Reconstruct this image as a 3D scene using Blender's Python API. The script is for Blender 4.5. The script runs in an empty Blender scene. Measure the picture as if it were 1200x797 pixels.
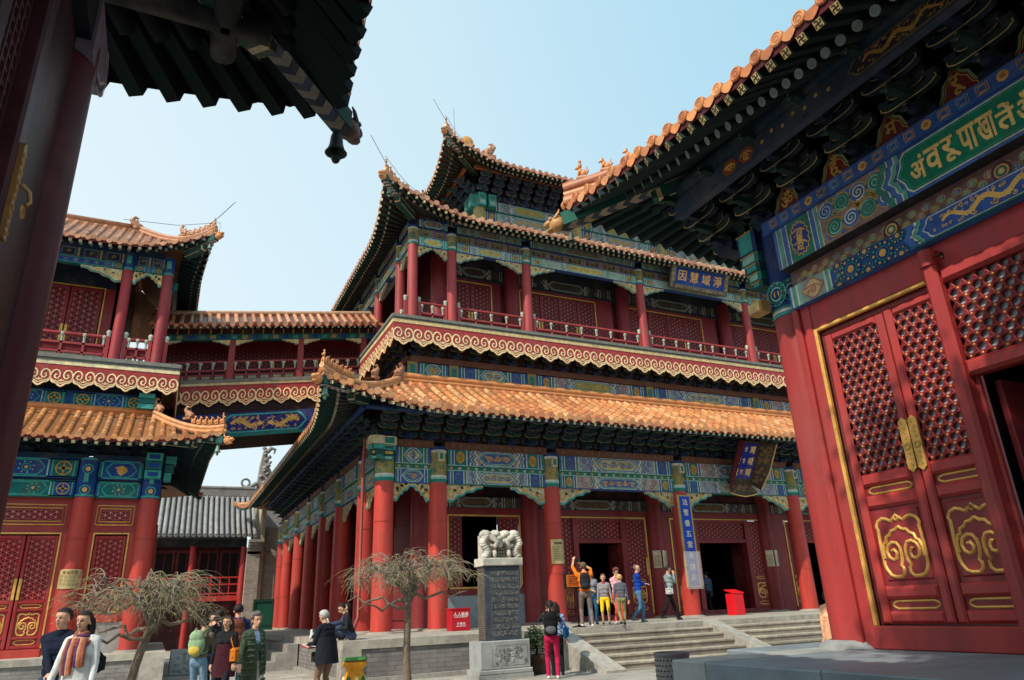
import bpy, bmesh, math, random
import numpy as np
from mathutils import Matrix, Vector
random.seed(7)
PI = math.pi
scene = bpy.context.scene
COL = scene.collection
OFF = {}

def S(r, g, b):
    """sRGB 0-255 -> linear rgb"""
    def f(c):
        c /= 255.0
        return c / 12.92 if c <= 0.04045 else ((c + 0.055) / 1.055) ** 2.4
    return (f(r), f(g), f(b))

def mulc(c, k):
    return tuple(min(1, x * k) for x in c)

# ------------------------------------------------------------ materials
MATS = {}
def mat(name, rough=0.6, metal=0.0, var=0.2, scale=5.0, bump=0.0, bscale=30.0, spec=0.4, grime=0.0, streak=False, brick=None, tint=None):
    if name in MATS:
        return MATS[name]
    m = bpy.data.materials.new(name)
    m.use_nodes = True
    nt = m.node_tree
    N, L = nt.nodes, nt.links
    b = N['Principled BSDF']
    at = N.new('ShaderNodeAttribute'); at.attribute_name = 'Col'
    geo = N.new('ShaderNodeTexCoord')
    no = N.new('ShaderNodeTexNoise'); no.inputs['Scale'].default_value = scale; no.inputs['Detail'].default_value = 6; no.inputs['Roughness'].default_value = 0.65
    if streak:
        mp = N.new('ShaderNodeMapping'); mp.inputs['Scale'].default_value = (1.0, 1.0, 0.12)
        L.new(geo.outputs['Object'], mp.inputs['Vector']); L.new(mp.outputs['Vector'], no.inputs['Vector'])
    else:
        L.new(geo.outputs['Object'], no.inputs['Vector'])
    rmp = N.new('ShaderNodeMapRange')
    rmp.inputs['From Min'].default_value = 0.3; rmp.inputs['From Max'].default_value = 0.7
    rmp.inputs['To Min'].default_value = 1 - var; rmp.inputs['To Max'].default_value = 1 + var * 0.6
    L.new(no.outputs['Fac'], rmp.inputs['Value'])
    mx = N.new('ShaderNodeVectorMath'); mx.operation = 'SCALE'
    oi = N.new('ShaderNodeObjectInfo'); rv = N.new('ShaderNodeMapRange'); rv.inputs['To Min'].default_value = 0.9; rv.inputs['To Max'].default_value = 1.08
    L.new(oi.outputs['Random'], rv.inputs['Value']); ml = N.new('ShaderNodeMath'); ml.operation = 'MULTIPLY'
    L.new(rmp.outputs['Result'], ml.inputs[0]); L.new(rv.outputs['Result'], ml.inputs[1])
    L.new(at.outputs['Color'], mx.inputs[0]); L.new(ml.outputs[0], mx.inputs['Scale'])
    out = mx.outputs['Vector']
    if brick:
        sep = N.new('ShaderNodeSeparateXYZ'); L.new(geo.outputs['Object'], sep.inputs['Vector'])
        ad = N.new('ShaderNodeMath'); ad.operation = 'ADD'; L.new(sep.outputs['X'], ad.inputs[0]); L.new(sep.outputs['Y'], ad.inputs[1])
        cm = N.new('ShaderNodeCombineXYZ'); L.new(ad.outputs[0], cm.inputs['X'])
        L.new(sep.outputs['Y' if brick[3] else 'Z'], cm.inputs['Y'])
        if brick[3]:
            L.new(sep.outputs['X'], cm.inputs['X'])
        bt = N.new('ShaderNodeTexBrick'); bt.inputs['Scale'].default_value = 1.0
        bt.inputs['Brick Width'].default_value = brick[0]; bt.inputs['Row Height'].default_value = brick[1]; bt.inputs['Mortar Size'].default_value = brick[2]
        bt.inputs['Color1'].default_value = (1, 1, 1, 1); bt.inputs['Color2'].default_value = (0.72, 0.72, 0.74, 1); bt.inputs['Mortar'].default_value = (0.5, 0.5, 0.5, 1)
        L.new(cm.outputs['Vector'], bt.inputs['Vector'])
        mm = N.new('ShaderNodeVectorMath'); mm.operation = 'MULTIPLY'
        L.new(out, mm.inputs[0]); L.new(bt.outputs['Color'], mm.inputs[1]); out = mm.outputs['Vector']
    if grime > 0:
        n2 = N.new('ShaderNodeTexNoise'); n2.inputs['Scale'].default_value = scale * 0.23; n2.inputs['Detail'].default_value = 8; n2.inputs['Roughness'].default_value = 0.7
        L.new(geo.outputs['Object'], n2.inputs['Vector'])
        r2 = N.new('ShaderNodeMapRange'); r2.inputs['From Min'].default_value = 0.48; r2.inputs['From Max'].default_value = 0.72; r2.inputs['To Min'].default_value = 0; r2.inputs['To Max'].default_value = grime
        L.new(n2.outputs['Fac'], r2.inputs['Value'])
        mg = N.new('ShaderNodeMix'); mg.data_type = 'RGBA'
        L.new(r2.outputs['Result'], mg.inputs['Factor']); L.new(out, mg.inputs['A'])
        mg.inputs['B'].default_value = (*(tint or (0.08, 0.075, 0.07)), 1)
        out = mg.outputs['Result']
    L.new(out, b.inputs['Base Color'])
    b.inputs['Roughness'].default_value = rough; b.inputs['Metallic'].default_value = metal
    b.inputs['Specular IOR Level'].default_value = spec
    if rough < 0.75:
        rr = N.new('ShaderNodeMapRange'); rr.inputs['To Min'].default_value = max(0.05, rough - 0.1); rr.inputs['To Max'].default_value = min(1, rough + 0.22)
        L.new(no.outputs['Fac'], rr.inputs['Value']); L.new(rr.outputs['Result'], b.inputs['Roughness'])
    if bump > 0:
        nb = N.new('ShaderNodeTexNoise'); nb.inputs['Scale'].default_value = bscale; nb.inputs['Detail'].default_value = 5
        L.new(geo.outputs['Object'], nb.inputs['Vector'])
        bp = N.new('ShaderNodeBump'); bp.inputs['Strength'].default_value = bump; bp.inputs['Distance'].default_value = 0.02
        L.new(nb.outputs['Fac'], bp.inputs['Height']); L.new(bp.outputs['Normal'], b.inputs['Normal'])
    MATS[name] = m
    return m

LACQ = mat('red_lacquer', 0.44, 0, 0.32, 3.0, 0.1, 7, 0.35, grime=0.5, streak=True, tint=(0.30, 0.085, 0.075))
PAINT = mat('painted_wood', 0.66, 0, 0.34, 7, 0.08, 40, 0.25, grime=0.42, tint=(0.16, 0.14, 0.12))
WOOD = mat('dark_timber', 0.75, 0, 0.3, 5, 0.05, 30, 0.2)
GOLD = mat('gold_leaf', 0.42, 0.4, 0.3, 9, 0.1, 60, 0.4, grime=0.3, tint=(0.25, 0.13, 0.05))
TILE = mat('glazed_tile', 0.4, 0, 0.32, 6, 0.08, 35, 0.45, grime=0.5, tint=(0.22, 0.13, 0.09))
GTILE = mat('grey_roof_tile', 0.85, 0, 0.3, 3, 0.1, 30, 0.2, grime=0.3)
STONE = mat('pale_stone', 0.88, 0, 0.3, 5, 0.35, 22, 0.2, grime=0.62, tint=(0.14, 0.125, 0.11))
MARBLE = mat('blue_grey_marble', 0.5, 0, 0.3, 2.2, 0.05, 18, 0.35, grime=0.3, tint=(0.3, 0.33, 0.35))
BRICK = mat('grey_brick', 0.9, 0, 0.28, 3, 0.15, 30, 0.15, grime=0.35, brick=(0.42, 0.105, 0.008, False), tint=(0.24, 0.23, 0.22))
PAVE = mat('stone_paving', 0.85, 0, 0.2, 1.3, 0.1, 18, 0.2, grime=0.25, brick=(0.9, 0.45, 0.012, True), tint=(0.16, 0.155, 0.15))
BRONZE = mat('patinated_bronze', 0.55, 0.4, 0.3, 12, 0.1, 40)
CLOTH = mat('cloth', 0.92, 0, 0.3, 9, 0.7, 11, 0.15)
SKIN = mat('skin', 0.55, 0, 0.06, 10, 0, 10, 0.3)
HAIR = mat('hair', 0.6, 0, 0.3, 60, 0.3, 90, 0.3)
BARK = mat('bark', 0.95, 0, 0.35, 9, 0.5, 40, 0.1)
LEAF = mat('leaf', 0.7, 0, 0.35, 5, 0, 10, 0.25)
BLACK = mat('unlit_interior', 0.95, 0, 0.1, 3, 0, 10, 0.0)
METAL = mat('metal', 0.4, 0.8, 0.15, 20)
PLASTIC = mat('coated_metal', 0.45, 0, 0.08, 8, 0, 10, 0.4)
DTIMB = mat('eave_underside', 0.8, 0, 0.25, 4, 0.05, 30, 0.15)

# ------------------------------------------------------------ colours (real surface colours)
C = dict(
    red=S(188, 64, 54), red2=S(132, 42, 46), redf=S(164, 62, 64), dred=S(90, 26, 30),
    gold=S(226, 176, 92), goldp=S(205, 160, 80), cream=S(222, 200, 150), pale=S(206, 190, 152), white=S(214, 212, 200),
    blue=S(54, 92, 158), dblue=S(32, 58, 112), green=S(40, 124, 112), dgreen=S(24, 78, 72), teal=S(62, 158, 150), lteal=S(150, 196, 182),
    pink=S(172, 140, 138), brown=S(110, 72, 56), dark=S(30, 28, 30), tile=S(216, 146, 88), tile2=S(188, 116, 76), tiled=S(140, 82, 52),
    stone=S(168, 162, 150), stone2=S(140, 136, 128), gstone=S(118, 116, 112), marble=S(150, 160, 164),
    black=(0.004, 0.004, 0.005))

# ------------------------------------------------------------ mesh builder
class MB:
    def __init__(s):
        s.v = []; s.f = []; s.m = []; s.c = []; s.s = []; s.mats = []
    def mi(s, m):
        if m not in s.mats: s.mats.append(m)
        return s.mats.index(m)
    def add(s, vs, fs, m, col, smooth=False, M=None):
        o = len(s.v)
        if M is not None:
            vs = [M @ Vector(p) for p in vs]
        s.v.extend([tuple(p) for p in vs])
        k = s.mi(m)
        for f in fs:
            s.f.append(tuple(i + o for i in f)); s.m.append(k); s.c.append(col); s.s.append(smooth)
    def box(s, lo, hi, m, col, M=None):
        x0, y0, z0 = lo; x1, y1, z1 = hi
        vs = [(x0, y0, z0), (x1, y0, z0), (x1, y1, z0), (x0, y1, z0), (x0, y0, z1), (x1, y0, z1), (x1, y1, z1), (x0, y1, z1)]
        s.add(vs, [(3, 2, 1, 0), (4, 5, 6, 7), (0, 1, 5, 4), (1, 2, 6, 5), (2, 3, 7, 6), (3, 0, 4, 7)], m, col, False, M)
    def bbox(s, lo, hi, b, m, col, M=None):
        """box with chamfered front (local z+) edges"""
        x0, y0, z0 = lo; x1, y1, z1 = hi
        zb = z1 - b
        vs = [(x0, y0, z0), (x1, y0, z0), (x1, y1, z0), (x0, y1, z0), (x0, y0, zb), (x1, y0, zb), (x1, y1, zb), (x0, y1, zb),
              (x0 + b, y0 + b, z1), (x1 - b, y0 + b, z1), (x1 - b, y1 - b, z1), (x0 + b, y1 - b, z1)]
        s.add(vs, [(0, 1, 5, 4), (1, 2, 6, 5), (2, 3, 7, 6), (3, 0, 4, 7), (4, 5, 9, 8), (5, 6, 10, 9), (6, 7, 11, 10), (7, 4, 8, 11), (8, 9, 10, 11), (3, 2, 1, 0)], m, col, False, M)
    def hexa(s, p, m, col, ecol=None, em=None):
        """8 points: near quad 0-3, far quad 4-7; near quad may have its own colour"""
        s.add(p, [(4, 5, 6, 7), (0, 1, 5, 4), (1, 2, 6, 5), (2, 3, 7, 6), (3, 0, 4, 7)], m, col)
        s.add(p[:4], [(3, 2, 1, 0)], em or m, ecol or col)
    def prism(s, pts, w0, w1, m, col, M=None, fcol=None, fm=None):
        """2D polygon (u,v) extruded in w"""
        n = len(pts)
        vs = [(u, v, w0) for u, v in pts] + [(u, v, w1) for u, v in pts]
        s.add(vs, [tuple((i, (i + 1) % n, n + (i + 1) % n, n + i)) for i in range(n)], m, col, False, M)
        s.add([(u, v, w1) for u, v in pts], [tuple(range(n))], fm or m, fcol or col, False, M)
        s.add([(u, v, w0) for u, v in pts], [tuple(reversed(range(n)))], m, col, False, M)
    def poly(s, pts, w, m, col, M=None):
        s.add([(u, v, w) for u, v in pts], [tuple(range(len(pts)))], m, col, False, M)
    def rect(s, u0, u1, v0, v1, w, m, col, M=None):
        s.poly([(u0, v0), (u1, v0), (u1, v1), (u0, v1)], w, m, col, M)
    def ribbon(s, pts, wd, w, m, col, M=None, closed=False, h=0.0):
        """flat (or raised when h>0) stroke along a 2D polyline"""
        n = len(pts)
        if n < 2: return
        L_, R_ = [], []
        for i in range(n):
            if closed: a, b = pts[i - 1], pts[(i + 1) % n]
            else: a, b = pts[max(0, i - 1)], pts[min(n - 1, i + 1)]
            dx, dy = b[0] - a[0], b[1] - a[1]
            l = math.hypot(dx, dy) or 1e-9
            k = wd[i] if isinstance(wd, (list, tuple)) else wd
            nx, ny = -dy / l * k / 2, dx / l * k / 2
            L_.append((pts[i][0] + nx, pts[i][1] + ny)); R_.append((pts[i][0] - nx, pts[i][1] - ny))
        rng = range(n if closed else n - 1)
        if h <= 0:
            vs = [(u, v, w) for u, v in L_] + [(u, v, w) for u, v in R_]
            s.add(vs, [(n + i, n + (i + 1) % n, (i + 1) % n, i) for i in rng], m, col, False, M)
        else:
            vs = [(u, v, w) for u, v in L_] + [(u, v, w + h) for u, v in pts] + [(u, v, w) for u, v in R_]
            fs = []
            for i in rng:
                j = (i + 1) % n
                fs += [(n + i, n + j, j, i), (2 * n + i, 2 * n + j, n + j, n + i)]
            s.add(vs, fs, m, col, True, M)
    def disc(s, u, v, r, w, m, col, M=None, n=14, ry=None, h=0.0):
        pts = [(u + r * math.cos(2 * PI * i / n), v + (ry or r) * math.sin(2 * PI * i / n)) for i in range(n)]
        if h <= 0:
            s.poly(pts, w, m, col, M)
        else:
            vs = [(a, b, w) for a, b in pts] + [(u, v, w + h)]
            s.add(vs, [(i, (i + 1) % n, n) for i in range(n)], m, col, True, M)
    def ring(s, u, v, r, wd, w, m, col, M=None, n=18, ry=None, h=0):
        s.ribbon([(u + r * math.cos(2 * PI * i / n), v + (ry or r) * math.sin(2 * PI * i / n)) for i in range(n)], wd, w, m, col, M, True, h)
    def cyl(s, p0, p1, r0, r1, m, col, n=16, cap=True, smooth=True):
        s.tube([p0, p1], [r0, r1], m, col, n, cap, smooth)
    def tube(s, pts, rad, m, col, n=8, cap=True, smooth=True):
        pts = [Vector(p) for p in pts]
        k = len(pts)
        if not isinstance(rad, (list, tuple)): rad = [rad] * k
        t = (pts[1] - pts[0]).normalized()
        up = Vector((0, 0, 1)) if abs(t.z) < 0.9 else Vector((0, 1, 0))
        a = t.cross(up).normalized(); vs = []
        for i in range(k):
            t = (pts[min(k - 1, i + 1)] - pts[max(0, i - 1)])
            if t.length < 1e-9: t = Vector((0, 0, 1))
            t.normalize()
            a = (a - t * a.dot(t))
            if a.length < 1e-6: a = t.orthogonal()
            a.normalize(); b = t.cross(a)
            for j in range(n):
                th = 2 * PI * j / n
                vs.append(pts[i] + (a * math.cos(th) + b * math.sin(th)) * rad[i])
        fs = [(i * n + j, i * n + (j + 1) % n, (i + 1) * n + (j + 1) % n, (i + 1) * n + j) for i in range(k - 1) for j in range(n)]
        s.add(vs, fs, m, col, smooth)
        if cap:
            s.add(vs[:n], [tuple(reversed(range(n)))], m, col)
            s.add(vs[-n:], [tuple(range(n))], m, col)
    def lathe(s, prof, m, col, n=16, M=None, smooth=True, squash=1.0):
        vs = []
        for r, z in prof:
            for j in range(n):
                th = 2 * PI * j / n
                vs.append((r * math.cos(th), r * math.sin(th) * squash, z))
        k = len(prof)
        fs = [(i * n + j, i * n + (j + 1) % n, (i + 1) * n + (j + 1) % n, (i + 1) * n + j) for i in range(k - 1) for j in range(n)]
        s.add(vs, fs, m, col, smooth, M)
    def blob(s, c, r, m, col, n=8, M=None, jit=0.0):
        rx, ry, rz = r if isinstance(r, (tuple, list)) else (r, r, r)
        vs = []; h = max(4, n // 2 + 1)
        for i in range(h + 1):
            ph = PI * i / h
            for j in range(n):
                th = 2 * PI * j / n; k = 1 + random.uniform(-jit, jit)
                vs.append((c[0] + rx * math.sin(ph) * math.cos(th) * k, c[1] + ry * math.sin(ph) * math.sin(th) * k, c[2] + rz * math.cos(ph)))
        fs = [(i * n + j, i * n + (j + 1) % n, (i + 1) * n + (j + 1) % n, (i + 1) * n + j) for i in range(h) for j in range(n)]
        s.add(vs, fs, m, col, True, M)
    def text(s, body, size, w, m, col, M, ang=0.0, u=0, v=0, sx=1.0, bold=0.0):
        vs, fs = glyphs(body)
        ca, sa = math.cos(ang), math.sin(ang)
        def put(du, dv, dw):
            s.add([(u + du + (x * ca * sx - y * sa) * size, v + dv + (x * sx * sa + y * ca) * size, w + dw) for x, y in vs], fs, m, col, False, M)
        put(0, 0, 0)
        if bold > 0:
            put(bold, 0, 0.0006); put(0, bold, 0.0012); put(bold, bold, 0.0018)
    def mesh(s, name, off=(0, 0, 0)):
        me = bpy.data.meshes.new(name)
        v = np.array(s.v, dtype=np.float64).reshape(-1, 3) - np.array(off)
        me.from_pydata(v.tolist(), [], s.f)
        for m in s.mats: me.materials.append(m)
        me.polygons.foreach_set('material_index', s.m)
        me.polygons.foreach_set('use_smooth', s.s)
        a = me.attributes.new('Col', 'FLOAT_COLOR', 'FACE')
        a.data.foreach_set('color', np.array([(c[0], c[1], c[2], 1.0) for c in s.c], dtype=np.float32).ravel())
        me.update()
        return me
    def build(s, name, parent=None, label=None, kind=None):
        off = OFF.get(parent.name, (0, 0, 0)) if parent else (0, 0, 0)
        o = bpy.data.objects.new(name, s.mesh(name, off)); COL.objects.link(o)
        if parent: o.parent = parent
        OFF[o.name] = off
        if label: o['label'] = label
        if kind: o['kind'] = kind
        return o

GLY = {}
def glyphs(body):
    """outline of writing, centred on the origin, unit em"""
    if body in GLY: return GLY[body]
    c = bpy.data.curves.new('glyph', 'FONT'); c.body = body; c.align_x = 'CENTER'; c.align_y = 'CENTER'; c.resolution_u = 2; c.size = 1.0
    o = bpy.data.objects.new('glyph', c); COL.objects.link(o)
    dg = bpy.context.evaluated_depsgraph_get()
    me = bpy.data.meshes.new_from_object(o.evaluated_get(dg))
    vs = [(v.co.x, v.co.y) for v in me.vertices]; fs = [tuple(p.vertices) for p in me.polygons]
    bpy.data.objects.remove(o); bpy.data.meshes.remove(me); bpy.data.curves.remove(c)
    if vs:
        x0 = min(p[0] for p in vs); x1 = max(p[0] for p in vs); y0 = min(p[1] for p in vs); y1 = max(p[1] for p in vs)
        vs = [(x - (x0 + x1) / 2, y - (y0 + y1) / 2) for x, y in vs]
    GLY[body] = (vs, fs)
    return GLY[body]

def frame(o, u, v=(0, 0, 1)):
    u = Vector(u).normalized(); v = Vector(v).normalized(); w = u.cross(v)
    return Matrix(((u.x, v.x, w.x, o[0]), (u.y, v.y, w.y, o[1]), (u.z, v.z, w.z, o[2]), (0, 0, 0, 1)))
def south(y): return frame((0, y, 0), (1, 0, 0))          # u = X, v = Z, w = -Y
def west(x): return frame((x, 0, 0), (0, -1, 0))          # u = -Y, v = Z, w = -X
def east(x): return frame((x, 0, 0), (0, 1, 0))           # u = Y, v = Z, w = +X

def thing(name, label, cat, loc=(0, 0, 0), group=None, kind=None):
    o = bpy.data.objects.new(name, None); COL.objects.link(o)
    o.location = loc; o.empty_display_size = 0.3
    OFF[o.name] = tuple(loc)
    tag(o, label, cat, group, kind)
    return o
def tag(o, label=None, cat=None, group=None, kind=None):
    if label: o['label'] = label
    if cat: o['category'] = cat
    if group: o['group'] = group
    if kind: o['kind'] = kind
    return o
def inst(name, me, parent, M):
    """one more individual that shares its mesh; M is a world matrix"""
    o = bpy.data.objects.new(name, me); COL.objects.link(o)
    off = OFF.get(parent.name, (0, 0, 0)) if parent else (0, 0, 0)
    if parent: o.parent = parent
    o.matrix_local = Matrix.Translation(-Vector(off)) @ M
    OFF[o.name] = tuple(off)
    return o

def arc(cx, cy, r, a0, a1, n=8, ry=None):
    return [(cx + r * math.cos(a0 + (a1 - a0) * i / n), cy + (ry or r) * math.sin(a0 + (a1 - a0) * i / n)) for i in range(n + 1)]
def spiral(cx, cy, r, a0, turns, n=18, r1=0.12, flip=1):
    out = []
    for i in range(n + 1):
        t = i / n
        rr = r * (1 - t) + r * r1 * t
        a = a0 + flip * turns * 2 * PI * t
        out.append((cx + rr * math.cos(a), cy + rr * math.sin(a)))
    return out
CAM = Vector((0, 0, 1.5))

class Rafters:
    """collects rafters of one building; the hundred largest in view become parts of their own"""
    def __init__(s): s.d = {}
    def put(s, name, pts, m, col, ecol=None, em=None, art=None):
        c = sum((Vector(p) for p in pts[:4]), Vector()) / 4
        s.d.setdefault(name, []).append(((c - CAM).length, pts, m, col, ecol, em, art))
    def finish(s, parent, rest=None, n=100):
        for name, lst in s.d.items():
            lst.sort(key=lambda q: q[0])
            mb = None
            for i, (d, pts, m, col, ecol, em, art) in enumerate(lst):
                if i >= n:
                    if mb is None: mb = MB()
                    b = mb
                else:
                    b = MB()
                if len(pts) == 8:
                    b.hexa(pts, m, col, ecol, em)
                else:   # round rafter: p0, p1, radius, outward direction
                    p0, p1, r = Vector(pts[0]), Vector(pts[1]), pts[4].x
                    b.tube([p0, p1], r, m, col, 10, False)
                    dr = (p0 - p1).normalized(); a = dr.orthogonal().normalized(); e = dr.cross(a)
                    b.add([p0 + (a * math.cos(t * PI / 5) + e * math.sin(t * PI / 5)) * r for t in range(10)], [tuple(range(10))], em or m, ecol or col)
                    if art:
                        b.add([p0 + dr * 0.003 + (a * math.cos(t * PI / 5) + e * math.sin(t * PI / 5)) * r * 0.6 for t in range(10)], [tuple(range(10))], PAINT, art)
                if len(pts) == 8 and art: art(b, pts)
                if i < n: b.build(name, parent)
            if mb is not None:
                mb.build(rest.get(name, name) if rest else name, parent, kind='stuff')

class Eave:
    def __init__(s, x0, x1, y0, y1, ze, D, H, L=3.5, F=0.45, U=0.7, conc=0.25, ex=2.2):
        s.ex = ex
        s.r = (x0, x1, y0, y1); s.ze, s.D, s.H, s.L, s.F, s.U, s.conc = ze, D, H, L, F, U, conc
    def side(s, k):
        x0, x1, y0, y1 = s.r
        cx, cy = (x0 + x1) / 2, (y0 + y1) / 2
        if k == 'S': return frame((cx, y0, 0), (1, 0, 0)), (x1 - x0) / 2
        if k == 'N': return frame((cx, y1, 0), (-1, 0, 0)), (x1 - x0) / 2
        if k == 'W': return frame((x0, cy, 0), (0, -1, 0)), (y1 - y0) / 2
        return frame((x1, cy, 0), (0, 1, 0)), (y1 - y0) / 2
    def pt(s, A, a, t, off=0.0, dw=0.0):
        d = A - abs(a)
        q = min(1.15, max(0.0, 1 - d / s.L))
        k = max(0, 1 - t) ** 2
        f = s.F * q * q * k
        pr = t * (1 - s.conc + s.conc * t)
        return (a + math.copysign(f, a), s.ze + s.H * pr + s.U * q ** s.ex * k + off, -s.D * t + f + dw)

def eave_tiles(mb, E, k, sp=0.34, r=0.085, seg=9, arange=None, colors=None, mt=None, rows=True, fancy=False, fade=None):
    M, A = E.side(k)
    mt = mt or TILE
    colors = colors or [C['tile'], C['tile'], C['tile2'], S(214, 146, 84), S(196, 116, 58)]
    pan = mulc(colors[0], 0.5)
    n = int(2 * A / sp); sp = 2 * A / n
    lo, hi = arange if arange else (-A, A)
    for i in range(n + 1):
        a = -A + i * sp
        if a < lo - sp or a > hi + sp: continue
        # pan surface between this row and the next
        if i < n:
            b = a + sp
            ta = min(1, (A - abs(a)) / E.D); tb = min(1, (A - abs(b)) / E.D)
            vs = []
            for j in range(seg + 1):
                vs += [E.pt(A, a, ta * j / seg), E.pt(A, b, tb * j / seg)]
            mb.add(vs, [(2 * j, 2 * j + 1, 2 * j + 3, 2 * j + 2) for j in range(seg)], mt, mulc(pan, random.uniform(0.75, 1.15)), False, M)
            if rows:
                u = a + sp / 2
                c = mulc(random.choice(colors), random.uniform(0.85, 1.1))
                P = lambda da, off: E.pt(A, max(-A, min(A, u + da)), 0, off, 0.03)
                h = sp * 0.34
                mb.add([P(-h, 0.02), P(-h * 0.85, -r * 0.7), P(-h * 0.4, -r * 1.25), P(0, -r * 1.5), P(h * 0.4, -r * 1.25), P(h * 0.85, -r * 0.7), P(h, 0.02)], [(0, 1, 2, 3, 4, 5, 6)], mt, c, False, M)
        if not rows: continue
        d = A - abs(a)
        tm = min(1, d / E.D)
        aa = max(-A + 0.02, min(A - 0.02, a))
        if tm * E.D < 0.02: tm = 0.02
        m = max(2, int(round(seg * tm)))
        base = random.choice(colors)
        for j in range(m):
            t0, t1 = tm * j / m, tm * (j + 1) / m
            c = mulc(base if random.random() < 0.55 else random.choice(colors), random.uniform(0.74, 1.16) * (0.6 if random.random() < 0.04 else 1))
            vs = []
            for t, rr in ((t0, r * 1.06), (t1, r * 0.94)):
                for q in range(6):
                    th = PI * q / 5
                    vs.append(E.pt(A, aa + rr * math.cos(th), t, rr * math.sin(th) * 1.05 + 0.01))
            mb.add(vs, [(q, q + 1, 7 + q, 6 + q) for q in range(5)], mt, c, True, M)
        # round end cap
        cu, cv, cw = E.pt(A, aa, 0, r * 0.35, 0.035)
        cc = mulc(base, random.uniform(0.8, 1.05))
        mb.disc(cu, cv, r * 1.08, cw, mt, cc, M, 12)
        mb.add([(cu + r * 1.08 * math.cos(q * PI / 6), cv + r * 1.08 * math.sin(q * PI / 6), cw - z) for z in (0, 0.07) for q in range(12)], [(q, (q + 1) % 12, 12 + (q + 1) % 12, 12 + q) for q in range(12)], mt, mulc(cc, 0.8), True, M)
        if fancy:
            mb.ring(cu, cv, r * 0.86, r * 0.22, cw + 0.004, mt, mulc(cc, 1.12), M, 14, h=0.008)
            mb.ring(cu, cv, r * 0.4, r * 0.16, cw + 0.004, mt, mulc(cc, 0.72), M, 8)
    # hip line closing edge is covered by the ridge

def hip_ridge(mb, E, k, end, wid=0.11, hgt=0.26, mt=None, cols=None, t1=1.0, base=0.05, tip=True):
    """ridge that runs down the hip at the +u (end=1) or -u (end=-1) end of side k"""
    M, A = E.side(k); mt = mt or TILE
    cols = cols or [C['tile2'], C['tile'], C['tile2']]
    n = 12
    P = []
    for i in range(n + 1):
        t = t1 * i / n
        a = end * (A - E.D * t)
        p = E.pt(A, a, t, base)
        P.append(Vector(p))
    for j, (o, rr) in enumerate(((0.0, wid * 1.15), (hgt * 0.45, wid * 0.8), (hgt * 0.9, wid))):
        mb.tube([M @ (p + Vector((0, o, 0))) for p in P], rr, mt, cols[j % len(cols)], 8)
    return [M @ (p + Vector((0, hgt, 0))) for p in P]

def eave_under(raf, mb, E, k, ts, sp=0.26, s=0.09, r=0.06, arange=None, fly_cols=None, rnd_cols=None, names=True, fascia=None, soff=None, flyart=None, th=0.12, single=False):
    """boarding, red fascia and two tiers of rafters below one side of the eave"""
    M, A = E.side(k)
    lo, hi = arange if arange else (-A, A)
    n = int(2 * A / sp); sp = 2 * A / n
    fcol, fend = fly_cols or (C['dgreen'], C['pale'])
    rcol, rend = rnd_cols or (C['dgreen'], C['pale'])
    L = E.L; inn = A - E.D * ts
    def ends(a):
        b = abs(a)
        if b <= A - L: ia = b
        else: ia = (A - L) + (b - (A - L)) / L * (inn - (A - L))
        return Vector(E.pt(A, a, 0, -th)), Vector(E.pt(A, math.copysign(ia, a), ts, -th))
    prev = None
    for i in range(n + 1):
        a = -A + i * sp
        if a < lo or a > hi: continue
        O, I = ends(a)
        if prev is not None:
            pO, pI = prev
            up = Vector((0, 0.03, 0))
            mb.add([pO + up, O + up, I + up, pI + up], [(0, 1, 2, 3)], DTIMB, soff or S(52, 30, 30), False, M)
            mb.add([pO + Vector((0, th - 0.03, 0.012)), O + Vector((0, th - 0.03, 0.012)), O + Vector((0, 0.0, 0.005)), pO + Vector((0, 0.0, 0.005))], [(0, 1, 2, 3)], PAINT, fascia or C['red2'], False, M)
        prev = (O, I)
        if i == 0 or i == n: continue
        dr = (I - O); ln = dr.length; dr.normalize()
        sd = Vector((0, 1, 0)).cross(dr).normalized(); upv = dr.cross(sd).normalized()
        if upv.y < 0: upv = -upv; sd = -sd
        h = s / 2
        f0 = O - dr * 0.015 - upv * (h + 0.004); f1 = O + dr * ln * 0.5 - upv * (h + 0.004)
        pts = [f0 - sd * h - upv * h, f0 + sd * h - upv * h, f0 + sd * h + upv * h, f0 - sd * h + upv * h]
        pts += [p + (f1 - f0) for p in pts]
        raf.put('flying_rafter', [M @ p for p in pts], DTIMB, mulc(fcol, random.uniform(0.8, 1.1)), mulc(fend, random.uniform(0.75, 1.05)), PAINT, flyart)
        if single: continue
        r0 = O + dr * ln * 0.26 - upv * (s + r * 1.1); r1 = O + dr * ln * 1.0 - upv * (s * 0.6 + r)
        raf.put('round_rafter', [M @ r0, M @ r1, M @ r0, M @ r1, Vector((r, 0, 0))], DTIMB, mulc(rcol, random.uniform(0.8, 1.1)), mulc(rend, random.uniform(0.8, 1.05)), PAINT, mulc(rend, 0.75))

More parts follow.
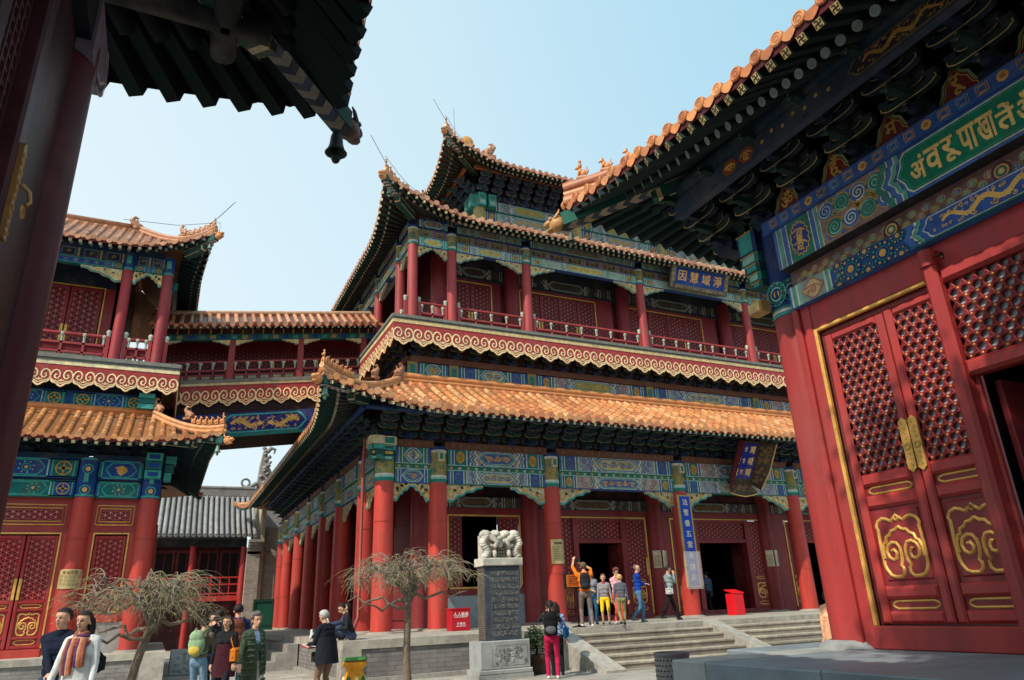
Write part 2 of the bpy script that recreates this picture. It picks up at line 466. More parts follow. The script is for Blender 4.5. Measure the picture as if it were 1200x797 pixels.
def corner_beam(parent, E, k, end, wd=0.2, hg=0.28, ts=0.6, col=None, beast=True, stripes=True, out=0.12):
    M, A = E.side(k)
    tip = M @ Vector(E.pt(A, end * A, 0, -0.24))
    inn = M @ Vector(E.pt(A, end * (A - E.D * ts), ts, -0.30))
    d = (tip - inn); d2 = d.copy(); ln = d.length; d.normalize()
    sd = d.cross(Vector((0, 0, 1))).normalized(); up = sd.cross(d).normalized()
    b = MB()
    def pr(q0, q1, w0, w1, h0, h1, col, m=PAINT):
        p = [q1 - sd * w1 - up * h1, q1 + sd * w1 - up * h1, q1 + sd * w1 + up * h1, q1 - sd * w1 + up * h1]
        p += [q0 - sd * w0 - up * h0, q0 + sd * w0 - up * h0, q0 + sd * w0 + up * h0, q0 - sd * w0 + up * h0]
        b.hexa(p, m, col)
    col = col or C['dgreen']
    e = tip + d * out * 0.4
    pr(inn, e, wd / 2, wd / 2, hg / 2, hg / 2.4, col)
    # lower beam that stops short, with a stepped nose
    q = inn + d * ln * 0.5
    dn = -up * hg * 0.85
    pr(inn + dn, q + dn, wd / 2, wd / 2, hg / 2, hg / 2, mulc(col, 0.9))
    for j in range(3):
        a = q + dn + d * (0.08 * j); pr(a, a + d * 0.07, wd / 2 - 0.01, wd / 2 - 0.01, hg * (0.42 - 0.09 * j), hg * (0.40 - 0.1 * j), C['pale'] if j == 1 else mulc(col, 0.9))
    for s_ in (-1, 1):
        for o in (-0.45, 0.4):
            b.tube([inn + sd * s_ * (wd / 2 + 0.004) + up * hg * o, q + sd * s_ * (wd / 2 + 0.004) + up * hg * o], 0.011, PAINT, C['pale'], 4)
            b.tube([inn + dn + sd * s_ * (wd / 2 + 0.004) + up * hg * o, q + dn + sd * s_ * (wd / 2 + 0.004) + up * hg * o], 0.011, PAINT, C['pale'], 4)
    if stripes:
        # cloud-like bands on the underside near the end
        n = 6
        q0 = q + d * 0.1; seg = (e - q0).length / n
        cs = [S(196, 190, 176), S(92, 112, 150), S(204, 198, 184), S(60, 76, 110)]
        if stripes == 'dim': cs = [mulc(c_, 0.3) for c_ in cs]  # same bands darkened, the shadow under the eave put into their colour
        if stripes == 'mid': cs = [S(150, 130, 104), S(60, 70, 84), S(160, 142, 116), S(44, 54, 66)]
        for j in range(n * 2):
            a = q0 + d * seg * j / 2
            mid = a + d * seg * 0.35
            z = -up * (hg / 2.2 + 0.006)
            p = []
            pr2 = [a - sd * wd / 2 + z, mid + z, a + sd * wd / 2 + z, a + sd * wd / 2 + d * seg / 2 + z, mid + d * seg / 2 + z, a - sd * wd / 2 + d * seg / 2 + z]
            b.add(pr2, [(0, 1, 4, 5), (1, 2, 3, 4)], PAINT, cs[j % 4])
    o = b.build('corner_beam', parent)
    if beast:
        h = MB()
        c = e + d * 0.1
        gc = C['tile'] if beast is True else beast
        F = Matrix(((d.x, sd.x, up.x, c.x), (d.y, sd.y, up.y, c.y), (d.z, sd.z, up.z, c.z), (0, 0, 0, 1)))
        k_ = wd / 0.2
        h.blob((0, 0, 0), (0.15 * k_, 0.115 * k_, 0.13 * k_), TILE, gc, 10, F, 0.06)
        h.blob((0.12 * k_, 0, 0.05 * k_), (0.1 * k_, 0.085 * k_, 0.06 * k_), TILE, gc, 8, F, 0.06)
        h.blob((0.11 * k_, 0, -0.06 * k_), (0.08 * k_, 0.075 * k_, 0.035 * k_), TILE, mulc(gc, 0.8), 8, F)
        for s_ in (-1, 1):
            h.blob((0.07 * k_, 0.07 * s_ * k_, 0.09 * k_), 0.035 * k_, TILE, mulc(gc, 1.1), 7, F)
            h.tube([F @ Vector((0, 0.09 * s_ * k_, 0.06 * k_)), F @ Vector((-0.08 * k_, 0.11 * s_ * k_, 0.12 * k_)), F @ Vector((-0.1 * k_, 0.09 * s_ * k_, 0.18 * k_))], [0.03 * k_, 0.02 * k_, 0.008 * k_], TILE, gc, 6)
        h.build('beast_head', o)
    return tip, d

def beast_mesh(kind=0):
    b = MB(); c = C['tile']
    b.box((-0.13, -0.07, 0), (0.13, 0.07, 0.04), TILE, mulc(c, 0.8))
    b.blob((-0.05, 0, 0.13), (0.085, 0.06, 0.10), TILE, c, 8, None, 0.05)
    b.blob((0.03, 0, 0.2), (0.06, 0.05, 0.09), TILE, c, 8, None, 0.05)
    b.blob((0.075, 0, 0.31), (0.06, 0.045, 0.05), TILE, mulc(c, 1.1), 8, None, 0.05)
    b.blob((0.13, 0, 0.295), (0.035, 0.03, 0.028), TILE, c, 6)
    for s_ in (-1, 1):
        b.tube([(0.06, 0.035 * s_, 0.18), (0.085, 0.04 * s_, 0.1), (0.085, 0.04 * s_, 0.035)], [0.03, 0.022, 0.026], TILE, c, 6)
        b.tube([(0.05, 0.03 * s_, 0.34), (0.035, 0.045 * s_, 0.39)], [0.02, 0.006], TILE, c, 5)
    b.tube([(-0.12, 0, 0.09), (-0.17, 0, 0.17), (-0.13, 0, 0.26), (-0.16, 0, 0.3)], [0.03, 0.026, 0.022, 0.008], TILE, mulc(c, 0.9), 6)
    if kind == 1:   # rider on a bird
        b.blob((0.02, 0, 0.36), (0.045, 0.045, 0.08), TILE, c, 8)
        b.blob((0.02, 0, 0.47), 0.04, TILE, mulc(c, 1.1), 8)
    return b.mesh('ridge_beast')
BEAST = beast_mesh(0); RIDER = beast_mesh(1)

def hip_beasts(parent, line, n, step, start=0.25, size=1.0):
    """line runs from tip inwards (world points)"""
    acc = [0.0]
    for i in range(1, len(line)): acc.append(acc[-1] + (line[i] - line[i - 1]).length)
    for j in range(n):
        s_ = start + step * j
        i = 1
        while i < len(line) - 1 and acc[i] < s_: i += 1
        t = (s_ - acc[i - 1]) / max(1e-6, acc[i] - acc[i - 1])
        p = line[i - 1].lerp(line[i], min(1, t)); d = (line[i - 1] - line[i]); d.z = 0
        if d.length < 1e-6: continue
        ang = math.atan2(d.y, d.x)
        M = Matrix.Translation(p + Vector((0, 0, 0.07))) @ Matrix.Rotation(ang, 4, 'Z') @ Matrix.Diagonal((size, size, size * random.uniform(0.92, 1.1), 1))
        inst('ridge_beast', RIDER if j == 0 else BEAST, parent, M)

def ridge_dragon(parent, p, ang, h=0.6, name='ridge_ornament', disc=False):
    b = MB(); c = S(178, 126, 92); k = h / 0.6
    M = Matrix.Translation(p) @ Matrix.Rotation(ang, 4, 'Z') @ Matrix.Scale(k, 4)
    if disc:
        b.lathe([(0, -0.05), (0.28, -0.05), (0.33, 0), (0.28, 0.05), (0, 0.05)], TILE, S(206, 150, 76), 22, M @ Matrix.Translation((0, 0, 0.3)) @ Matrix.Rotation(PI / 2, 4, 'X'))
        b.blob((0.3, 0, 0.12), (0.12, 0.09, 0.12), TILE, c, 8, M, 0.1)
    else:
        b.box((-0.2, -0.09, 0), (0.2, 0.09, 0.12), TILE, mulc(c, 0.8), M)
        b.tube([M @ Vector(q) for q in ((0.2, 0, 0.1), (0.12, 0, 0.26), (-0.06, 0, 0.36), (-0.16, 0, 0.5), (-0.06, 0, 0.62), (0.06, 0, 0.58))], [0.1 * k, 0.13 * k, 0.12 * k, 0.085 * k, 0.06 * k, 0.02 * k], TILE, c, 8)
        b.blob((0.22, 0, 0.22), (0.12, 0.09, 0.08), TILE, c, 8, M, 0.1)
        for s_ in (-1, 1):
            b.tube([M @ Vector((0.1, 0.06 * s_, 0.3)), M @ Vector((0.0, 0.1 * s_, 0.44)), M @ Vector((0.05, 0.11 * s_, 0.55))], [0.035 * k, 0.025 * k, 0.008 * k], TILE, mulc(c, 1.1), 6)
            b.blob((0.02, 0.09 * s_, 0.2), (0.12, 0.03, 0.09), TILE, mulc(c, 0.85), 7, M, 0.15)
    b.build(name, parent)

def wind_bell(p, label, s=1.0, col=None, group=None):
    """bell hung below a corner beam; p is its top"""
    t = thing('wind_bell', label, 'bell', tuple(p), group)
    M = Matrix.Translation(p) @ Matrix.Scale(s, 4)
    b = MB(); c = col or S(120, 158, 140)
    b.lathe([(0.02, -0.06), (0.055, -0.07), (0.075, -0.13), (0.085, -0.24), (0.105, -0.32), (0.14, -0.37), (0.13, -0.37), (0.075, -0.3), (0.0, -0.2)], BRONZE, c, 14, M)
    b.build('bell_body', t)
    b = MB(); b.ring(0, -0.03, 0.03, 0.014, 0, METAL, S(90, 90, 84), M @ Matrix.Rotation(PI / 2, 4, 'X'), 10, h=0.008); b.build('hanging_loop', t)
    b = MB(); b.tube([M @ Vector((0, 0, -0.2)), M @ Vector((0, 0, -0.4))], 0.008 * s, METAL, S(80, 80, 76), 5)
    b.lathe([(0, -0.38), (0.05, -0.41), (0.062, -0.45), (0.04, -0.5), (0.0, -0.53)], BRONZE, mulc(c, 0.9), 10, M); b.build('clapper', t)
    return t

def bracket_mesh(n=3, su=0.24, sv=0.2, sw=0.24, half=0.34, line=None, body=None, body2=None):
    """one bracket cluster: crossed arms stepping outwards. u along the wall, v up, w outward"""
    b = MB(); A_ = body or S(46, 62, 92); B_ = body2 or S(46, 84, 80); ln = line or S(176, 154, 112)
    b.prism([(-0.13, 0), (0.13, 0), (0.17, 0.08), (0.17, 0.16), (-0.17, 0.16), (-0.17, 0.08)], -0.15, 0.15, PAINT, A_)
    for i in range(n + 1):
        v0 = 0.12 + sv * i; w0 = sw * i
        for k_, hw in ((0, half),) + (((1, half * 0.66),) if i > 0 else ()):
            w = w0 - sw * 0.0 if k_ == 0 else w0
            vv = v0 + (0.0 if k_ == 0 else sv * 0.62)
            hh = sv * 0.52
            col = A_ if (i + k_) % 2 == 0 else B_
            pts = [(-hw, vv + hh), (-hw, vv + hh * 0.55), (-hw * 0.8, vv + hh * 0.15), (-hw * 0.55, vv), (hw * 0.55, vv), (hw * 0.8, vv + hh * 0.15), (hw, vv + hh * 0.55), (hw, vv + hh)]
            b.prism(pts, w - 0.045, w + 0.045, PAINT, col)
            b.ribbon(pts, 0.014, w + 0.048, PAINT, ln, None, False)
            for s_ in (-1, 0, 1):   # small bearing blocks
                u = s_ * (hw - 0.05)
                b.prism([(u - 0.05, vv + hh), (u + 0.05, vv + hh), (u + 0.07, vv + hh + sv * 0.2), (u + 0.07, vv + hh + sv * 0.42), (u - 0.07, vv + hh + sv * 0.42), (u - 0.07, vv + hh + sv * 0.2)], w - 0.06, w + 0.06, PAINT, B_ if col is A_ else A_)
        # arm that projects outwards with a beaked nose
        F = frame((0.045, 0, 0), (0, 0, 1), (0, 1, 0))       # (u,v) -> (w, v)
        wl = w0 + sw * 1.25
        pts = [(-0.1, v0 + sv * 0.55), (-0.1, v0), (wl * 0.85, v0), (wl + 0.02, v0 + sv * 0.1), (wl + 0.13, v0 - sv * 0.16), (wl + 0.15, v0 - sv * 0.05), (wl + 0.06, v0 + sv * 0.55)]
        b.prism(pts, 0, 0.09, PAINT, B_ if i % 2 else A_, F, mulc(B_ if i % 2 else A_, 0.9))
        G = frame((0, 0, wl + 0.1), (1, 0, 0), (0, 1, 0))
        b.ring(0, v0 + sv * 0.1, 0.036, 0.014, 0.0, PAINT, ln, G, 8)
    return b.mesh('bracket_set')
def hexbox(u0, u1, v0, v1, k):
    """panel outline with pointed zigzag ends"""
    m = (v0 + v1) / 2; h = v1 - v0
    return [(u0, m), (u0 + k, v0 + h * 0.12), (u0 + k * 1.6, v0), (u1 - k * 1.6, v0), (u1 - k, v0 + h * 0.12), (u1, m), (u1 - k, v1 - h * 0.12), (u1 - k * 1.6, v1), (u0 + k * 1.6, v1), (u0 + k, v1 - h * 0.12)]

def scrolls(mb, M, u0, u1, v0, v1, w, col, m=None, rnd=None, dens=1.0, wd=0.14):
    """curling gold foliage / dragon scrolls filling a panel"""
    rnd = rnd or random; m = m or PAINT
    h = v1 - v0; n = max(1, int((u1 - u0) / h * dens)); st = (u1 - u0) / n
    for i in range(n):
        cu = u0 + st * (i + 0.5); fl = 1 if i % 2 else -1
        cv = (v0 + v1) / 2 + fl * h * 0.1
        r = min(h * 0.34, st * 0.46)
        mb.ribbon(spiral(cu, cv, r, rnd.uniform(0, 6.28), 1.35, 14, 0.15, fl), wd * h, w, m, col, M)
        mb.ribbon([(cu - st * 0.5, cv - fl * h * 0.25), (cu - st * 0.2, cv - fl * h * 0.34), (cu + st * 0.2, cv - fl * h * 0.3), (cu + st * 0.5, cv - fl * h * 0.02)], wd * h * 0.8, w + 0.0007, m, col, M)
        for _ in range(3):
            a = rnd.uniform(0, 6.28); rr = rnd.uniform(r, r * 1.4)
            pu, pv = cu + rr * math.cos(a), cv + rr * math.sin(a) * 0.8
            if v0 < pv < v1: mb.ribbon([(pu, pv), (pu + h * 0.09 * math.cos(a + 1), pv + h * 0.09 * math.sin(a + 1)), (pu + h * 0.16 * math.cos(a + 0.4), pv + h * 0.12 * math.sin(a + 0.4))], [wd * h * 0.9, wd * h * 0.6, wd * h * 0.15], w + 0.0014, m, col, M)

def dragon(mb, M, u0, u1, v0, v1, w, col, m=None, face=1):
    """sinuous gold dragon chasing along a panel"""
    m = m or GOLD; h = v1 - v0; n = 40; pts = []; wds = []
    for i in range(n + 1):
        t = i / n
        u = u0 + (u1 - u0) * (0.08 + 0.74 * t)
        if face < 0: u = u0 + u1 - u
        pts.append((u, (v0 + v1) / 2 + h * 0.22 * math.sin(t * (u1 - u0) / h * 2.6)))
        wds.append(h * (0.06 + 0.21 * math.sin(PI * min(1, t * 0.85 + 0.14))))
    mb.ribbon(pts, wds, w, m, col, M)
    for i in range(2, n - 2, 2):
        (a, b), s_ = pts[i], (1 if i % 4 else -1)
        mb.ribbon([(a, b), (a + h * 0.05, b + s_ * h * 0.16), (a + h * 0.14, b + s_ * h * 0.2)], [h * 0.08, h * 0.05, h * 0.012], w + 0.0006, m, col, M)
    rq = random.Random(int(u0 * 97))
    for _ in range(int((u1 - u0) / h * 7)):
        cu, cv = rq.uniform(u0 + h * 0.1, u1 - h * 0.1), (v0 + v1) / 2 + rq.choice([-1, 1]) * h * rq.uniform(0.26, 0.42)
        mb.ribbon(spiral(cu, cv, h * 0.1, rq.uniform(0, 6), 1.1, 8, 0.2), h * 0.035, w + 0.0003, m, col, M)
    for i in range(3, n - 2):
        a, b = pts[i]; mb.disc(a, b, h * 0.02, w + 0.0009, PAINT, S(150, 96, 40), M, 5)
    hu, hv = pts[-1]; d = face
    mb.disc(hu + d * h * 0.12, hv, h * 0.16, w + 0.0012, m, col, M, 9, h * 0.14)
    for s_ in (-1, 0, 1):
        mb.ribbon([(hu + d * h * 0.1, hv + s_ * h * 0.1), (hu - d * h * 0.05, hv + s_ * h * 0.28 + h * 0.08), (hu - d * h * 0.2, hv + s_ * h * 0.3 + h * 0.1)], [h * 0.07, h * 0.05, h * 0.012], w + 0.0018, m, col, M)
        mb.ribbon([(hu + d * h * 0.22, hv + s_ * h * 0.06), (hu + d * h * 0.34, hv + s_ * h * 0.12), (hu + d * h * 0.44, hv + s_ * h * 0.26)], [h * 0.05, h * 0.04, h * 0.012], w + 0.0018, m, col, M)
    for t in (8, 15, 23, 31):
        a, b = pts[t]
        for s_ in (-1, 1):
            mb.ribbon([(a, b), (a + d * h * 0.12, b + s_ * h * 0.2), (a + d * h * 0.26, b + s_ * h * 0.3)], [h * 0.09, h * 0.06, h * 0.02], w + 0.0024, m, col, M)

def beam_rich(mb, M, u0, u1, v0, v1, w, A, B, panel, gold, hatch, rnd, scr=True):
    """long painted beam: striped ends, medallion boxes, hatched zones, pointed central panel"""
    h = v1 - v0; Ln = u1 - u0
    e = 0.0025
    mb.rect(u0, u1, v0, v1, w, PAINT, A, M)
    wl = C['white']
    for s_ in (-1, 1):
        X = (lambda d: u0 + d) if s_ > 0 else (lambda d: u1 - d)
        def R(d0, d1, col, k=1, a=v0, b=v1):
            p, q = sorted((X(d0), X(d1)))
            mb.rect(p, q, a, b, w + e * k, PAINT, col, M)
        R(0, h * 0.22, B); R(h * 0.22, h * 0.27, wl); R(h * 0.27, h * 0.45, A, 1); R(h * 0.45, h * 0.5, wl)
        d = h * 0.5
        if Ln > h * 4.2:
            R(d, d + h * 0.85, mulc(B, 0.85)); cu = X(d + h * 0.42)
            mb.disc(cu, (v0 + v1) / 2, h * 0.3, w + 2 * e, PAINT, mulc(gold, 0.9), M, 12, h * 0.4)
            scrolls(mb, M, cu - h * 0.24, cu + h * 0.24, v0 + h * 0.2, v1 - h * 0.2, w + 3 * e, mulc(gold, 0.55), PAINT, rnd, 1.6)
            d += h * 0.85
            R(d, d + h * 0.07, wl); R(d + h * 0.07, d + h * 0.25, A); R(d + h * 0.25, d + h * 0.32, wl); d += h * 0.32
        # hatched zone with zigzag
        if Ln > h * 6:
            d2 = Ln * 0.33
            R(d, d2, hatch)
            cells = max(2, int((d2 - d) / (h * 0.5)))
            for i in range(cells):
                for j in range(2):
                    cu = X(d + (d2 - d) * (i + 0.5 * (j % 2) + 0.3) / cells); cv = v0 + h * (0.3 + 0.42 * j)
                    mb.ring(cu, cv, h * 0.17, h * 0.05, w + 2 * e, PAINT, (B if (i + j) % 2 else C['lteal']), M, 7)
                    mb.disc(cu, cv, h * 0.06, w + 2 * e, PAINT, gold, M, 6)
            for o, cc in ((0.0, B), (0.12, wl), (0.2, A), (0.34, wl)):
                zz = []
                x = d2 - h * 0.7 + o * h
                for q in range(9):
                    zz.append((X(x + h * 0.13 * math.sin(q / 8 * PI * 4)), v0 + h * q / 8))
                mb.ribbon(zz, h * 0.11, w + 3 * e, PAINT, cc, M)
    k = h * 0.3
    if Ln > h * 6: a0, a1 = u0 + Ln * 0.33 - h * 0.2, u1 - Ln * 0.33 + h * 0.2
    elif Ln > h * 4.2: a0, a1 = u0 + h * 1.75, u1 - h * 1.75
    else: a0, a1 = u0 + h * 0.55, u1 - h * 0.55
    mb.poly(hexbox(a0, a1, v0 + h * 0.02, v1 - h * 0.02, k), w + 4 * e, PAINT, wl, M)
    mb.poly(hexbox(a0 + h * 0.06, a1 - h * 0.06, v0 + h * 0.06, v1 - h * 0.06, k), w + 5 * e, PAINT, B, M)
    mb.poly(hexbox(a0 + h * 0.15, a1 - h * 0.15, v0 + h * 0.12, v1 - h * 0.12, k), w + 6 * e, PAINT, C['lteal'], M)
    mb.poly(hexbox(a0 + h * 0.2, a1 - h * 0.2, v0 + h * 0.16, v1 - h * 0.16, k), w + 7 * e, PAINT, panel, M)
    if scr: scrolls(mb, M, a0 + h * 0.45, a1 - h * 0.45, v0 + h * 0.2, v1 - h * 0.2, w + 8 * e, gold, PAINT, rnd)

def beam_dots(mb, M, u0, u1, v0, v1, w, A, B, rnd, emblem=False):
    """deep blue and green beam with gold dotted rosettes"""
    h = v1 - v0; Ln = u1 - u0; e = 0.003
    mb.rect(u0, u1, v0, v1, w, PAINT, A, M)
    mb.rect(u0, u1, v0, v0 + h * 0.06, w + e, PAINT, C['teal'], M); mb.rect(u0, u1, v1 - h * 0.06, v1, w + e, PAINT, C['teal'], M)
    for s_ in (-1, 1):
        X = (lambda d: u0 + d) if s_ > 0 else (lambda d: u1 - d)
        def R(d0, d1, col, k=1):
            p, q = sorted((X(d0), X(d1))); mb.rect(p, q, v0, v1, w + e * k, PAINT, col, M)
        R(0, h * 0.12, B); R(h * 0.12, h * 0.2, C['teal']); d = h * 0.2
        if Ln > 3.2 * h:
            R(d, d + h * 0.95, B, 1); cu = X(d + h * 0.47)
            mb.ring(cu, (v0 + v1) / 2, h * 0.36, h * 0.06, w + 2 * e, PAINT, C['goldp'], M, 18)
            for q in range(4):
                a = PI / 4 * (2 * q)
                mb.ribbon([(cu, (v0 + v1) / 2), (cu + h * 0.3 * math.cos(a), (v0 + v1) / 2 + h * 0.3 * math.sin(a))], [h * 0.16, h * 0.03], w + 2 * e, PAINT, C['goldp'], M)
            d += h * 0.95; R(d, d + h * 0.1, C['teal']); R(d + h * 0.1, d + h * 0.2, A); R(d + h * 0.2, d + h * 0.28, C['lteal'])
    a0, a1 = (u0 + h * 1.5, u1 - h * 1.5) if Ln > 3.2 * h else (u0 + h * 0.3, u1 - h * 0.3)
    mb.poly(hexbox(a0, a1, v0 + h * 0.08, v1 - h * 0.08, h * 0.22), w + e, PAINT, C['teal'], M)
    mb.poly(hexbox(a0 + h * 0.07, a1 - h * 0.07, v0 + h * 0.14, v1 - h * 0.14, h * 0.22), w + 2 * e, PAINT, A, M)
    n = max(1, int((a1 - a0) / (h * 1.3)))
    for i in range(n):
        cu = a0 + (a1 - a0) * (i + 0.5) / n; cv = (v0 + v1) / 2
        if emblem and n == 1:
            mb.disc(cu, cv, h * 0.24, w + 3 * e, PAINT, C['goldp'], M, 9)
            scrolls(mb, M, cu - h * 0.3, cu + h * 0.3, v0 + h * 0.2, v1 - h * 0.2, w + 4 * e, C['gold'], PAINT, rnd, 1.6)
            continue
        mb.disc(cu, cv, h * 0.09, w + 3 * e, PAINT, C['gold'], M, 9)
        mb.ring(cu, cv, h * 0.2, h * 0.05, w + 3 * e, PAINT, C['teal'] if i % 2 else C['green'], M, 12)
        for q in range(8):
            a = q * PI / 4 + 0.3
            mb.disc(cu + h * 0.34 * math.cos(a), cv + h * 0.3 * math.sin(a), h * 0.045, w + 3 * e, PAINT, C['goldp'] if q % 2 else C['lteal'], M, 6)

def ruyi(mb, M, u0, u1, vt, vb, w, period, board, line, slope=0.0, th=0.06, flip=False):
    """valance board: red ground, cream ruyi clouds along a pointed scalloped edge. vt = top, vb = lowest tips"""
    n = max(1, int(round((u1 - u0) / period))); p = (u1 - u0) / n
    H = vt - vb
    def sh(q): return (q[0], q[1] + slope * q[0])
    hp = 0.76 * H                                     # height of the pattern
    edge = []
    for i in range(n):
        a = u0 + p * i
        for t, y in ((0.0, 0.42), (0.06, 0.30), (0.15, 0.22), (0.25, 0.20), (0.32, 0.15), (0.4, 0.06), (0.5, 0.0), (0.6, 0.06), (0.68, 0.15), (0.75, 0.20), (0.85, 0.22), (0.94, 0.30)):
            edge.append((a + p * t, vb + y * hp))
    edge.append((u1, vb + 0.42 * hp))
    top = [(u, vt) for u, v in edge]
    k = len(edge)
    vs = [(*sh(q), w) for q in edge] + [(*sh(q), w) for q in top]
    mb.add(vs, [(i, i + 1, k + i + 1, k + i) for i in range(k - 1)], PAINT, board, False, M)
    vs2 = [(*sh(q), w) for q in edge] + [(*sh(q), w - th) for q in edge]
    mb.add(vs2, [(i, k + i, k + i + 1, i + 1) for i in range(k - 1)], PAINT, mulc(board, 0.6), False, M)
    lw = 0.085 * p
    mb.ribbon([sh((u, v + lw * 0.4)) for u, v in edge], lw, w + 0.006, PAINT, line, M, False, 0.012)
    for i in range(n):
        c = u0 + p * (i + 0.5); b = vb
        def Q(lst): return [sh((c + x * p, b + y * hp)) for x, y in lst]
        for s_ in (-1, 1):
            mb.ribbon(Q([(s_ * 0.5, 0.60), (s_ * 0.47, 0.78), (s_ * 0.40, 0.92), (s_ * 0.29, 0.99), (s_ * 0.17, 0.95), (s_ * 0.09, 0.80), (s_ * 0.09, 0.62), (s_ * 0.16, 0.49), (s_ * 0.26, 0.49), (s_ * 0.32, 0.60), (s_ * 0.28, 0.72), (s_ * 0.21, 0.70)]), lw * 0.85, w + 0.007, PAINT, line, M, False, 0.012)
            mb.ribbon(Q([(0.0, 0.19), (s_ * 0.1, 0.25), (s_ * 0.2, 0.33), (s_ * 0.36, 0.36), (s_ * 0.46, 0.46), (s_ * 0.5, 0.60)]), lw * 0.6, w + 0.0066, PAINT, line, M, False, 0.012)
            mb.ribbon(Q([(s_ * 0.14, 0.42), (s_ * 0.07, 0.36), (0, 0.34)]), lw * 0.6, w + 0.0064, PAINT, line, M, False, 0.01)
        mb.disc(*sh((c, b + 0.42 * hp)), 0.045 * p, w + 0.008, PAINT, line, M, 7)

def brace(mb, M, u, vtop, ln, hg, s_, w, face=None, gold=None):
    """carved sparrow brace below a beam; s_=+1 reaches to +u"""
    pts = [(0, 0), (0, -hg), (0.14 * ln, -hg * 1.08), (0.24 * ln, -hg * 0.9), (0.3 * ln, -hg * 0.72), (0.45 * ln, -hg * 0.66), (0.55 * ln, -hg * 0.45), (0.75 * ln, -hg * 0.4), (0.86 * ln, -hg * 0.2), (ln, -hg * 0.16), (ln, 0)]
    P = [(u + s_ * a, vtop + b) for a, b in pts]
    if s_ < 0: P = P[::-1]
    mb.prism(P, w - 0.09, w, PAINT, face or C['pale'], M)
    g = gold or C['goldp']
    mb.ribbon([(u + s_ * a * 0.97, vtop + b * 0.95) for a, b in pts[1:-1]], hg * 0.12, w + 0.004, PAINT, C['teal'], M)
    for a, b, r in ((0.13, -0.55, 0.26), (0.34, -0.36, 0.2), (0.6, -0.22, 0.14)):
        mb.ribbon(spiral(u + s_ * a * ln, vtop + b * hg, r * hg * 1.3, 0.5, 1.2 * s_, 12, 0.2), hg * 0.09, w + 0.005, PAINT, g, M)
        mb.disc(u + s_ * (a + 0.08) * ln, vtop + (b + 0.2) * hg, hg * 0.1, w + 0.005, PAINT, C['green'], M, 7)

def lattice_small(mb, M, u0, u1, v0, v1, w, sp=0.16, ground=None, bar=None, stud=None):
    """three-way lattice for doors seen from afar: paper ground, bars, gilt studs"""
    mb.rect(u0, u1, v0, v1, w, WOOD, ground or S(40, 30, 36), M)
    bar = bar or C['red2']; stud = stud or S(214, 150, 120)
    W, H = u1 - u0, v1 - v0
    def clip(cu, cv, du, dv):
        t0, t1 = -1e9, 1e9
        for p, d, a, b in ((cu, du, u0, u1), (cv, dv, v0, v1)):
            if abs(d) < 1e-9:
                if p < a or p > b: return None
            else:
                q0, q1 = sorted(((a - p) / d, (b - p) / d)); t0 = max(t0, q0); t1 = min(t1, q1)
        return (t0, t1) if t1 - t0 > 0.03 else None
    dirs = [(0.0, 1.0), (0.866, 0.5), (0.866, -0.5)]
    rad = int((W + H) / sp) + 2
    for k_, (du, dv) in enumerate(dirs):
        nx, ny = -dv, du
        for i in range(-rad, rad + 1):
            o = i * sp * 0.866
            cu, cv = (u0 + u1) / 2 + nx * o, (v0 + v1) / 2 + ny * o
            c = clip(cu, cv, du, dv)
            if c: mb.ribbon([(cu + du * c[0], cv + dv * c[0]), (cu + du * c[1], cv + dv * c[1])], sp * 0.30, w + 0.012 + 0.002 * k_, LACQ, bar, M)
    r = 0; v = (v0 + v1) / 2 - sp * 0.5 * int(H / sp)
    nn = int(W / (sp * 0.866)) + 2
    for i in range(-nn, nn + 1):
        for j in range(-int(H / sp) - 2, int(H / sp) + 3):
            cu = (u0 + u1) / 2 + i * sp * 0.866; cv = (v0 + v1) / 2 + sp * (j + 0.5 * (i % 2))
            if u0 + 0.01 < cu < u1 - 0.01 and v0 + 0.01 < cv < v1 - 0.01:
                mb.disc(cu, cv, sp * 0.13, w + 0.019, PAINT, stud, M, 6, h=0.012)

def cloud_ornament(mb, M, u0, u1, v0, v1, w, wd=0.03, m=None, col=None, hh=0.02, n=16):
    """raised gilt panel ornament: outer frame with a lozenge on top, inner dome of two facing curls"""
    W, H = u1 - u0, v1 - v0; m = m or GOLD; col = col or C['gold']
    def Q(l): return [(u0 + x * W, v0 + y * H) for x, y in l]
    fr = [(0.50, 1.0), (0.56, 0.95), (0.50, 0.9), (0.44, 0.95)]
    mb.ribbon(Q(fr), wd * 0.8, w, m, col, M, True, hh)
    for s_ in (0, 1):
        f = (lambda l: Q([(1 - x, y) for x, y in l])) if s_ else Q
        mb.ribbon(f([(0.44, 0.95), (0.36, 0.9), (0.27, 0.94), (0.17, 0.96), (0.06, 0.92), (0.0, 0.84), (0.03, 0.78), (0.01, 0.5), (0.02, 0.2), (0.05, 0.12), (0.12, 0.03), (0.22, 0.0), (0.36, 0.0), (0.43, 0.06), (0.43, 0.14), (0.39, 0.18), (0.44, 0.26), (0.45, 0.36), (0.44, 0.46), (0.38, 0.54), (0.28, 0.555), (0.18, 0.51), (0.13, 0.42), (0.16, 0.32), (0.25, 0.27), (0.33, 0.3), (0.35, 0.38), (0.3, 0.44), (0.25, 0.42)]), wd, w, m, col, M, False, hh)
        mb.ribbon(f([(0.05, 0.3), (0.05, 0.44), (0.1, 0.55), (0.16, 0.57), (0.18, 0.65), (0.27, 0.68), (0.32, 0.74), (0.42, 0.75), (0.5, 0.8)]), wd, w + 0.001, m, col, M, False, hh)

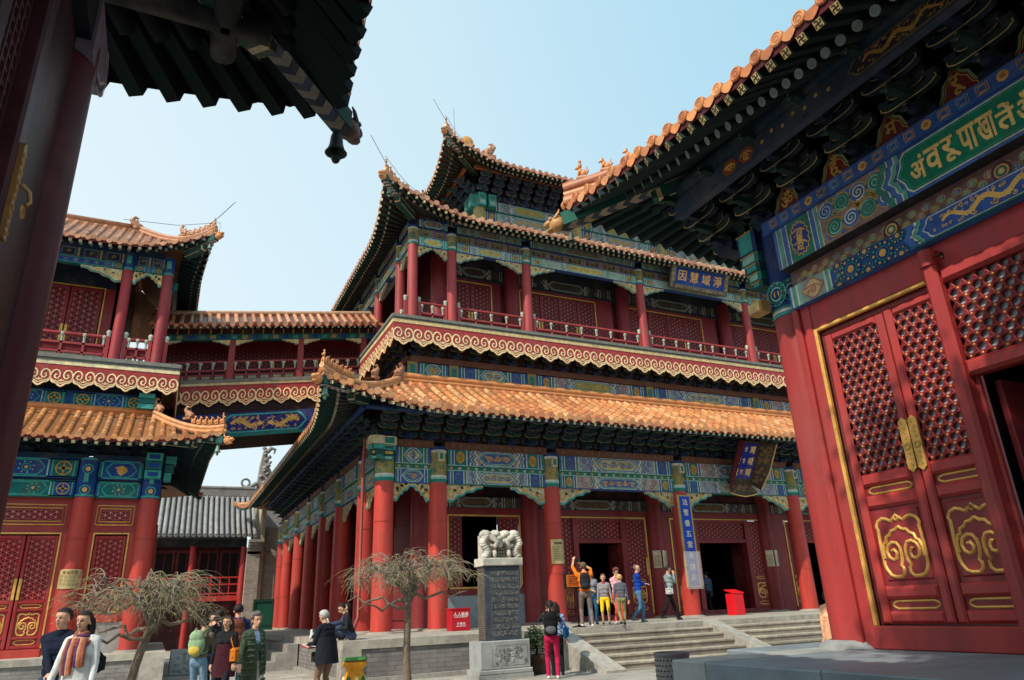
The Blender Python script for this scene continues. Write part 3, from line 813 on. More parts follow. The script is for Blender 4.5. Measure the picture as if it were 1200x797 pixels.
def slot_ornament(mb, M, u0, u1, v0, v1, w, wd=0.02, m=None, col=None, hh=0.015):
    c = (v0 + v1) / 2; k = (v1 - v0)
    mb.ribbon([(u0, c), (u0 + k * 0.3, v0 + k * 0.2), (u0 + k * 0.8, v0), (u1 - k * 0.8, v0), (u1 - k * 0.3, v0 + k * 0.2), (u1, c), (u1 - k * 0.3, v1 - k * 0.2), (u1 - k * 0.8, v1), (u0 + k * 0.8, v1), (u0 + k * 0.3, v1 - k * 0.2)], wd, w, m or GOLD, col or C['gold'], M, True, hh)

def door_leaf(parent, M, u0, u1, v0, v1, w, red=None, handle=0, lat_sp=0.15, split=0.40, th=0.07, name='door_leaf', low=True, ground=None, gold=True):
    """panelled leaf: lattice above, gilt cloud panel below. handle: -1 / +1 side"""
    red = red or C['red2']; W = u1 - u0; H = v1 - v0; st = min(0.1, W * 0.11)
    b = MB()
    vs_ = v0 + H * split if low else v0
    def fr(a0, a1, b0, b1): b.bbox((a0, b0, w), (a1, b1, w + th), min(0.015, st * 0.2), LACQ, red, M)
    fr(u0, u0 + st, v0, v1); fr(u1 - st, u1, v0, v1)
    fr(u0 + st, u1 - st, v1 - st, v1); fr(u0 + st, u1 - st, vs_ - st * 0.5, vs_ + st * 0.5); fr(u0 + st, u1 - st, v0, v0 + st)
    if low:
        h = vs_ - v0
        y1, y2 = v0 + h * 0.2, v0 + h * 0.8
        fr(u0 + st, u1 - st, y1, y1 + st * 0.8); fr(u0 + st, u1 - st, y2, y2 + st * 0.8)
        b.rect(u0 + st, u1 - st, v0 + st, vs_, w + th * 0.3, LACQ, mulc(red, 0.9), M)
    o = b.build(name, parent)
    l = MB(); lattice_small(l, M, u0 + st, u1 - st, vs_ + st * 0.5, v1 - st, w + th * 0.25, lat_sp, ground, mulc(red, 1.0)); l.build('lattice', o)
    if low and gold:
        g = MB()
        cloud_ornament(g, M, u0 + st * 1.6, u1 - st * 1.6, y1 + st * 1.2, y2 - st * 0.4, w + th * 0.32, W * 0.05, GOLD, C['gold'], 0.02)
        g.build('cloud_ornament', o)
        g = MB()
        slot_ornament(g, M, u0 + st * 1.6, u1 - st * 1.6, v0 + st * 1.2, y1 - st * 0.2, w + th * 0.32, W * 0.035)
        g.build('slot_ornament', o)
        g = MB(); slot_ornament(g, M, u0 + st * 1.6, u1 - st * 1.6, y2 + st * 1.0, vs_ - st * 0.7, w + th * 0.32, W * 0.035); g.build('slot_ornament', o)
    if handle:
        hu = u0 + st * 0.5 if handle < 0 else u1 - st * 0.5; hv = vs_ + H * 0.02
        g = MB(); g.bbox((hu - st * 0.42, hv, w + th), (hu + st * 0.42, hv + H * 0.19, w + th + 0.015), 0.006, GOLD, C['gold'], M); g.build('handle', o)
    return o

def balustrade(parent, M, u0, u1, v0, w, red, n_post, top=1.0, slope=0.0, vase=True):
    """gallery railing: rails with vase-shaped struts above low panels"""
    def sv(u): return v0 + slope * u
    b = MB()
    def rail(v, r):
        b.tube([M @ Vector((u0, sv(u0) + v, w)), M @ Vector((u1, sv(u1) + v, w))], r, LACQ, red, 8)
    def bar(a0, a1, v_0, v_1, t=0.035):
        p = [(a0, sv(a0) + v_0), (a1, sv(a1) + v_0), (a1, sv(a1) + v_1), (a0, sv(a0) + v_1)]
        b.prism(p, w - t, w + t, LACQ, red, M)
    rail(top, 0.06); bar(u0, u1, 0.56, 0.63); bar(u0, u1, 0.27, 0.33); bar(u0, u1, 0.04, 0.1)
    for i in range(n_post + 1):
        u = u0 + (u1 - u0) * i / n_post
        bar(max(u0, u - 0.035), min(u1, u + 0.035), 0.04, 0.63)
    for i in range(n_post):
        a = u0 + (u1 - u0) * i / n_post; c = u0 + (u1 - u0) * (i + 1) / n_post
        p = [(a + 0.08, sv(a) + 0.11), (c - 0.08, sv(c) + 0.11), (c - 0.08, sv(c) + 0.26), (a + 0.08, sv(a) + 0.26)]
        b.poly(p, w, PAINT, S(150, 152, 130), M)
        b.ribbon([(a + 0.14, sv(a) + 0.185), (c - 0.14, sv(c) + 0.185)], 0.05, w + 0.004, PAINT, C['green'], M)
        p = [(a + 0.035, sv(a) + 0.33), (c - 0.035, sv(c) + 0.33), (c - 0.035, sv(c) + 0.56), (a + 0.035, sv(a) + 0.56)]
        b.poly(p, w - 0.01, WOOD, mulc(red, 0.45), M)
    o = b.build('railing', parent)
    if vase:
        g = MB(); g.lathe([(0.03, 0.0), (0.04, 0.03), (0.028, 0.08), (0.04, 0.16), (0.05, 0.2), (0.07, 0.23), (0.075, 0.29), (0.04, 0.32)], PAINT, S(176, 186, 166), 8)
        me = g.mesh('vase_strut')
        for i in range(n_post + 1):
            u = u0 + (u1 - u0) * i / n_post
            if i in (0, n_post): u += 0.06 * (1 if i == 0 else -1)
            p = M @ Vector((u, sv(u) + 0.63, w))
            inst('vase_strut', me, o, Matrix.Translation(p))
    return o

def painted_column_top(mb, x, y, r, z0, z1, A=None, gold=None):
    mb.cyl((x, y, z0), (x, y, z1), r * 1.015, r * 1.01, PAINT, gold or S(150, 138, 84), 18, False)
    for a, b, c in ((0.0, 0.1, C['green']), (0.1, 0.16, C['lteal']), (0.16, 0.2, C['white']), (0.82, 0.9, C['white']), (0.9, 1.0, C['dblue'])):
        mb.cyl((x, y, z0 + (z1 - z0) * a), (x, y, z0 + (z1 - z0) * b), r * 1.03, r * 1.03, PAINT, c, 18, False)
    rn = random.Random(int(x * 100 + y * 7))
    for _ in range(26):
        th = rn.uniform(0, 2 * PI); v = rn.uniform(z0 + (z1 - z0) * 0.24, z0 + (z1 - z0) * 0.8)
        F = frame((x + r * 1.03 * math.cos(th), y + r * 1.03 * math.sin(th), v), (-math.sin(th), math.cos(th), 0))
        mb.ribbon(spiral(0, 0, rn.uniform(0.06, 0.11), rn.uniform(0, 6), 1.1, 9, 0.2), 0.022, 0.004, PAINT, rn.choice([C['green'], C['goldp'], C['teal'], S(70, 90, 60)]), F)
# =============================================================== ground and sky
g = MB()
g.box((-60, -30, -0.3), (90, 120, 0.0), PAVE, S(180, 174, 162))
g.build('courtyard_paving', kind='structure')
g = MB()
g.add([(-900, -900, -0.02), (900, -900, -0.02), (900, 900, -0.02), (-900, 900, -0.02)], [(0, 1, 2, 3)], STONE, S(120, 116, 106))
g.build('ground', kind='structure')

# =============================================================== main pavilion
B = thing('temple_pavilion', 'tall three-tiered red temple pavilion with orange tiled roofs and painted green and blue beams', 'pavilion', (20.7, 33, 0))
ZP = 0.91; YF = 22.3; XW = 6.1
CX = [6.1, 7.9, 12.15, 17.75, 23.65, 29.25, 33.5, 35.3]
CY = [22.3, 24.6, 28.3, 31.5, 34.7, 37.9, 41.5, 43.7]
SM = south(YF)
rnd = random.Random(3)

# platform
b = MB()
b.box((4.05, 17.95, 0), (37.3, 46, ZP - 0.19), BRICK, S(142, 138, 134))
b.box((4.0, 17.9, ZP - 0.19), (37.4, 46.1, ZP), STONE, S(178, 172, 160))
b.box((3.98, 17.88, 0), (4.45, 18.35, ZP - 0.192), STONE, S(172, 166, 154))
b.box((3.9, 17.8, 0), (37.5, 46.2, 0.10), STONE, S(160, 156, 148))
b.build('platform', B)
# steps with sloping side stones
def stair(parent, x0, x1, y1, z, n, run, name='step'):
    for i in range(n):
        s_ = MB(); zt = z * (n - i) / (n + 0) - z / n * 0.0
        zt = z - z / n * (i + 1) + 0.001
        if zt < 0.02: continue
        c = mulc(S(172, 162, 146), rnd.uniform(0.85, 1.08))
        cuts = [x0] + sorted(x0 + (x1 - x0) * f for f in (rnd.uniform(0.15, 0.45), rnd.uniform(0.55, 0.85))) + [x1]
        for a_, b_ in zip(cuts, cuts[1:]):
            cc = mulc(c, rnd.uniform(0.82, 1.12)); dz = rnd.uniform(-0.006, 0.006)
            s_.box((a_ + 0.004, y1 - run * (i + 1), 0.0), (b_ - 0.004, y1 - run * i - 0.002, zt - 0.05), STONE, mulc(cc, 0.8))
            s_.bbox((a_ + 0.003, y1 - run * (i + 1) - 0.02, zt - 0.049), (b_ - 0.003, y1 - run * i - 0.002, zt + dz), 0.012, STONE, mulc(cc, 1.08))
        s_.build(name, parent)
def cheek(parent, x0, x1, y1, z, ln, col=None):
    c = MB()
    F = frame((0, 0, 0), (0, -1, 0))      # u=-Y, w=-X
    pts = [(-y1, 0), (-y1 + ln, 0), (-y1 + ln, 0.06), (-y1, z + 0.02)]
    c.prism(pts, -x1, -x0, STONE, col or S(170, 166, 156), F)
    c.build('sloping_side_stone', parent)
st = MB(); st.box((9.9, 15.4, 0.0), (20.0, 17.85, 0.012), STONE, S(150, 144, 132)); sto = st.build('stone_staircase', B)
for a, c in ((9.95, 14.55), (15.05, 19.6)): stair(sto, a, c, 17.88, ZP, 6, 0.42)
for a in (9.4, 14.55, 19.6): cheek(sto, a, a + (0.55 if a < 10 else 0.5), 17.88, ZP, 2.75)

# ground-floor columns
def column(x, y, z0, z1, r, red, ztop=None, base=True):
    c = MB()
    c.cyl((x, y, z0 + 0.06), (x, y, z1), r, r * 0.955, LACQ, red, 22, False)
    for k in (0.35, 0.72):
        zz = z0 + (z1 - z0) * k
        c.cyl((x, y, zz), (x, y, zz + 0.03), r * 1.008, r * 1.008, LACQ, mulc(red, 0.8), 22, False)
    o = c.build('column', B)
    if base:
        q = MB(); q.lathe([(r * 1.45, 0), (r * 1.4, 0.03), (r * 1.12, 0.06), (r, 0.065)], STONE, S(160, 154, 142), 20, Matrix.Translation((x, y, z0))); q.build('column_base', o)
    if ztop:
        p = MB(); painted_column_top(p, x, y, r * 0.955, z1, ztop); p.build('painted_collar', o)
    return o
for x in CX: column(x, YF, ZP, 5.42, 0.315, C['red'], 6.62)
for y in CY[1:]: column(XW, y, ZP, 5.42, 0.315, C['red'], 6.62)
for x in (7.95, 12.2, 17.85, 23.75, 29.3, 33.5): column(x, 24.22, ZP, 6.7, 0.36, C['red2'], None, True)

# beams
palettes = [(C['blue'], C['green'], S(70, 96, 150), C['goldp'], C['pink']), (C['green'], C['blue'], S(196, 180, 120), S(88, 110, 160), S(150, 150, 160))]
def ground_beams(M, a, c, seed, west_=False):
    r_ = random.Random(seed)
    q = MB()
    p1, p2 = palettes if seed % 2 else (palettes[1], palettes[0])
    q.box((a, 6.02, -0.2), (c, 6.56, 0.165), PAINT, p1[0], M)
    q.box((a, 5.86, -0.16), (c, 6.02, 0.10), PAINT, C['green'], M)
    q.box((a, 5.40, -0.18), (c, 5.86, 0.145), PAINT, p2[0], M)
    q.box((a - 0.1, 6.56, -0.25), (c + 0.1, 6.8, 0.22), PAINT, C['brown'], M)
    n = int((c - a) / 0.3)
    for i in range(n):
        u = a + (c - a) * (i + 0.5) / n
        q.rect(u - 0.05, u + 0.05, 5.9, 5.98, 0.103, PAINT, C['pale'] if i % 2 else C['goldp'], M)
        q.ribbon(spiral(u, 6.68, 0.07, 0, 1.1, 8), 0.02, 0.224, PAINT, S(150, 110, 80), M)
    q.ribbon([(a, 5.86), (c, 5.86)], 0.03, 0.149, PAINT, C['lteal'], M)
    q.ribbon([(a, 6.03), (c, 6.03)], 0.03, 0.169, PAINT, C['lteal'], M)
    beam_rich(q, M, a, c, 6.05, 6.55, 0.17, *p1, r_, not west_ or True)
    beam_rich(q, M, a, c, 5.42, 5.84, 0.15, *p2, r_, True)
    q.build('painted_beam', B)
    s_ = MB()
    L_ = min(1.3, (c - a) * 0.5)
    brace(s_, M, a, 5.40, L_, 0.55, 1, 0.06); s_.build('beam_brace', B)
    s_ = MB(); brace(s_, M, c, 5.40, L_, 0.55, -1, 0.06); s_.build('beam_brace', B)
for i in range(7):
    ground_beams(SM, CX[i] + 0.3, CX[i + 1] - 0.3, i)
WM = west(XW)
for i in range(7):
    ground_beams(WM, -CY[i + 1] + 0.3, -CY[i] - 0.3, i + 1, True)
# stacked beam-ends at the corner
for M, u in ((SM, CX[0] - 0.42), (SM, CX[0] + 0.0), (WM, -CY[0] + 0.42), (WM, -CY[0])):
    e = MB()
    for k, (v0, v1) in enumerate(((6.06, 6.2), (6.2, 6.36), (6.36, 6.52), (6.52, 6.8))):
        hw = 0.16 + 0.02 * k
        e.box((u - hw, v0, 0.2), (u + hw, v1 - 0.012, 0.42 + 0.05 * k), PAINT, (C['green'], C['dgreen'], C['teal'], C['pale'])[k], M)
        e.rect(u - hw * 0.7, u + hw * 0.7, v0 + 0.03, v1 - 0.045, 0.424 + 0.05 * k, PAINT, (C['lteal'], C['goldp'], C['dgreen'], C['green'])[k], M)
    e.build('beam_end', B)
for x in CX[1:6]:
    e = MB(); e.box((x - 0.1, 6.1, 0.2), (x + 0.1, 6.42, 0.42), PAINT, C['pale'], SM); e.rect(x - 0.06, x + 0.06, 6.16, 6.36, 0.424, PAINT, C['green'], SM); e.build('beam_end', B)

# inner walls of the ground floor
IN = south(24.2)
def wallpiece(name, M, u0, u1, v0, v1, w0, w1, col, m=None):
    q = MB(); q.box((u0, v0, w0), (u1, v1, w1), m or LACQ, col, M); return q.build(name, B)
def gold_frame(q, M, u0, u1, v0, v1, w, wd=0.06):
    for a in ((u0, u0 + wd, v0, v1), (u1 - wd, u1, v0, v1), (u0 + wd, u1 - wd, v1 - wd, v1)):
        q.box((a[0], a[2], w), (a[1], a[3], w + 0.03), GOLD, C['gold'], M)
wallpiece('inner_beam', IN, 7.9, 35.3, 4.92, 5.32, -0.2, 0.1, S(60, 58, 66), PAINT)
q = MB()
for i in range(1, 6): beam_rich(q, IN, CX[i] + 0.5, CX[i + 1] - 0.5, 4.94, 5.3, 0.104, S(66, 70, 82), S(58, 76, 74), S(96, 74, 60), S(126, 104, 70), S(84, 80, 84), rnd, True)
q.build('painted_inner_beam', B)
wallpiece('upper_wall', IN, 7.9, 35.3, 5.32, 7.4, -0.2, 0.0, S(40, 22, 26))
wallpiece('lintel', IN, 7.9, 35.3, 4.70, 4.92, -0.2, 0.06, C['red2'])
def recess(M, u0, u1, v0, v1, dep=2.5):  # near-black box: the room's darkness is put into its colour
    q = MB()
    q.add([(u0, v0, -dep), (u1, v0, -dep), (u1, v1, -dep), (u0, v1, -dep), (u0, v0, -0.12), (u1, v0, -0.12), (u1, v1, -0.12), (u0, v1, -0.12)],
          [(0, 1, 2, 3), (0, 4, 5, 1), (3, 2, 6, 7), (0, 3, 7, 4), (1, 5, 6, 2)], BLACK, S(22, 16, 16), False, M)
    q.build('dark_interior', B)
# bay with low marble wall and window
wallpiece('low_wall', IN, 8.3, 11.85, ZP, 1.95, -0.2, 0.02, S(140, 152, 158), MARBLE)
wallpiece('window_sill', IN, 8.3, 11.85, 1.95, 2.16, -0.2, 0.05, C['red2'])
wallpiece('wall_panel', IN, 8.2, 8.9, 2.16, 4.7, -0.15, 0.0, C['red2']); wallpiece('wall_panel', IN, 11.8, 12.0, 2.16, 4.7, -0.15, 0.0, C['red2'])
q = MB(); gold_frame(q, IN, 8.92, 11.8, 2.17, 4.69, 0.005); q.box((8.92, 2.165, 0.005), (11.8, 2.22, 0.035), GOLD, C['gold'], IN); q.build('gilt_frame', B)
door_leaf(B, IN, 8.98, 9.48, 2.22, 4.62, -0.05, C['red2'], 0, 0.17, low=False, name='window_leaf')
door_leaf(B, IN, 10.9, 11.72, 2.22, 4.62, -0.05, C['red2'], 0, 0.17, low=False, name='window_leaf')
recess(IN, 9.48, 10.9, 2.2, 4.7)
# door bays
def door_bay(xa, xb, fa, fb, o0, o1, hl=1):
    """gilt frame fa..fb, open doorway o0..o1"""
    wallpiece('wall_panel', IN, xa + 0.3, fa, ZP, 4.7, -0.15, 0.0, C['red2']); wallpiece('wall_panel', IN, fb, xb - 0.3, ZP, 4.7, -0.15, 0.0, C['red2'])
    q = MB(); gold_frame(q, IN, fa, fb, ZP + 0.15, 4.68, 0.005); q.build('gilt_frame', B)
    wallpiece('door_sill', IN, fa, fb, ZP, ZP + 0.17, -0.15, 0.03, mulc(C['red2'], 0.8))
    for a, c in ((o0 - 0.22, o0), (o1, o1 + 0.22)):
        wallpiece('door_post', IN, a, c, ZP + 0.17, 4.62, -0.15, 0.1, C['red2'])
    wallpiece('door_head', IN, o0, o1, 3.69, 3.83, -0.15, 0.08, C['red2']); wallpiece('door_head', IN, o0, o1, 4.52, 4.62, -0.15, 0.08, C['red2'])
    q = MB(); lattice_small(q, IN, o0, o1, 3.83, 4.52, 0.0, 0.17, None, C['red2']); q.build('transom_lattice', B)
    door_leaf(B, IN, fa + 0.07, o0 - 0.23, ZP + 0.18, 4.6, -0.04, C['red2'], 0, 0.17, 0.37)
    door_leaf(B, IN, o1 + 0.23, fb - 0.07, ZP + 0.18, 4.6, -0.04, C['red2'], 1, 0.17, 0.37)
    # half-open inner leaf
    q = MB(); q.box((o1 - 0.03, ZP + 0.2, -0.9), (o1 - 0.0, 3.68, -0.16), LACQ, C['dred'], IN); q.build('open_leaf', B)
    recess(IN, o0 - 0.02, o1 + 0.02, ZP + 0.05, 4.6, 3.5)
door_bay(12.15, 17.75, 13.45, 17.42, 14.2, 16.15)
door_bay(17.75, 23.65, 18.6, 23.95, 19.95, 22.5)
door_bay(23.65, 29.25, 24.9, 28.5, 26.0, 27.6)
wallpiece('wall_panel', IN, 29.4, 35.3, ZP, 4.7, -0.15, 0.0, C['red2'])
# inner west wall behind the side gallery
IW = west(8.1)
wallpiece('side_wall', IW, -43.7, -24.3, ZP, 7.4, -0.2, 0.0, C['red2'])
q = MB()
for y in CY[1:]:
    q.cyl((8.05, y, ZP), (8.05, y, 7.0), 0.3, 0.3, LACQ, C['red2'], 16, False)
q.build('wall_posts', B, kind='stuff')
for i in range(6):
    q = MB(); a, c = CY[i + 1] + 0.45, CY[i + 2] - 0.45
    q.bbox((-c, 1.2, 0.0), (-a, 4.6, 0.06), 0.03, LACQ, mulc(C['red2'], 0.9), IW); q.build('wall_panel', B)
wallpiece('gallery_ceiling', frame((0, 0, 6.62), (1, 0, 0), (0, 1, 0)), 6.2, 35.2, 22.4, 43.6, 0.0, 0.05, S(40, 52, 50), PAINT)

# bracket clusters
BR = bracket_mesh(3, half=0.3)
def bracket_row(M, u0, u1, v, sp, me=BR, sc=1.0, back=None, vb=0.9):
    n = max(1, int(round((u1 - u0) / sp)))
    for i in range(n + 1):
        u = u0 + (u1 - u0) * i / n
        inst('bracket_set', me, B, M @ Matrix.Translation((u, v, 0)) @ Matrix.Diagonal((sc, sc, sc, 1)))
bracket_row(SM, 6.1, 24.2, 6.8, 0.77); bracket_row(WM, -43.7, -23.0, 6.8, 0.9)
wallpiece('bracket_board', SM, 6.1, 35.3, 6.8, 8.25, -0.1, 0.0, S(66, 48, 52), PAINT); wallpiece('bracket_board', WM, -43.7, -22.3, 6.8, 8.25, -0.1, 0.0, S(66, 48, 52), PAINT)
q = MB(); q.tube([SM @ Vector((5.2, 7.62, 0.95)), SM @ Vector((36, 7.62, 0.95))], 0.1, PAINT, C['dblue'], 8); q.tube([WM @ Vector((-44.6, 7.62, 0.95)), WM @ Vector((-21.4, 7.62, 0.95))], 0.1, PAINT, C['dblue'], 8); q.build('eave_purlin', B)

RAF = Rafters()
E1 = Eave(3.9, 37.5, 20.1, 45.9, 7.42, 2.9, 1.6, 4.0, 0.45, 0.62, 0.2)
E2 = Eave(6.2, 35.2, 22.4, 43.6, 15.85, 5.0, 2.8, 4.0, 0.46, 0.9, 0.25)
E3 = Eave(10.0, 31.4, 26.2, 39.8, 21.7, 6.75, 4.4, 3.6, 0.44, 0.85, 0.25)
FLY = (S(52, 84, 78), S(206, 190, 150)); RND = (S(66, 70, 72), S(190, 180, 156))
for E, ts, nm in ((E1, 0.72, 'lower_roof'), (E2, 0.26, 'upper_roof'), (E3, 0.34, 'top_roof')):
    q = MB(); pale = [S(208, 146, 94), S(198, 132, 82), S(216, 160, 112), S(188, 120, 78)] if E is E1 else [S(204, 150, 114), S(194, 134, 98), S(214, 164, 128), S(180, 122, 92)]
    eave_tiles(q, E, 'S', 0.36, 0.102, 8 if E is E1 else 4, None, pale)
    eave_tiles(q, E, 'W', 0.36, 0.088, 5 if E is E1 else 4, None, pale)
    eave_tiles(q, E, 'N', 0.36, 0.088, 3, None, pale, None, False); eave_tiles(q, E, 'E', 0.36, 0.088, 3, None, pale, None, False)
    ro = q.build('roof', B)
    ln = []
    q = MB()
    l1 = hip_ridge(q, E, 'S', -1, 0.085, 0.17, None, pale, 0.97 if E is not E3 else 0.9); 
    if E is E1:
        l2 = l1
    q.build('hip_ridge', ro)
    hip_beasts(ro, l1, 7 if E is E1 else 6, 0.24 if E is E1 else 0.34, 0.12, 0.85)
    eave_under(RAF, None, E, 'S', ts, 0.27, 0.1, 0.065, (-20, 7) if E is not E3 else None, FLY, RND) if False else None
    w_ = MB()
    for k in ('S', 'W'):
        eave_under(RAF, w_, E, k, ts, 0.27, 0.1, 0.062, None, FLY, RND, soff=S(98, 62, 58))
    w_.build('eave_boarding', ro)
    for e_ in (-1, 1):
        tip, d_ = corner_beam(ro, E, 'S', e_, 0.24, 0.3, ts * 0.95, S(24, 80, 72), C['tile'], True)
        if e_ < 0: E.tip = tip; E.td = d_
# ridge where the lower roof meets the wall
q = MB()
for k, (o, rr, cc) in enumerate(((0.0, 0.11, C['tile2']), (0.16, 0.09, C['tile']), (0.32, 0.12, C['tile']))):
    q.tube([(6.75, 23.1, 9.02 + o), (35.0, 23.1, 9.02 + o)], rr, TILE, cc, 8); q.tube([(6.75, 23.1, 9.02 + o), (6.75, 43, 9.02 + o)], rr, TILE, cc, 8)
q.build('wall_ridge', B)
ridge_dragon(B, (6.75, 23.0, 9.1), PI * 1.25, 0.62)
ridge_dragon(B, (5.6, 21.85, 8.72), PI * 1.25, 0.45)

# ---- gallery floor, wall below it
YB, XB = 22.57, 6.37
PM = south(23.5); PW = west(7.25)
for M, u0, u1 in ((PM, 7.25, 34.1), (PW, -42.5, -23.5)):
    wallpiece('storey_wall', M, u0, u1, 8.6, 11.3, -0.3, 0.0, S(58, 44, 46), PAINT)
    q = MB(); q.box((u0, 10.02, 0.0), (u1, 10.24, 0.14), PAINT, C['brown'], M); q.build('cornice_board', B)
    n = 6
    if M is PM: edges = [7.35, 8.95, 12.2, 17.8, 23.7, 29.3, 34.1]
    else: edges = [-42.5, -38, -34.7, -31.5, -28.3, -25.0, -23.55]
    q = MB()
    for i in range(n):
        a, c = edges[i], edges[i + 1]
        beam_rich(q, M, a + 0.2, c - 0.2, 9.5, 10.0, 0.05, *(palettes[i % 2] if i % 2 else (C['green'], C['blue'], S(150, 150, 90), C['goldp'], C['pink'])), rnd, True)
        q.box((a - 0.18, 9.4, 0.0), (a + 0.18, 10.02, 0.1), PAINT, S(150, 138, 84), M); q.rect(a - 0.1, a + 0.1, 9.55, 9.9, 0.104, PAINT, C['green'], M)
    q.build('painted_beam', B)
BR2 = bracket_mesh(2, 0.22, 0.16, 0.22, 0.26)
for i in range(23): inst('bracket_set', BR2, B, PM @ Matrix.Translation((7.5 + 0.77 * i, 10.24, 0)))
for i in range(10): inst('bracket_set', BR2, B, PW @ Matrix.Translation((-24.0 - 0.9 * i, 10.24, 0)))
FM = south(YB); FW = west(XB)
for M, u0, u1 in ((FM, XB, 35.0), (FW, -43.3, -YB)):
    q = MB()
    q.box((u0 - 0.03, 11.33, -1.3), (u1, 11.44, 0.06), PAINT, S(120, 124, 116), M)
    q.box((u0 - 0.02, 11.27, -0.4), (u1, 11.33, 0.035), PAINT, S(84, 92, 92), M)
    q.box((u0, 11.13, -0.3), (u1, 11.27, 0.02), PAINT, S(214, 192, 140), M)
    q.build('gallery_edge', B)
    q = MB()
    ruyi(q, M, u0, u1, 11.13, 10.3, 0.0, 0.735, C['redf'], S(244, 218, 166))
    q.build('cloud_valance', B)
wallpiece('gallery_soffit', frame((0, 0, 11.2), (1, 0, 0), (0, 1, 0)), 6.4, 35, 22.6, 43.2, 0.0, 0.05, S(44, 30, 32), WOOD)

# ---- upper storey
ZU = 11.44; YU = 23.55; XU = 7.35
UX = [7.35, 8.95, 12.25, 17.95, 24.1, 29.6, 34.05]
UY = [23.55, 25.2, 28.5, 31.6, 34.7, 37.9, 42.5]
UM = south(YU); UW = west(XU)
def ucol(x, y, M=None):
    c = MB(); c.cyl((x, y, ZU), (x, y, 14.85), 0.2, 0.19, LACQ, C['redf'], 16, False)
    o = c.build('column', B)
    p = MB(); painted_column_top(p, x, y, 0.195, 14.85, 15.66); p.build('painted_collar', o)
    for s_ in (-1, 1):
        r_ = MB(); F = UM if M is None else M
        u = x + s_ * 0.27 if M is None else -y + s_ * 0.27
        r_.box((u - 0.05, ZU, -0.05), (u + 0.05, ZU + 1.02, 0.05), LACQ, C['redf'], F)
        r_.lathe([(0.06, 0), (0.075, 0.03), (0.05, 0.07), (0.08, 0.12), (0.07, 0.2), (0.0, 0.24)], PAINT, S(180, 190, 170), 8, Matrix.Translation(F @ Vector((u, ZU + 1.02, 0))))
        r_.build('railing_post', o)
for x in UX: ucol(x, YU)
for y in UY[1:]: ucol(XU, y, UW)
def upper_beams(M, a, c, seed):
    r_ = random.Random(seed + 50)
    q = MB()
    q.box((a, 14.85, -0.12), (c, 15.25, 0.1), PAINT, C['blue'], M)
    q.box((a, 15.25, -0.1), (c, 15.66, 0.02), PAINT, S(150, 112, 100), M)
    q.box((a, 15.66, -0.15), (c, 16.1, 0.12), PAINT, C['dblue'], M)
    p = palettes[1] if seed % 2 else palettes[0]
    beam_rich(q, M, a, c, 14.87, 15.23, 0.104, (S(84, 128, 168) if seed % 2 else S(72, 152, 140)), S(90, 170, 160), S(204, 194, 126), C['goldp'], S(164, 188, 178), r_, True)
    beam_rich(q, M, a, c, 15.68, 16.0, 0.124, (C['green'] if seed % 2 else C['dblue']), C['teal'], S(110, 100, 100), S(160, 140, 100), S(110, 130, 130), r_, True)
    n = max(2, int(round((c - a) / 0.82)))
    for i in range(n):
        u0 = a + (c - a) * (i + 0.12) / n; u1 = a + (c - a) * (i + 0.88) / n
        cc = C['dblue'] if i % 2 else C['dgreen']
        q.rect(u0, u1, 15.27, 15.64, 0.026, PAINT, (C['blue'] if i % 2 else C['green']), M)
        q.rect(u0 + 0.05, u1 - 0.05, 15.32, 15.59, 0.03, PAINT, S(58, 56, 58), M)
        q.ribbon(spiral((u0 + u1) / 2 - 0.11, 15.455, 0.1, 0, 1.2, 9), 0.03, 0.034, PAINT, S(170, 140, 90), M)
        q.ribbon(spiral((u0 + u1) / 2 + 0.11, 15.455, 0.1, PI, 1.2, 9, 0.12, -1), 0.03, 0.034, PAINT, S(170, 140, 90), M)
        q.ribbon([(u0 + 0.05, 15.34), (u1 - 0.05, 15.34)], 0.02, 0.034, PAINT, C['goldp'], M); q.ribbon([(u0 + 0.05, 15.57), (u1 - 0.05, 15.57)], 0.02, 0.034, PAINT, C['goldp'], M)
    q.build('painted_beam', B)
    L_ = min(1.15, (c - a) * 0.48)
    for s_, u in ((1, a), (-1, c)):
        t_ = MB(); brace(t_, M, u, 14.85, L_, 0.42, s_, 0.05); t_.build('beam_brace', B)
for i in range(6):
    a, c = UX[i], UX[i + 1]
    upper_beams(UM, a + 0.2, c - 0.2, i)
    balustrade(B, UM, a + 0.32, c - 0.32, ZU, 0.0, C['redf'], max(2, int(round((c - a) / 0.78))))
for i in range(6):
    a, c = -UY[i + 1], -UY[i]
    upper_beams(UW, a + 0.2, c - 0.2, i)
    balustrade(B, UW, a + 0.32, c - 0.32, ZU, 0.0, C['redf'], max(2, int(round((c - a) / 0.78))))
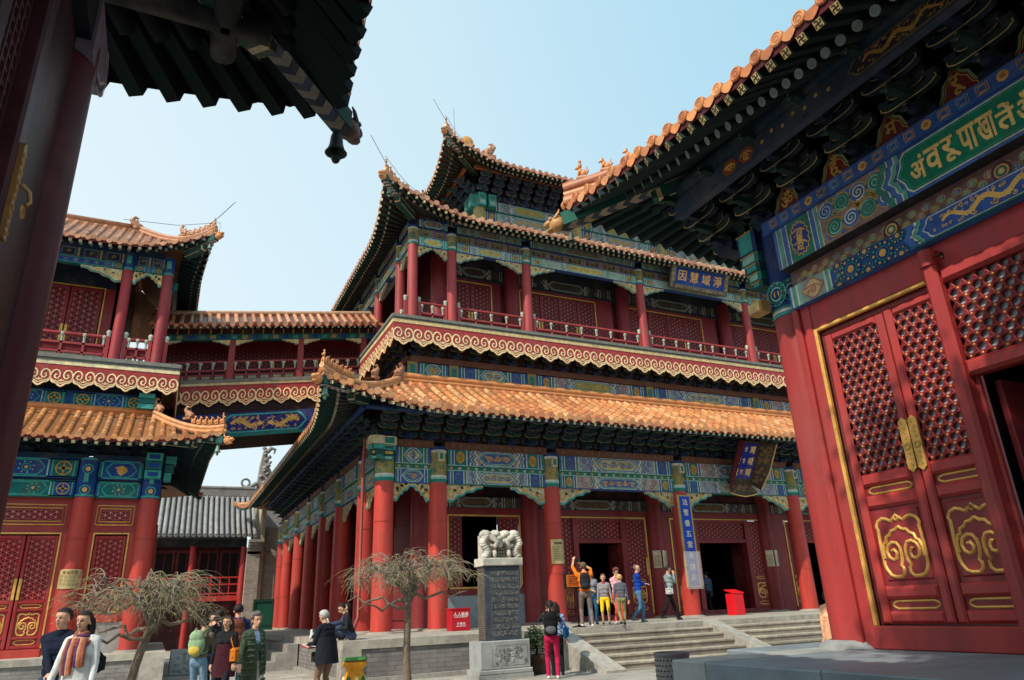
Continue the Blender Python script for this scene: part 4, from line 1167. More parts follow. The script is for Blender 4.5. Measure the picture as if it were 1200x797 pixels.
# wall of the upper storey
IU = south(25.2); IUW = west(8.95)
wallpiece('upper_wall', IU, 8.95, 33.0, 14.6, 17.0, -0.2, 0.0, S(44, 52, 60), PAINT); wallpiece('upper_wall', IU, 8.95, 33.0, ZU, 14.6, -0.3, -0.16, C['dred'])
wallpiece('upper_wall', IUW, -41, -25.2, ZU, 17.0, -0.2, 0.0, C['dred'])
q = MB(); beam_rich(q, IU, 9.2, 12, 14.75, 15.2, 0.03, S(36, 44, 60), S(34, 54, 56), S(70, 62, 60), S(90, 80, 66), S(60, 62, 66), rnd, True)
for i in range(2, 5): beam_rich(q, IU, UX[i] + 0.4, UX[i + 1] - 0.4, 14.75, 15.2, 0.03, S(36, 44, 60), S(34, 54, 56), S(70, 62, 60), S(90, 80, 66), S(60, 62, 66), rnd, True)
q.build('painted_inner_beam', B)
for x in (9.0, 12.35, 18.1, 24.2, 29.7):
    c = MB(); c.cyl((x, 25.2, ZU), (x, 25.2, 15.4), 0.34, 0.33, LACQ, S(140, 44, 50), 18, False); c.build('column', B)
for i in range(1, 6):
    a, c = UX[i] + 0.45, UX[i + 1] - 0.45
    if c < a: continue
    wallpiece('upper_wall', IU, a, c, 14.5, 14.62, -0.15, 0.03, C['red2'])
    n = 4 if c - a > 3 else 2
    solid = 0.9 if c - a > 3 else 0.4
    wallpiece('wall_panel', IU, c - solid, c, ZU, 14.5, -0.15, 0.0, S(130, 42, 48))
    q = MB(); gold_frame(q, IU, a, c - solid, ZU, 14.5, 0.01, 0.055); q.build('gilt_frame', B)
    w_ = (c - solid - a - 0.12) / n
    for j in range(n):
        u = a + 0.06 + w_ * j
        door_leaf(B, IU, u + 0.015, u + w_ - 0.015, ZU + 0.02, 14.42, -0.03, S(126, 40, 46), 1 if j % 2 == 0 else -1, 0.19, 0.4, 0.05, gold=False)
# ---- third storey: beams, brackets
TX, TY = 12.3, 28.4
TM = south(TY); TW = west(TX)
for M, u0, u1 in ((TM, 12.3, 29.1), (TW, -37.6, -28.4)):
    wallpiece('storey_wall', M, u0, u1, 18.0, 23.2, -0.3, 0.0, S(40, 44, 60), PAINT)
    q = MB(); q.box((u0, 20.3, 0.0), (u1, 20.9, 0.1), PAINT, C['green'], M); q.box((u0, 19.6, 0), (u1, 20.26, 0.08), PAINT, S(72, 140, 136), M)
    n = 3 if M is TM else 2
    for i in range(n):
        a, c = u0 + (u1 - u0) * i / n, u0 + (u1 - u0) * (i + 1) / n
        beam_rich(q, M, a + 0.2, c - 0.2, 19.75, 20.24, 0.084, C['green'], C['blue'], S(150, 160, 150), C['goldp'], S(140, 170, 160), rnd, True)
        beam_rich(q, M, a + 0.2, c - 0.2, 20.35, 20.88, 0.104, C['blue'], C['green'], S(150, 160, 100), C['goldp'], S(140, 160, 170), rnd, True)
    q.box((u0 - 0.6, 22.0, 0.9), (u1 + 0.6, 22.16, 1.05), PAINT, S(150, 96, 66), M)
    q.build('painted_beam', B)
for x, y in ((12.3, 28.4), (12.3, 31.4), (17.9, 28.4), (23.5, 28.4)):
    c = MB(); c.cyl((x, y, 18), (x, y, 20.9), 0.3, 0.3, PAINT, S(170, 160, 110), 16, False); c.build('column', B)
for M, u in ((TM, 12.3), (TM, 12.85), (TW, -28.4), (TW, -28.95)):
    e = MB(); e.box((u - 0.2, 20.3, 0.12), (u + 0.2, 21.0, 0.5), PAINT, C['teal'], M); e.rect(u - 0.14, u + 0.14, 20.4, 20.6, 0.504, PAINT, C['lteal'], M); e.rect(u - 0.14, u + 0.14, 20.7, 20.9, 0.504, PAINT, C['green'], M); e.build('beam_end', B)
BR3 = bracket_mesh(3, 0.24, 0.24, 0.28, 0.3, None, S(60, 78, 112), S(54, 88, 106))
for i in range(14): inst('bracket_set', BR3, B, TM @ Matrix.Translation((12.4 + 0.8 * i, 20.92, 0)))
for i in range(8): inst('bracket_set', BR3, B, TW @ Matrix.Translation((-28.6 - 0.9 * i, 20.92, 0)))
RAF.finish(B, {'flying_rafter': 'rafter_row', 'round_rafter': 'round_rafter_row'})
ridge_dragon(B, (10.95, 26.45, 22.42), 0, 0.55, 'ridge_ornament', True)
ridge_dragon(B, (12.2, 26.6, 22.15), PI, 0.8)
ridge_dragon(B, (7.9, 24.1, 17.3), PI * 1.25, 0.5)
# lightning rods and conductor wires
q = MB()
for E in (E2, E3):
    M, A = E.side('S')
    tp = M @ Vector(E.pt(A, -A, 0, 0.5))
    q.tube([tp, tp + Vector((-0.25, 0.05, 0.5)), tp + Vector((-0.55, 0.1, 1.1))], 0.012, METAL, S(90, 90, 90), 4)
    pts = [M @ Vector(E.pt(A, -A + E.D * t, t, 0.75)) for t in (0, 0.1, 0.2, 0.35, 0.5)]
    q.tube(pts, 0.01, METAL, S(90, 90, 90), 4)
    q.tube([M @ Vector(E.pt(A, -A, 0, z, dw)) for z, dw in ((0.65, -0.05), (0.5, 0.14), (0.2, 0.18), (-0.1, 0.1))], 0.01, METAL, S(80, 80, 80), 4)
    if E is E3:
        q.tube([(10.2, 26.2, 22.8), (10.15, 26.2, 24.2)], 0.01, METAL, S(90, 90, 90), 4)
q.build('lightning_rod', B)
# drainpipe at the corner
q = MB()
pp = [(5.55, 22.75, 6.9), (5.5, 22.7, 6.2), (5.5, 22.7, 1.4), (5.3, 22.45, 1.05)]
q.tube(pp, 0.055, LACQ, S(150, 70, 62), 8); q.build('drainpipe', B)
# =============================================================== side pavilion across the courtyard (left)
B = thing('side_pavilion', 'two-tiered red pavilion with deep blue beams and gilt lattice doors, left of the covered bridge', 'pavilion', (-4.3, 27.5, 0))
PBL = (S(26, 70, 140), S(20, 104, 104))
LX = [-8.0, -6.3, -2.3, -0.6]; LY = [24.0, 25.8, 30.6, 32.4]
LS = south(24.0); LE = east(-0.6)
b = MB(); b.box((-9, 22.75, 0), (0.27, 33.3, 0.60), BRICK, S(150, 146, 140)); b.box((-9.05, 22.7, 0.60), (0.33, 33.4, 0.76), STONE, S(182, 176, 162))
b.box((-0.25, 22.69, 0), (0.325, 23.2, 0.598), STONE, S(176, 170, 158)); b.build('platform', B)
for x in LX: column(x, 24.0, 0.76, 4.95, 0.27, C['red'])
for y in LY[1:]: column(-0.6, y, 0.76, 4.95, 0.27, C['red'])
def left_beams(M, a, c, v, seed, emblem=False):
    r_ = random.Random(seed); q = MB()
    q.box((a, v + 0.53, -0.2), (c, v + 1.1, 0.17), PAINT, PBL[0], M); q.box((a, v, -0.2), (c, v + 0.47, 0.15), PAINT, PBL[1], M); q.box((a, v + 0.47, -0.2), (c, v + 0.53, 0.1), PAINT, S(16, 40, 60), M)
    beam_dots(q, M, a, c, v + 0.55, v + 1.08, 0.174, PBL[0], PBL[1], r_, emblem); beam_dots(q, M, a, c, v + 0.02, v + 0.45, 0.154, PBL[1], PBL[0], r_, False)
    q.box((a - 0.2, v + 1.1, -0.2), (c + 0.2, v + 1.24, 0.2), PAINT, S(20, 50, 76), M)
    q.build('painted_beam', B)
for i in range(3):
    left_beams(LS, LX[i] + 0.27, LX[i + 1] - 0.27, 4.95, i, True); left_beams(LE, LY[i] + 0.27, LY[i + 1] - 0.27, 4.95, i + 4)
for x in LX:
    q = MB(); q.cyl((x, 24, 4.95), (x, 24, 6.1), 0.27, 0.27, PAINT, PBL[0], 18, False)
    F = south(23.72)
    for v in (5.15, 5.75):
        q.disc(x, v, 0.07, 0.0, PAINT, C['gold'], F, 9); q.ring(x, v, 0.13, 0.03, -0.01, PAINT, C['teal'], F, 12)
    q.box((x - 0.06, 5.36, 0), (x + 0.06, 5.6, 0.12), PAINT, C['teal'], F)
    for v in (4.97, 6.02): q.cyl((x, 24, v), (x, 24, v + 0.06), 0.275, 0.275, PAINT, C['teal'], 18, False)
    q.build('painted_collar', B)
for k, (v0, v1) in enumerate(((5.5, 5.75), (5.75, 6.0), (6.0, 6.25))):
    e = MB(); e.box((-0.82, v0, 0.3), (-0.38, v1 - 0.02, 0.55 + 0.05 * k), PAINT, (C['teal'], PBL[1], C['teal'])[k], LS); e.rect(-0.74, -0.46, v0 + 0.05, v1 - 0.07, 0.554 + 0.05 * k, PAINT, PBL[0], LS)
    e.box((23.8, v0, 0.3), (24.2, v1 - 0.02, 0.5 + 0.05 * k), PAINT, (C['teal'], PBL[1], C['teal'])[k], LE); e.build('beam_end', B)
# walls and doors between the columns
LW = south(24.05)
def framed_lattice(M, u0, u1, v0, v1, name='transom_lattice'):
    q = MB(); lattice_small(q, M, u0 + 0.13, u1 - 0.13, v0 + 0.13, v1 - 0.13, 0.02, 0.15, S(46, 30, 40), S(150, 50, 54), S(224, 190, 170))
    for d, w_ in ((0.0, 0.035), (0.09, 0.03)):
        q.ribbon([(u0 + d, v0 + d), (u1 - d, v0 + d), (u1 - d, v1 - d), (u0 + d, v1 - d)], w_, 0.025, GOLD, C['gold'], M, True, 0.02)
    q.build(name, B)
for a, c, kind in ((-8.0, -6.3, 0), (-6.3, -2.3, 1), (-2.3, -0.6, 0)):
    wallpiece('wall', LW, a + 0.2, c - 0.2, 3.98, 4.95, -0.2, 0.0, S(150, 42, 44))
    if kind:
        framed_lattice(LW, a + 0.3, a + 1.75, 4.2, 4.75); framed_lattice(LW, a + 1.85, c - 0.38, 4.2, 4.75)
        u0, u1 = -5.9, -2.72
        wallpiece('wall', LW, a + 0.2, u0, 0.76, 3.98, -0.2, 0.0, C['red']); wallpiece('wall', LW, u1, c - 0.2, 0.76, 3.98, -0.2, 0.0, C['red'])
        wallpiece('door_sill', LW, u0, u1, 0.76, 0.97, -0.2, 0.05, C['red'])
        q = MB(); gold_frame(q, LW, u0 - 0.04, u1 + 0.02, 0.98, 3.98, 0.01, 0.04); q.build('gilt_frame', B)
        n = 4; w_ = (u1 - u0) / n
        for j in range(n):
            door_leaf(B, LW, u0 + w_ * j + 0.01, u0 + w_ * (j + 1) - 0.02, 0.98, 3.9, -0.05, S(158, 36, 40), 1 if j % 2 == 0 else -1, 0.15, 0.40, 0.07, ground=S(46, 30, 40))
    else:
        framed_lattice(LW, a + 0.38, c - 0.36, 4.2, 4.75)
        wallpiece('wall', LW, a + 0.2, a + 0.38, 0.76, 3.98, -0.2, 0.0, C['red']); wallpiece('wall', LW, c - 0.4, c - 0.2, 0.76, 3.98, -0.2, 0.0, C['red'])
        wallpiece('low_wall', LW, a + 0.38, c - 0.2, 0.76, 1.57, -0.2, 0.02, S(150, 148, 144), MARBLE)
        wallpiece('window_sill', LW, a + 0.38, c - 0.4, 1.57, 1.78, -0.2, 0.06, C['red'])
        q = MB(); gold_frame(q, LW, a + 0.38, c - 0.4, 1.8, 3.98, 0.01, 0.04); q.box((a + 0.38, 1.8, 0.01), (c - 0.4, 1.85, 0.04), GOLD, C['gold'], LW); q.build('gilt_frame', B)
        door_leaf(B, LW, a + 0.44, c - 0.46, 1.86, 3.9, -0.05, S(158, 36, 40), 1, 0.15, 0.12, 0.07, low=False, name='window_leaf', ground=S(46, 30, 40))
LEW = east(-0.62)
wallpiece('back_wall', south(26.4), -8, -0.7, 0.76, 6.2, -0.3, 0.0, S(30, 22, 24), WOOD)
wallpiece('side_wall', LEW, 24.2, 32.3, 0.76, 4.95, -0.2, 0.0, C['red'])
for a, c in ((24.3, 25.5), (26.1, 30.3), (30.9, 32.1)):
    q = MB(); q.bbox((a, 1.2, 0.0), (c, 4.6, 0.05), 0.03, LACQ, C['red2'], LEW); q.build('wall_panel', B)
# lower eave
wallpiece('bracket_board', LS, -8, -0.6, 6.19, 7.4, -0.1, 0.0, S(14, 30, 48), PAINT); wallpiece('bracket_board', LE, 24, 32.4, 6.19, 7.4, -0.1, 0.0, S(14, 30, 48), PAINT)
BL = bracket_mesh(2, 0.2, 0.14, 0.2, 0.26, S(50, 90, 100), S(14, 34, 60), S(12, 50, 56))
for i in range(10): inst('bracket_set', BL, B, LS @ Matrix.Translation((-8 + 0.82 * i, 6.2, 0)))
for i in range(8): inst('bracket_set', BL, B, LE @ Matrix.Translation((24 + 0.95 * i, 6.2, 0)))
RAF = Rafters()
LFLY = (S(44, 68, 70), S(206, 186, 148)); LRND = (S(40, 58, 66), S(110, 130, 130))
L1 = Eave(-9.55, 0.95, 22.4, 34.0, 6.42, 1.8, 1.1, 2.6, 0.24, 0.28, 0.2)
L2 = Eave(-8.55, 0.02, 23.5, 33.2, 13.05, 2.25, 1.62, 2.6, 0.28, 0.8, 0.1)
for E, ts, pale in ((L1, 0.8, [S(202, 138, 82), S(190, 120, 70), S(208, 150, 100), S(182, 112, 66)]), (L2, 0.3, [S(190, 134, 96), S(176, 118, 82), S(200, 146, 110)])):
    q = MB(); eave_tiles(q, E, 'S', 0.29, 0.075, 7, None, pale); eave_tiles(q, E, 'E', 0.29, 0.075, 4, None, pale); eave_tiles(q, E, 'W', 0.3, 0.07, 3, None, pale, None, False); eave_tiles(q, E, 'N', 0.3, 0.07, 3, None, pale, None, False)
    ro = q.build('roof', B)
    q = MB(); l1 = hip_ridge(q, E, 'S', 1, 0.07, 0.15, None, pale, 0.98); q.build('hip_ridge', ro)
    q = MB(); hip_ridge(q, E, 'S', -1, 0.1, 0.26, None, pale, 0.98); q.build('hip_ridge', ro)
    hip_beasts(ro, l1, 6, 0.22, 0.12, 0.62)
    w_ = MB()
    for k in ('S', 'E'): eave_under(RAF, w_, E, k, ts, 0.27, 0.09, 0.055, None, LFLY, LRND, fascia=S(96, 30, 36), soff=S(34, 26, 30))
    w_.build('eave_boarding', ro)
    E.tip, E.td = corner_beam(ro, E, 'S', 1, 0.2, 0.26, ts * 0.95, S(24, 80, 78), C['tile'], True)
q = MB()
for k, (o, rr, cc) in enumerate(((0.0, 0.1, C['tile2']), (0.13, 0.07, S(190, 130, 90)), (0.26, 0.1, C['tile']))):
    q.tube([(-8.0, 24.25, 7.42 + o), (-0.75, 24.25, 7.42 + o), (-0.75, 31, 7.42 + o)], rr, TILE, cc, 8)
q.build('wall_ridge', B)
ridge_dragon(B, (-0.75, 24.15, 7.6), -PI / 4, 0.5); ridge_dragon(B, (0.15, 23.35, 7.3), -PI / 4, 0.4)
ridge_dragon(B, (-2.3, 25.7, 14.55), 0.0, 0.62); ridge_dragon(B, (-0.72, 24.25, 13.98), -PI / 4, 0.42)
q = MB()
for o, rr in ((0.0, 0.14), (0.18, 0.11), (0.36, 0.14)): q.tube([(-6.25, 25.78, 14.62 + o * 0.6), (-2.25, 25.78, 14.62 + o * 0.6), (-2.25, 30.9, 14.62 + o * 0.6)], rr * 0.8, TILE, S(190, 130, 90), 8)
q.add([(-6.3, 25.75, 14.6), (-2.23, 25.75, 14.6), (-2.23, 30.95, 14.6), (-6.3, 30.95, 14.6)], [(0, 1, 2, 3)], TILE, S(150, 100, 70))
q.build('roof_ridge', B)
q = MB(); tp = L2.tip
q.tube([tp + Vector((-0.2, 0, 0.5)), tp + Vector((0.1, 0, 0.9)), tp + Vector((0.5, 0, 1.5))], 0.012, METAL, S(80, 80, 84), 4)
q.tube([tp + Vector((-2.9, 1.2, 0.75)), tp + Vector((-1.2, 0.6, 0.55)), tp + Vector((0.1, 0, 0.6)), tp + Vector((0.12, 0, 0.0))], 0.01, METAL, S(80, 80, 84), 4)
q.build('lightning_rod', B)
# wall under the gallery, gallery edge and cloud valance
LP = south(24.5); LPE = east(-1.05)
for M, u0, u1 in ((LP, -7.5, -1.05), (LPE, 24.5, 32.1)):
    wallpiece('storey_wall', M, u0, u1, 7.0, 9.1, -0.3, 0.0, S(20, 32, 48), PAINT)
    q = MB(); q.box((u0, 7.74, 0), (u1, 8.24, 0.1), PAINT, PBL[0], M)
    n = 3 if M is LP else 2
    for i in range(n):
        a, c = u0 + (u1 - u0) * i / n, u0 + (u1 - u0) * (i + 1) / n
        beam_dots(q, M, a + 0.08, c - 0.08, 7.76, 8.2, 0.104, PBL[0], PBL[1], rnd)
    q.build('painted_beam', B)
e = MB()
for k in range(3): e.box((-1.3, 7.75 + 0.17 * k, 0.12), (-0.85, 7.9 + 0.17 * k, 0.42), PAINT, (C['teal'], PBL[1], C['teal'])[k], LP)
e.build('beam_end', B)
LF = south(23.9); LFE = east(-0.25)
for M, u0, u1 in ((LF, -8.3, -0.25), (LFE, 23.9, 32.7)):
    q = MB(); q.box((u0 - 0.03, 9.08, -0.9), (u1 + 0.03, 9.2, 0.06), PAINT, S(120, 122, 116), M); q.box((u0, 9.0, -0.5), (u1, 9.08, 0.03), PAINT, S(90, 100, 96), M); q.box((u0, 8.88, -0.5), (u1, 9.0, 0.015), PAINT, S(228, 214, 172), M); q.build('gallery_edge', B)
    q = MB(); ruyi(q, M, u0, u1, 8.88, 8.18, 0.0, 0.575, S(156, 56, 56), S(248, 222, 170)); q.build('cloud_valance', B)
wallpiece('gallery_soffit', frame((0, 0, 8.95), (1, 0, 0), (0, 1, 0)), -8.2, -0.4, 24, 31, 0.0, 0.05, S(40, 26, 28), WOOD)
# upper storey
LU = south(24.5); LUE = east(-1.0); ZL = 9.2
LUX = [-7.6, -6.4, -2.2, -1.0]; LUY = [24.5, 26.0, 30.6, 32.1]
def lcol(x, y, M, u):
    c = MB(); c.cyl((x, y, ZL), (x, y, 12.5), 0.17, 0.16, LACQ, S(152, 50, 56), 14, False); o = c.build('column', B)
    p = MB(); p.cyl((x, y, 12.5), (x, y, 13.15), 0.168, 0.168, PAINT, PBL[0], 14, False); p.cyl((x, y, 12.5), (x, y, 12.58), 0.172, 0.172, PAINT, C['teal'], 14, False); p.box((u - 0.07, 12.68, 0.12), (u + 0.07, 12.95, 0.3), PAINT, C['teal'], M); p.build('painted_collar', o)
    for s_ in (-1, 1):
        r_ = MB(); a = u + s_ * 0.24; r_.box((a - 0.05, ZL, -0.05), (a + 0.05, ZL + 0.92, 0.05), LACQ, S(152, 50, 56), M)
        r_.lathe([(0.06, 0), (0.075, 0.03), (0.05, 0.07), (0.08, 0.12), (0.07, 0.2), (0.0, 0.24)], PAINT, S(180, 190, 180), 8, Matrix.Translation(M @ Vector((a, ZL + 0.92, 0)))); r_.build('railing_post', o)
for x in LUX: lcol(x, 24.5, LU, x)
for y in LUY[1:]: lcol(-1.0, y, LUE, y)
def left_upper(M, a, c, seed, flip=False):
    q = MB(); q.box((a, 12.5, -0.1), (c, 12.72, 0.1), PAINT, PBL[1], M); q.box((a, 12.72, -0.1), (c, 13.12, 0.02), PAINT, S(58, 70, 90), M); q.box((a, 13.12, -0.1), (c, 13.3, 0.12), PAINT, S(24, 54, 84), M)
    beam_dots(q, M, a, c, 12.5, 12.72, 0.104, PBL[0], PBL[1], rnd)
    n = max(2, int((c - a) / 0.6))
    for i in range(n):
        u0, u1 = a + (c - a) * (i + 0.14) / n, a + (c - a) * (i + 0.86) / n
        q.rect(u0, u1, 12.75, 13.1, 0.025, PAINT, PBL[0], M); q.ribbon([(u0 + 0.04, 12.78), (u1 - 0.04, 12.78), (u1 - 0.04, 13.07), (u0 + 0.04, 13.07)], 0.03, 0.03, PAINT, S(150, 150, 110), M, True)
        q.rect(u0 + 0.08, u1 - 0.08, 12.83, 13.02, 0.03, PAINT, S(50, 54, 60), M)
        q.ribbon(spiral((u0 + u1) / 2, 12.93, 0.07, 0, 1.2, 8), 0.025, 0.034, PAINT, S(170, 150, 110), M)
        q.rect(u1 + 0.02, u1 + 0.08, 12.76, 13.1, 0.03, PAINT, S(190, 170, 110), M)
    q.build('painted_beam', B)
    L_ = min(1.2, (c - a) * 0.5)
    for s_, u in ((1, a), (-1, c)):
        t_ = MB(); brace(t_, M, u, 12.5, L_, 0.42, s_, 0.05, S(214, 200, 160), C['gold']); t_.build('beam_brace', B)
for i in range(3):
    left_upper(LU, LUX[i] + 0.17, LUX[i + 1] - 0.17, i); left_upper(LUE, LUY[i] + 0.17, LUY[i + 1] - 0.17, i)
    balustrade(B, LU, LUX[i] + 0.29, LUX[i + 1] - 0.29, ZL, 0.0, S(152, 50, 56), max(1, int(round((LUX[i + 1] - LUX[i]) / 0.75))), 0.9)
    balustrade(B, LUE, LUY[i] + 0.29, LUY[i + 1] - 0.29, ZL, 0.0, S(152, 50, 56), max(1, int(round((LUY[i + 1] - LUY[i]) / 0.75))), 0.9)
LI = south(26.0)
wallpiece('upper_wall', LI, -7.6, -2.2, ZL, 14.6, -0.25, -0.12, S(40, 22, 28))
wallpiece('upper_wall', LI, -7.6, -2.2, 12.4, 14.6, -0.12, 0.0, S(26, 40, 60), PAINT); wallpiece('upper_wall', LI, -2.9, -2.2, ZL, 12.4, -0.12, 0.0, S(140, 40, 44))
wallpiece('upper_wall', east(-2.4), 26, 32.0, ZL, 14.6, -0.2, 0.0, S(40, 26, 32))
q = MB(); gold_frame(q, LI, -6.9, -2.9, ZL, 12.4, 0.0, 0.04); q.build('gilt_frame', B)
for j in range(4):
    u = -6.85 + 0.975 * j; door_leaf(B, LI, u, u + 0.95, ZL + 0.02, 12.34, -0.03, S(134, 40, 46), 1 if j % 2 == 0 else -1, 0.2, 0.34, 0.05, ground=S(34, 30, 36))
RAF.finish(B, {'flying_rafter': 'rafter_row', 'round_rafter': 'round_rafter_row'})

# =============================================================== covered bridge between the two pavilions
B = thing('covered_bridge', 'raised red covered bridge with gold-cloud valance linking the two pavilions high above the yard', 'bridge', (3.0, 28.7, 9.9))
SL = 0.14; BF = south(27.5)
def fl(x): return 9.73 + SL * (x + 0.2)
def sbox(mb, u0, u1, d0, d1, w0, w1, m, col, M=BF):
    p = [(u0, fl(u0) + d0), (u1, fl(u1) + d0), (u1, fl(u1) + d1), (u0, fl(u0) + d1)]
    mb.prism(p, w0, w1, m, col, M)
X0, X1 = -1.4, 6.9
q = MB(); sbox(q, X0, X1, -2.15, -0.1, -2.6, -0.1, WOOD, S(46, 30, 32)); q.build('deck', B)
q = MB(); sbox(q, X0, X1, -2.2, -1.3, -0.099, 0.0, PAINT, S(24, 48, 110))
sbox(q, X0, X1, -2.22, -2.1, -0.05, 0.03, PAINT, S(20, 110, 106))
def skew(lst): return [(u, v + SL * (u - 2.6)) for u, v in lst]
zc = fl(2.6)
q.poly(skew(hexbox(1.3, 4.4, zc - 2.08, zc - 1.36, 0.2)), 0.006, PAINT, C['teal'], BF); q.poly(skew(hexbox(1.37, 4.33, zc - 2.02, zc - 1.42, 0.2)), 0.009, PAINT, S(28, 36, 110), BF)
q.build('painted_beam', B)
SK = Matrix(((1, 0, 0, 0), (SL, 1, 0, -SL * 2.6), (0, 0, 1, 0), (0, 0, 0, 1)))
q = MB(); dragon(q, BF @ SK, 1.55, 2.85, zc - 2.0, zc - 1.44, 0.012, C['gold'], PAINT, 1); q.build('gilt_dragon', B)
q = MB(); dragon(q, BF @ SK, 2.9, 4.2, zc - 2.0, zc - 1.44, 0.012, C['gold'], PAINT, -1); q.build('gilt_dragon', B)
q = MB(); sbox(q, X0, X1, -0.1, 0.02, -0.6, 0.06, PAINT, S(116, 118, 112)); sbox(q, X0, X1, -0.2, -0.1, -0.5, 0.03, PAINT, S(216, 196, 146)); q.build('gallery_edge', B)
q = MB(); ruyi(q, BF @ Matrix(((1, 0, 0, 0), (SL, 1, 0, 0), (0, 0, 1, 0), (0, 0, 0, 1))), X0, X1, 9.73 + SL * 0.2 - 0.2, 9.73 + SL * 0.2 - 1.02, 0.0, 0.66, S(156, 54, 54), S(246, 216, 160)); q.build('cloud_valance', B)
for x in (-1.1, 1.43, 3.98, 6.5):
    c = MB(); c.box((x - 0.11, fl(x), -0.22), (x + 0.11, fl(x) + 1.62, 0.0), LACQ, S(146, 44, 48), BF); c.build('column', B)
for a, c in ((-1.1, 1.43), (1.43, 3.98), (3.98, 6.5)):
    balustrade(B, BF @ Matrix.Translation((0, 0, -0.1)), a + 0.15, c - 0.15, 9.73 + SL * 0.2, 0.0 + SL, S(140, 44, 48), 4, 0.8) if False else None
    q = MB()
    for d0, d1 in ((0.03, 0.08), (0.2, 0.25), (0.38, 0.44), (0.74, 0.8)): sbox(q, a + 0.11, c - 0.11, d0, d1, -0.15, -0.08, LACQ, S(140, 44, 48))
    n = 5
    for i in range(n + 1):
        u = a + 0.13 + (c - a - 0.26) * i / n
        sbox(q, u - 0.025, u + 0.025, 0.03, 0.44, -0.15, -0.08, LACQ, S(140, 44, 48))
        if i < n:
            v = a + 0.13 + (c - a - 0.26) * (i + 1) / n; sbox(q, u + 0.08, v - 0.08, 0.09, 0.19, -0.13, -0.1, PAINT, S(130, 140, 116)); sbox(q, u + 0.03, v - 0.03, 0.25, 0.38, -0.13, -0.12, WOOD, S(50, 18, 22))
    o = q.build('railing', B)
    g_ = MB(); g_.lathe([(0.02, 0.0), (0.035, 0.03), (0.025, 0.07), (0.05, 0.2), (0.085, 0.26), (0.085, 0.29), (0.03, 0.3)], PAINT, S(176, 190, 170), 8); me = g_.mesh('vase_strut')
    for i in range(n + 1):
        u = a + 0.17 + (c - a - 0.34) * i / n
        inst('vase_strut', me, o, Matrix.Translation(BF @ Vector((u, fl(u) + 0.44, -0.115))))
    for s_, u in ((1, a + 0.11), (-1, c - 0.11)):
        t_ = MB(); brace(t_, BF @ SK, u, fl(u) + 1.62 - SL * (u - 2.6), 0.62, 0.2, s_, 0.0, S(220, 200, 150), C['gold']); t_.build('beam_brace', B)
q = MB(); sbox(q, X0, X1, 1.62, 1.86, -0.2, 0.02, PAINT, S(28, 96, 98)); sbox(q, X0, X1, 1.86, 2.1, -0.2, -0.04, PAINT, S(66, 44, 50))
for i in range(22):
    u = X0 + 0.38 * i + 0.1; sbox(q, u, u + 0.2, 1.66, 1.82, 0.02, 0.024, PAINT, (S(30, 60, 130), S(60, 140, 130), S(150, 140, 90))[i % 3]); sbox(q, u - 0.02, u + 0.03, 1.88, 2.08, -0.04, -0.03, PAINT, C['goldp'])
q.build('painted_beam', B)
q = MB(); sbox(q, X0, X1, 0.0, 2.2, -1.5, -1.4, LACQ, S(120, 36, 42)); q.build('back_wall', B)
for i in range(9):
    u = X0 + 0.2 + 0.88 * i; q = MB(); M_ = BF @ SK; v = fl(u + 0.4) - SL * (u + 0.4 - 2.6)
    lattice_small(q, M_, u, u + 0.74, v + 0.4, v + 1.6, -1.39, 0.16, S(36, 28, 34), S(116, 36, 42), S(170, 110, 96))
    o = q.build('lattice_panel', B)
    if i % 2: 
        q = MB(); q.box((u - 0.1, v + 0.6, -1.38), (u - 0.04, v + 1.15, -1.35), GOLD, C['gold'], M_); q.build('handle', o)
q = MB(); A_ = [S(186, 124, 84), S(172, 108, 72), S(198, 140, 100)]
n = 26; sp = (X1 - X0) / n
for i in range(n + 1):
    x = X0 + sp * i; cc = mulc(random.choice(A_), random.uniform(0.85, 1.1)); z = fl(x) + 2.06
    pts = [Vector((x, 26.85 + 0.25 * j, z + 0.17 * j)) for j in range(6)]
    q.tube(pts, 0.085, TILE, cc, 8)
    q.add([pts[0] + Vector((sp / 2 + dx, -0.02, dz)) for dx, dz in ((-0.11, 0.02), (-0.06, -0.09), (0, -0.13), (0.06, -0.09), (0.11, 0.02))], [(0, 1, 2, 3, 4)], TILE, mulc(cc, 0.9))
q.add([(X0, 26.85, fl(X0) + 2.05), (X1, 26.85, fl(X1) + 2.05), (X1, 28.1, fl(X1) + 2.9), (X0, 28.1, fl(X0) + 2.9)], [(0, 1, 2, 3)], TILE, S(96, 60, 44))
q.add([(X0, 28.1, fl(X0) + 2.9), (X1, 28.1, fl(X1) + 2.9), (X1, 30.6, fl(X1) + 2.05), (X0, 30.6, fl(X0) + 2.05)], [(0, 1, 2, 3)], TILE, S(150, 96, 64))
ro = q.build('roof', B)
q = MB(); q.tube([(X0, 28.1, fl(X0) + 2.98), (X1, 28.1, fl(X1) + 2.98)], 0.11, TILE, S(190, 150, 120), 8); q.build('roof_ridge', ro)
RAF = Rafters()
for i in range(38):
    x = X0 + 0.22 * i + 0.1; z = fl(x) + 1.93
    p = [Vector((x + dx, 26.9, z + dz)) for dx, dz in ((-0.045, -0.04), (0.045, -0.04), (0.045, 0.05), (-0.045, 0.05))]
    RAF.put('rafter', p + [k + Vector((0, 1.0, 0.3)) for k in p], DTIMB, S(40, 44, 48), S(176, 160, 124), PAINT)
RAF.finish(B)
q = MB(); p = [(X0, 26.86, fl(X0) + 1.98), (X1, 26.86, fl(X1) + 1.98), (X1, 26.86, fl(X1) + 2.05), (X0, 26.86, fl(X0) + 2.05)]; q.add(p, [(0, 1, 2, 3)], PAINT, C['red2'])
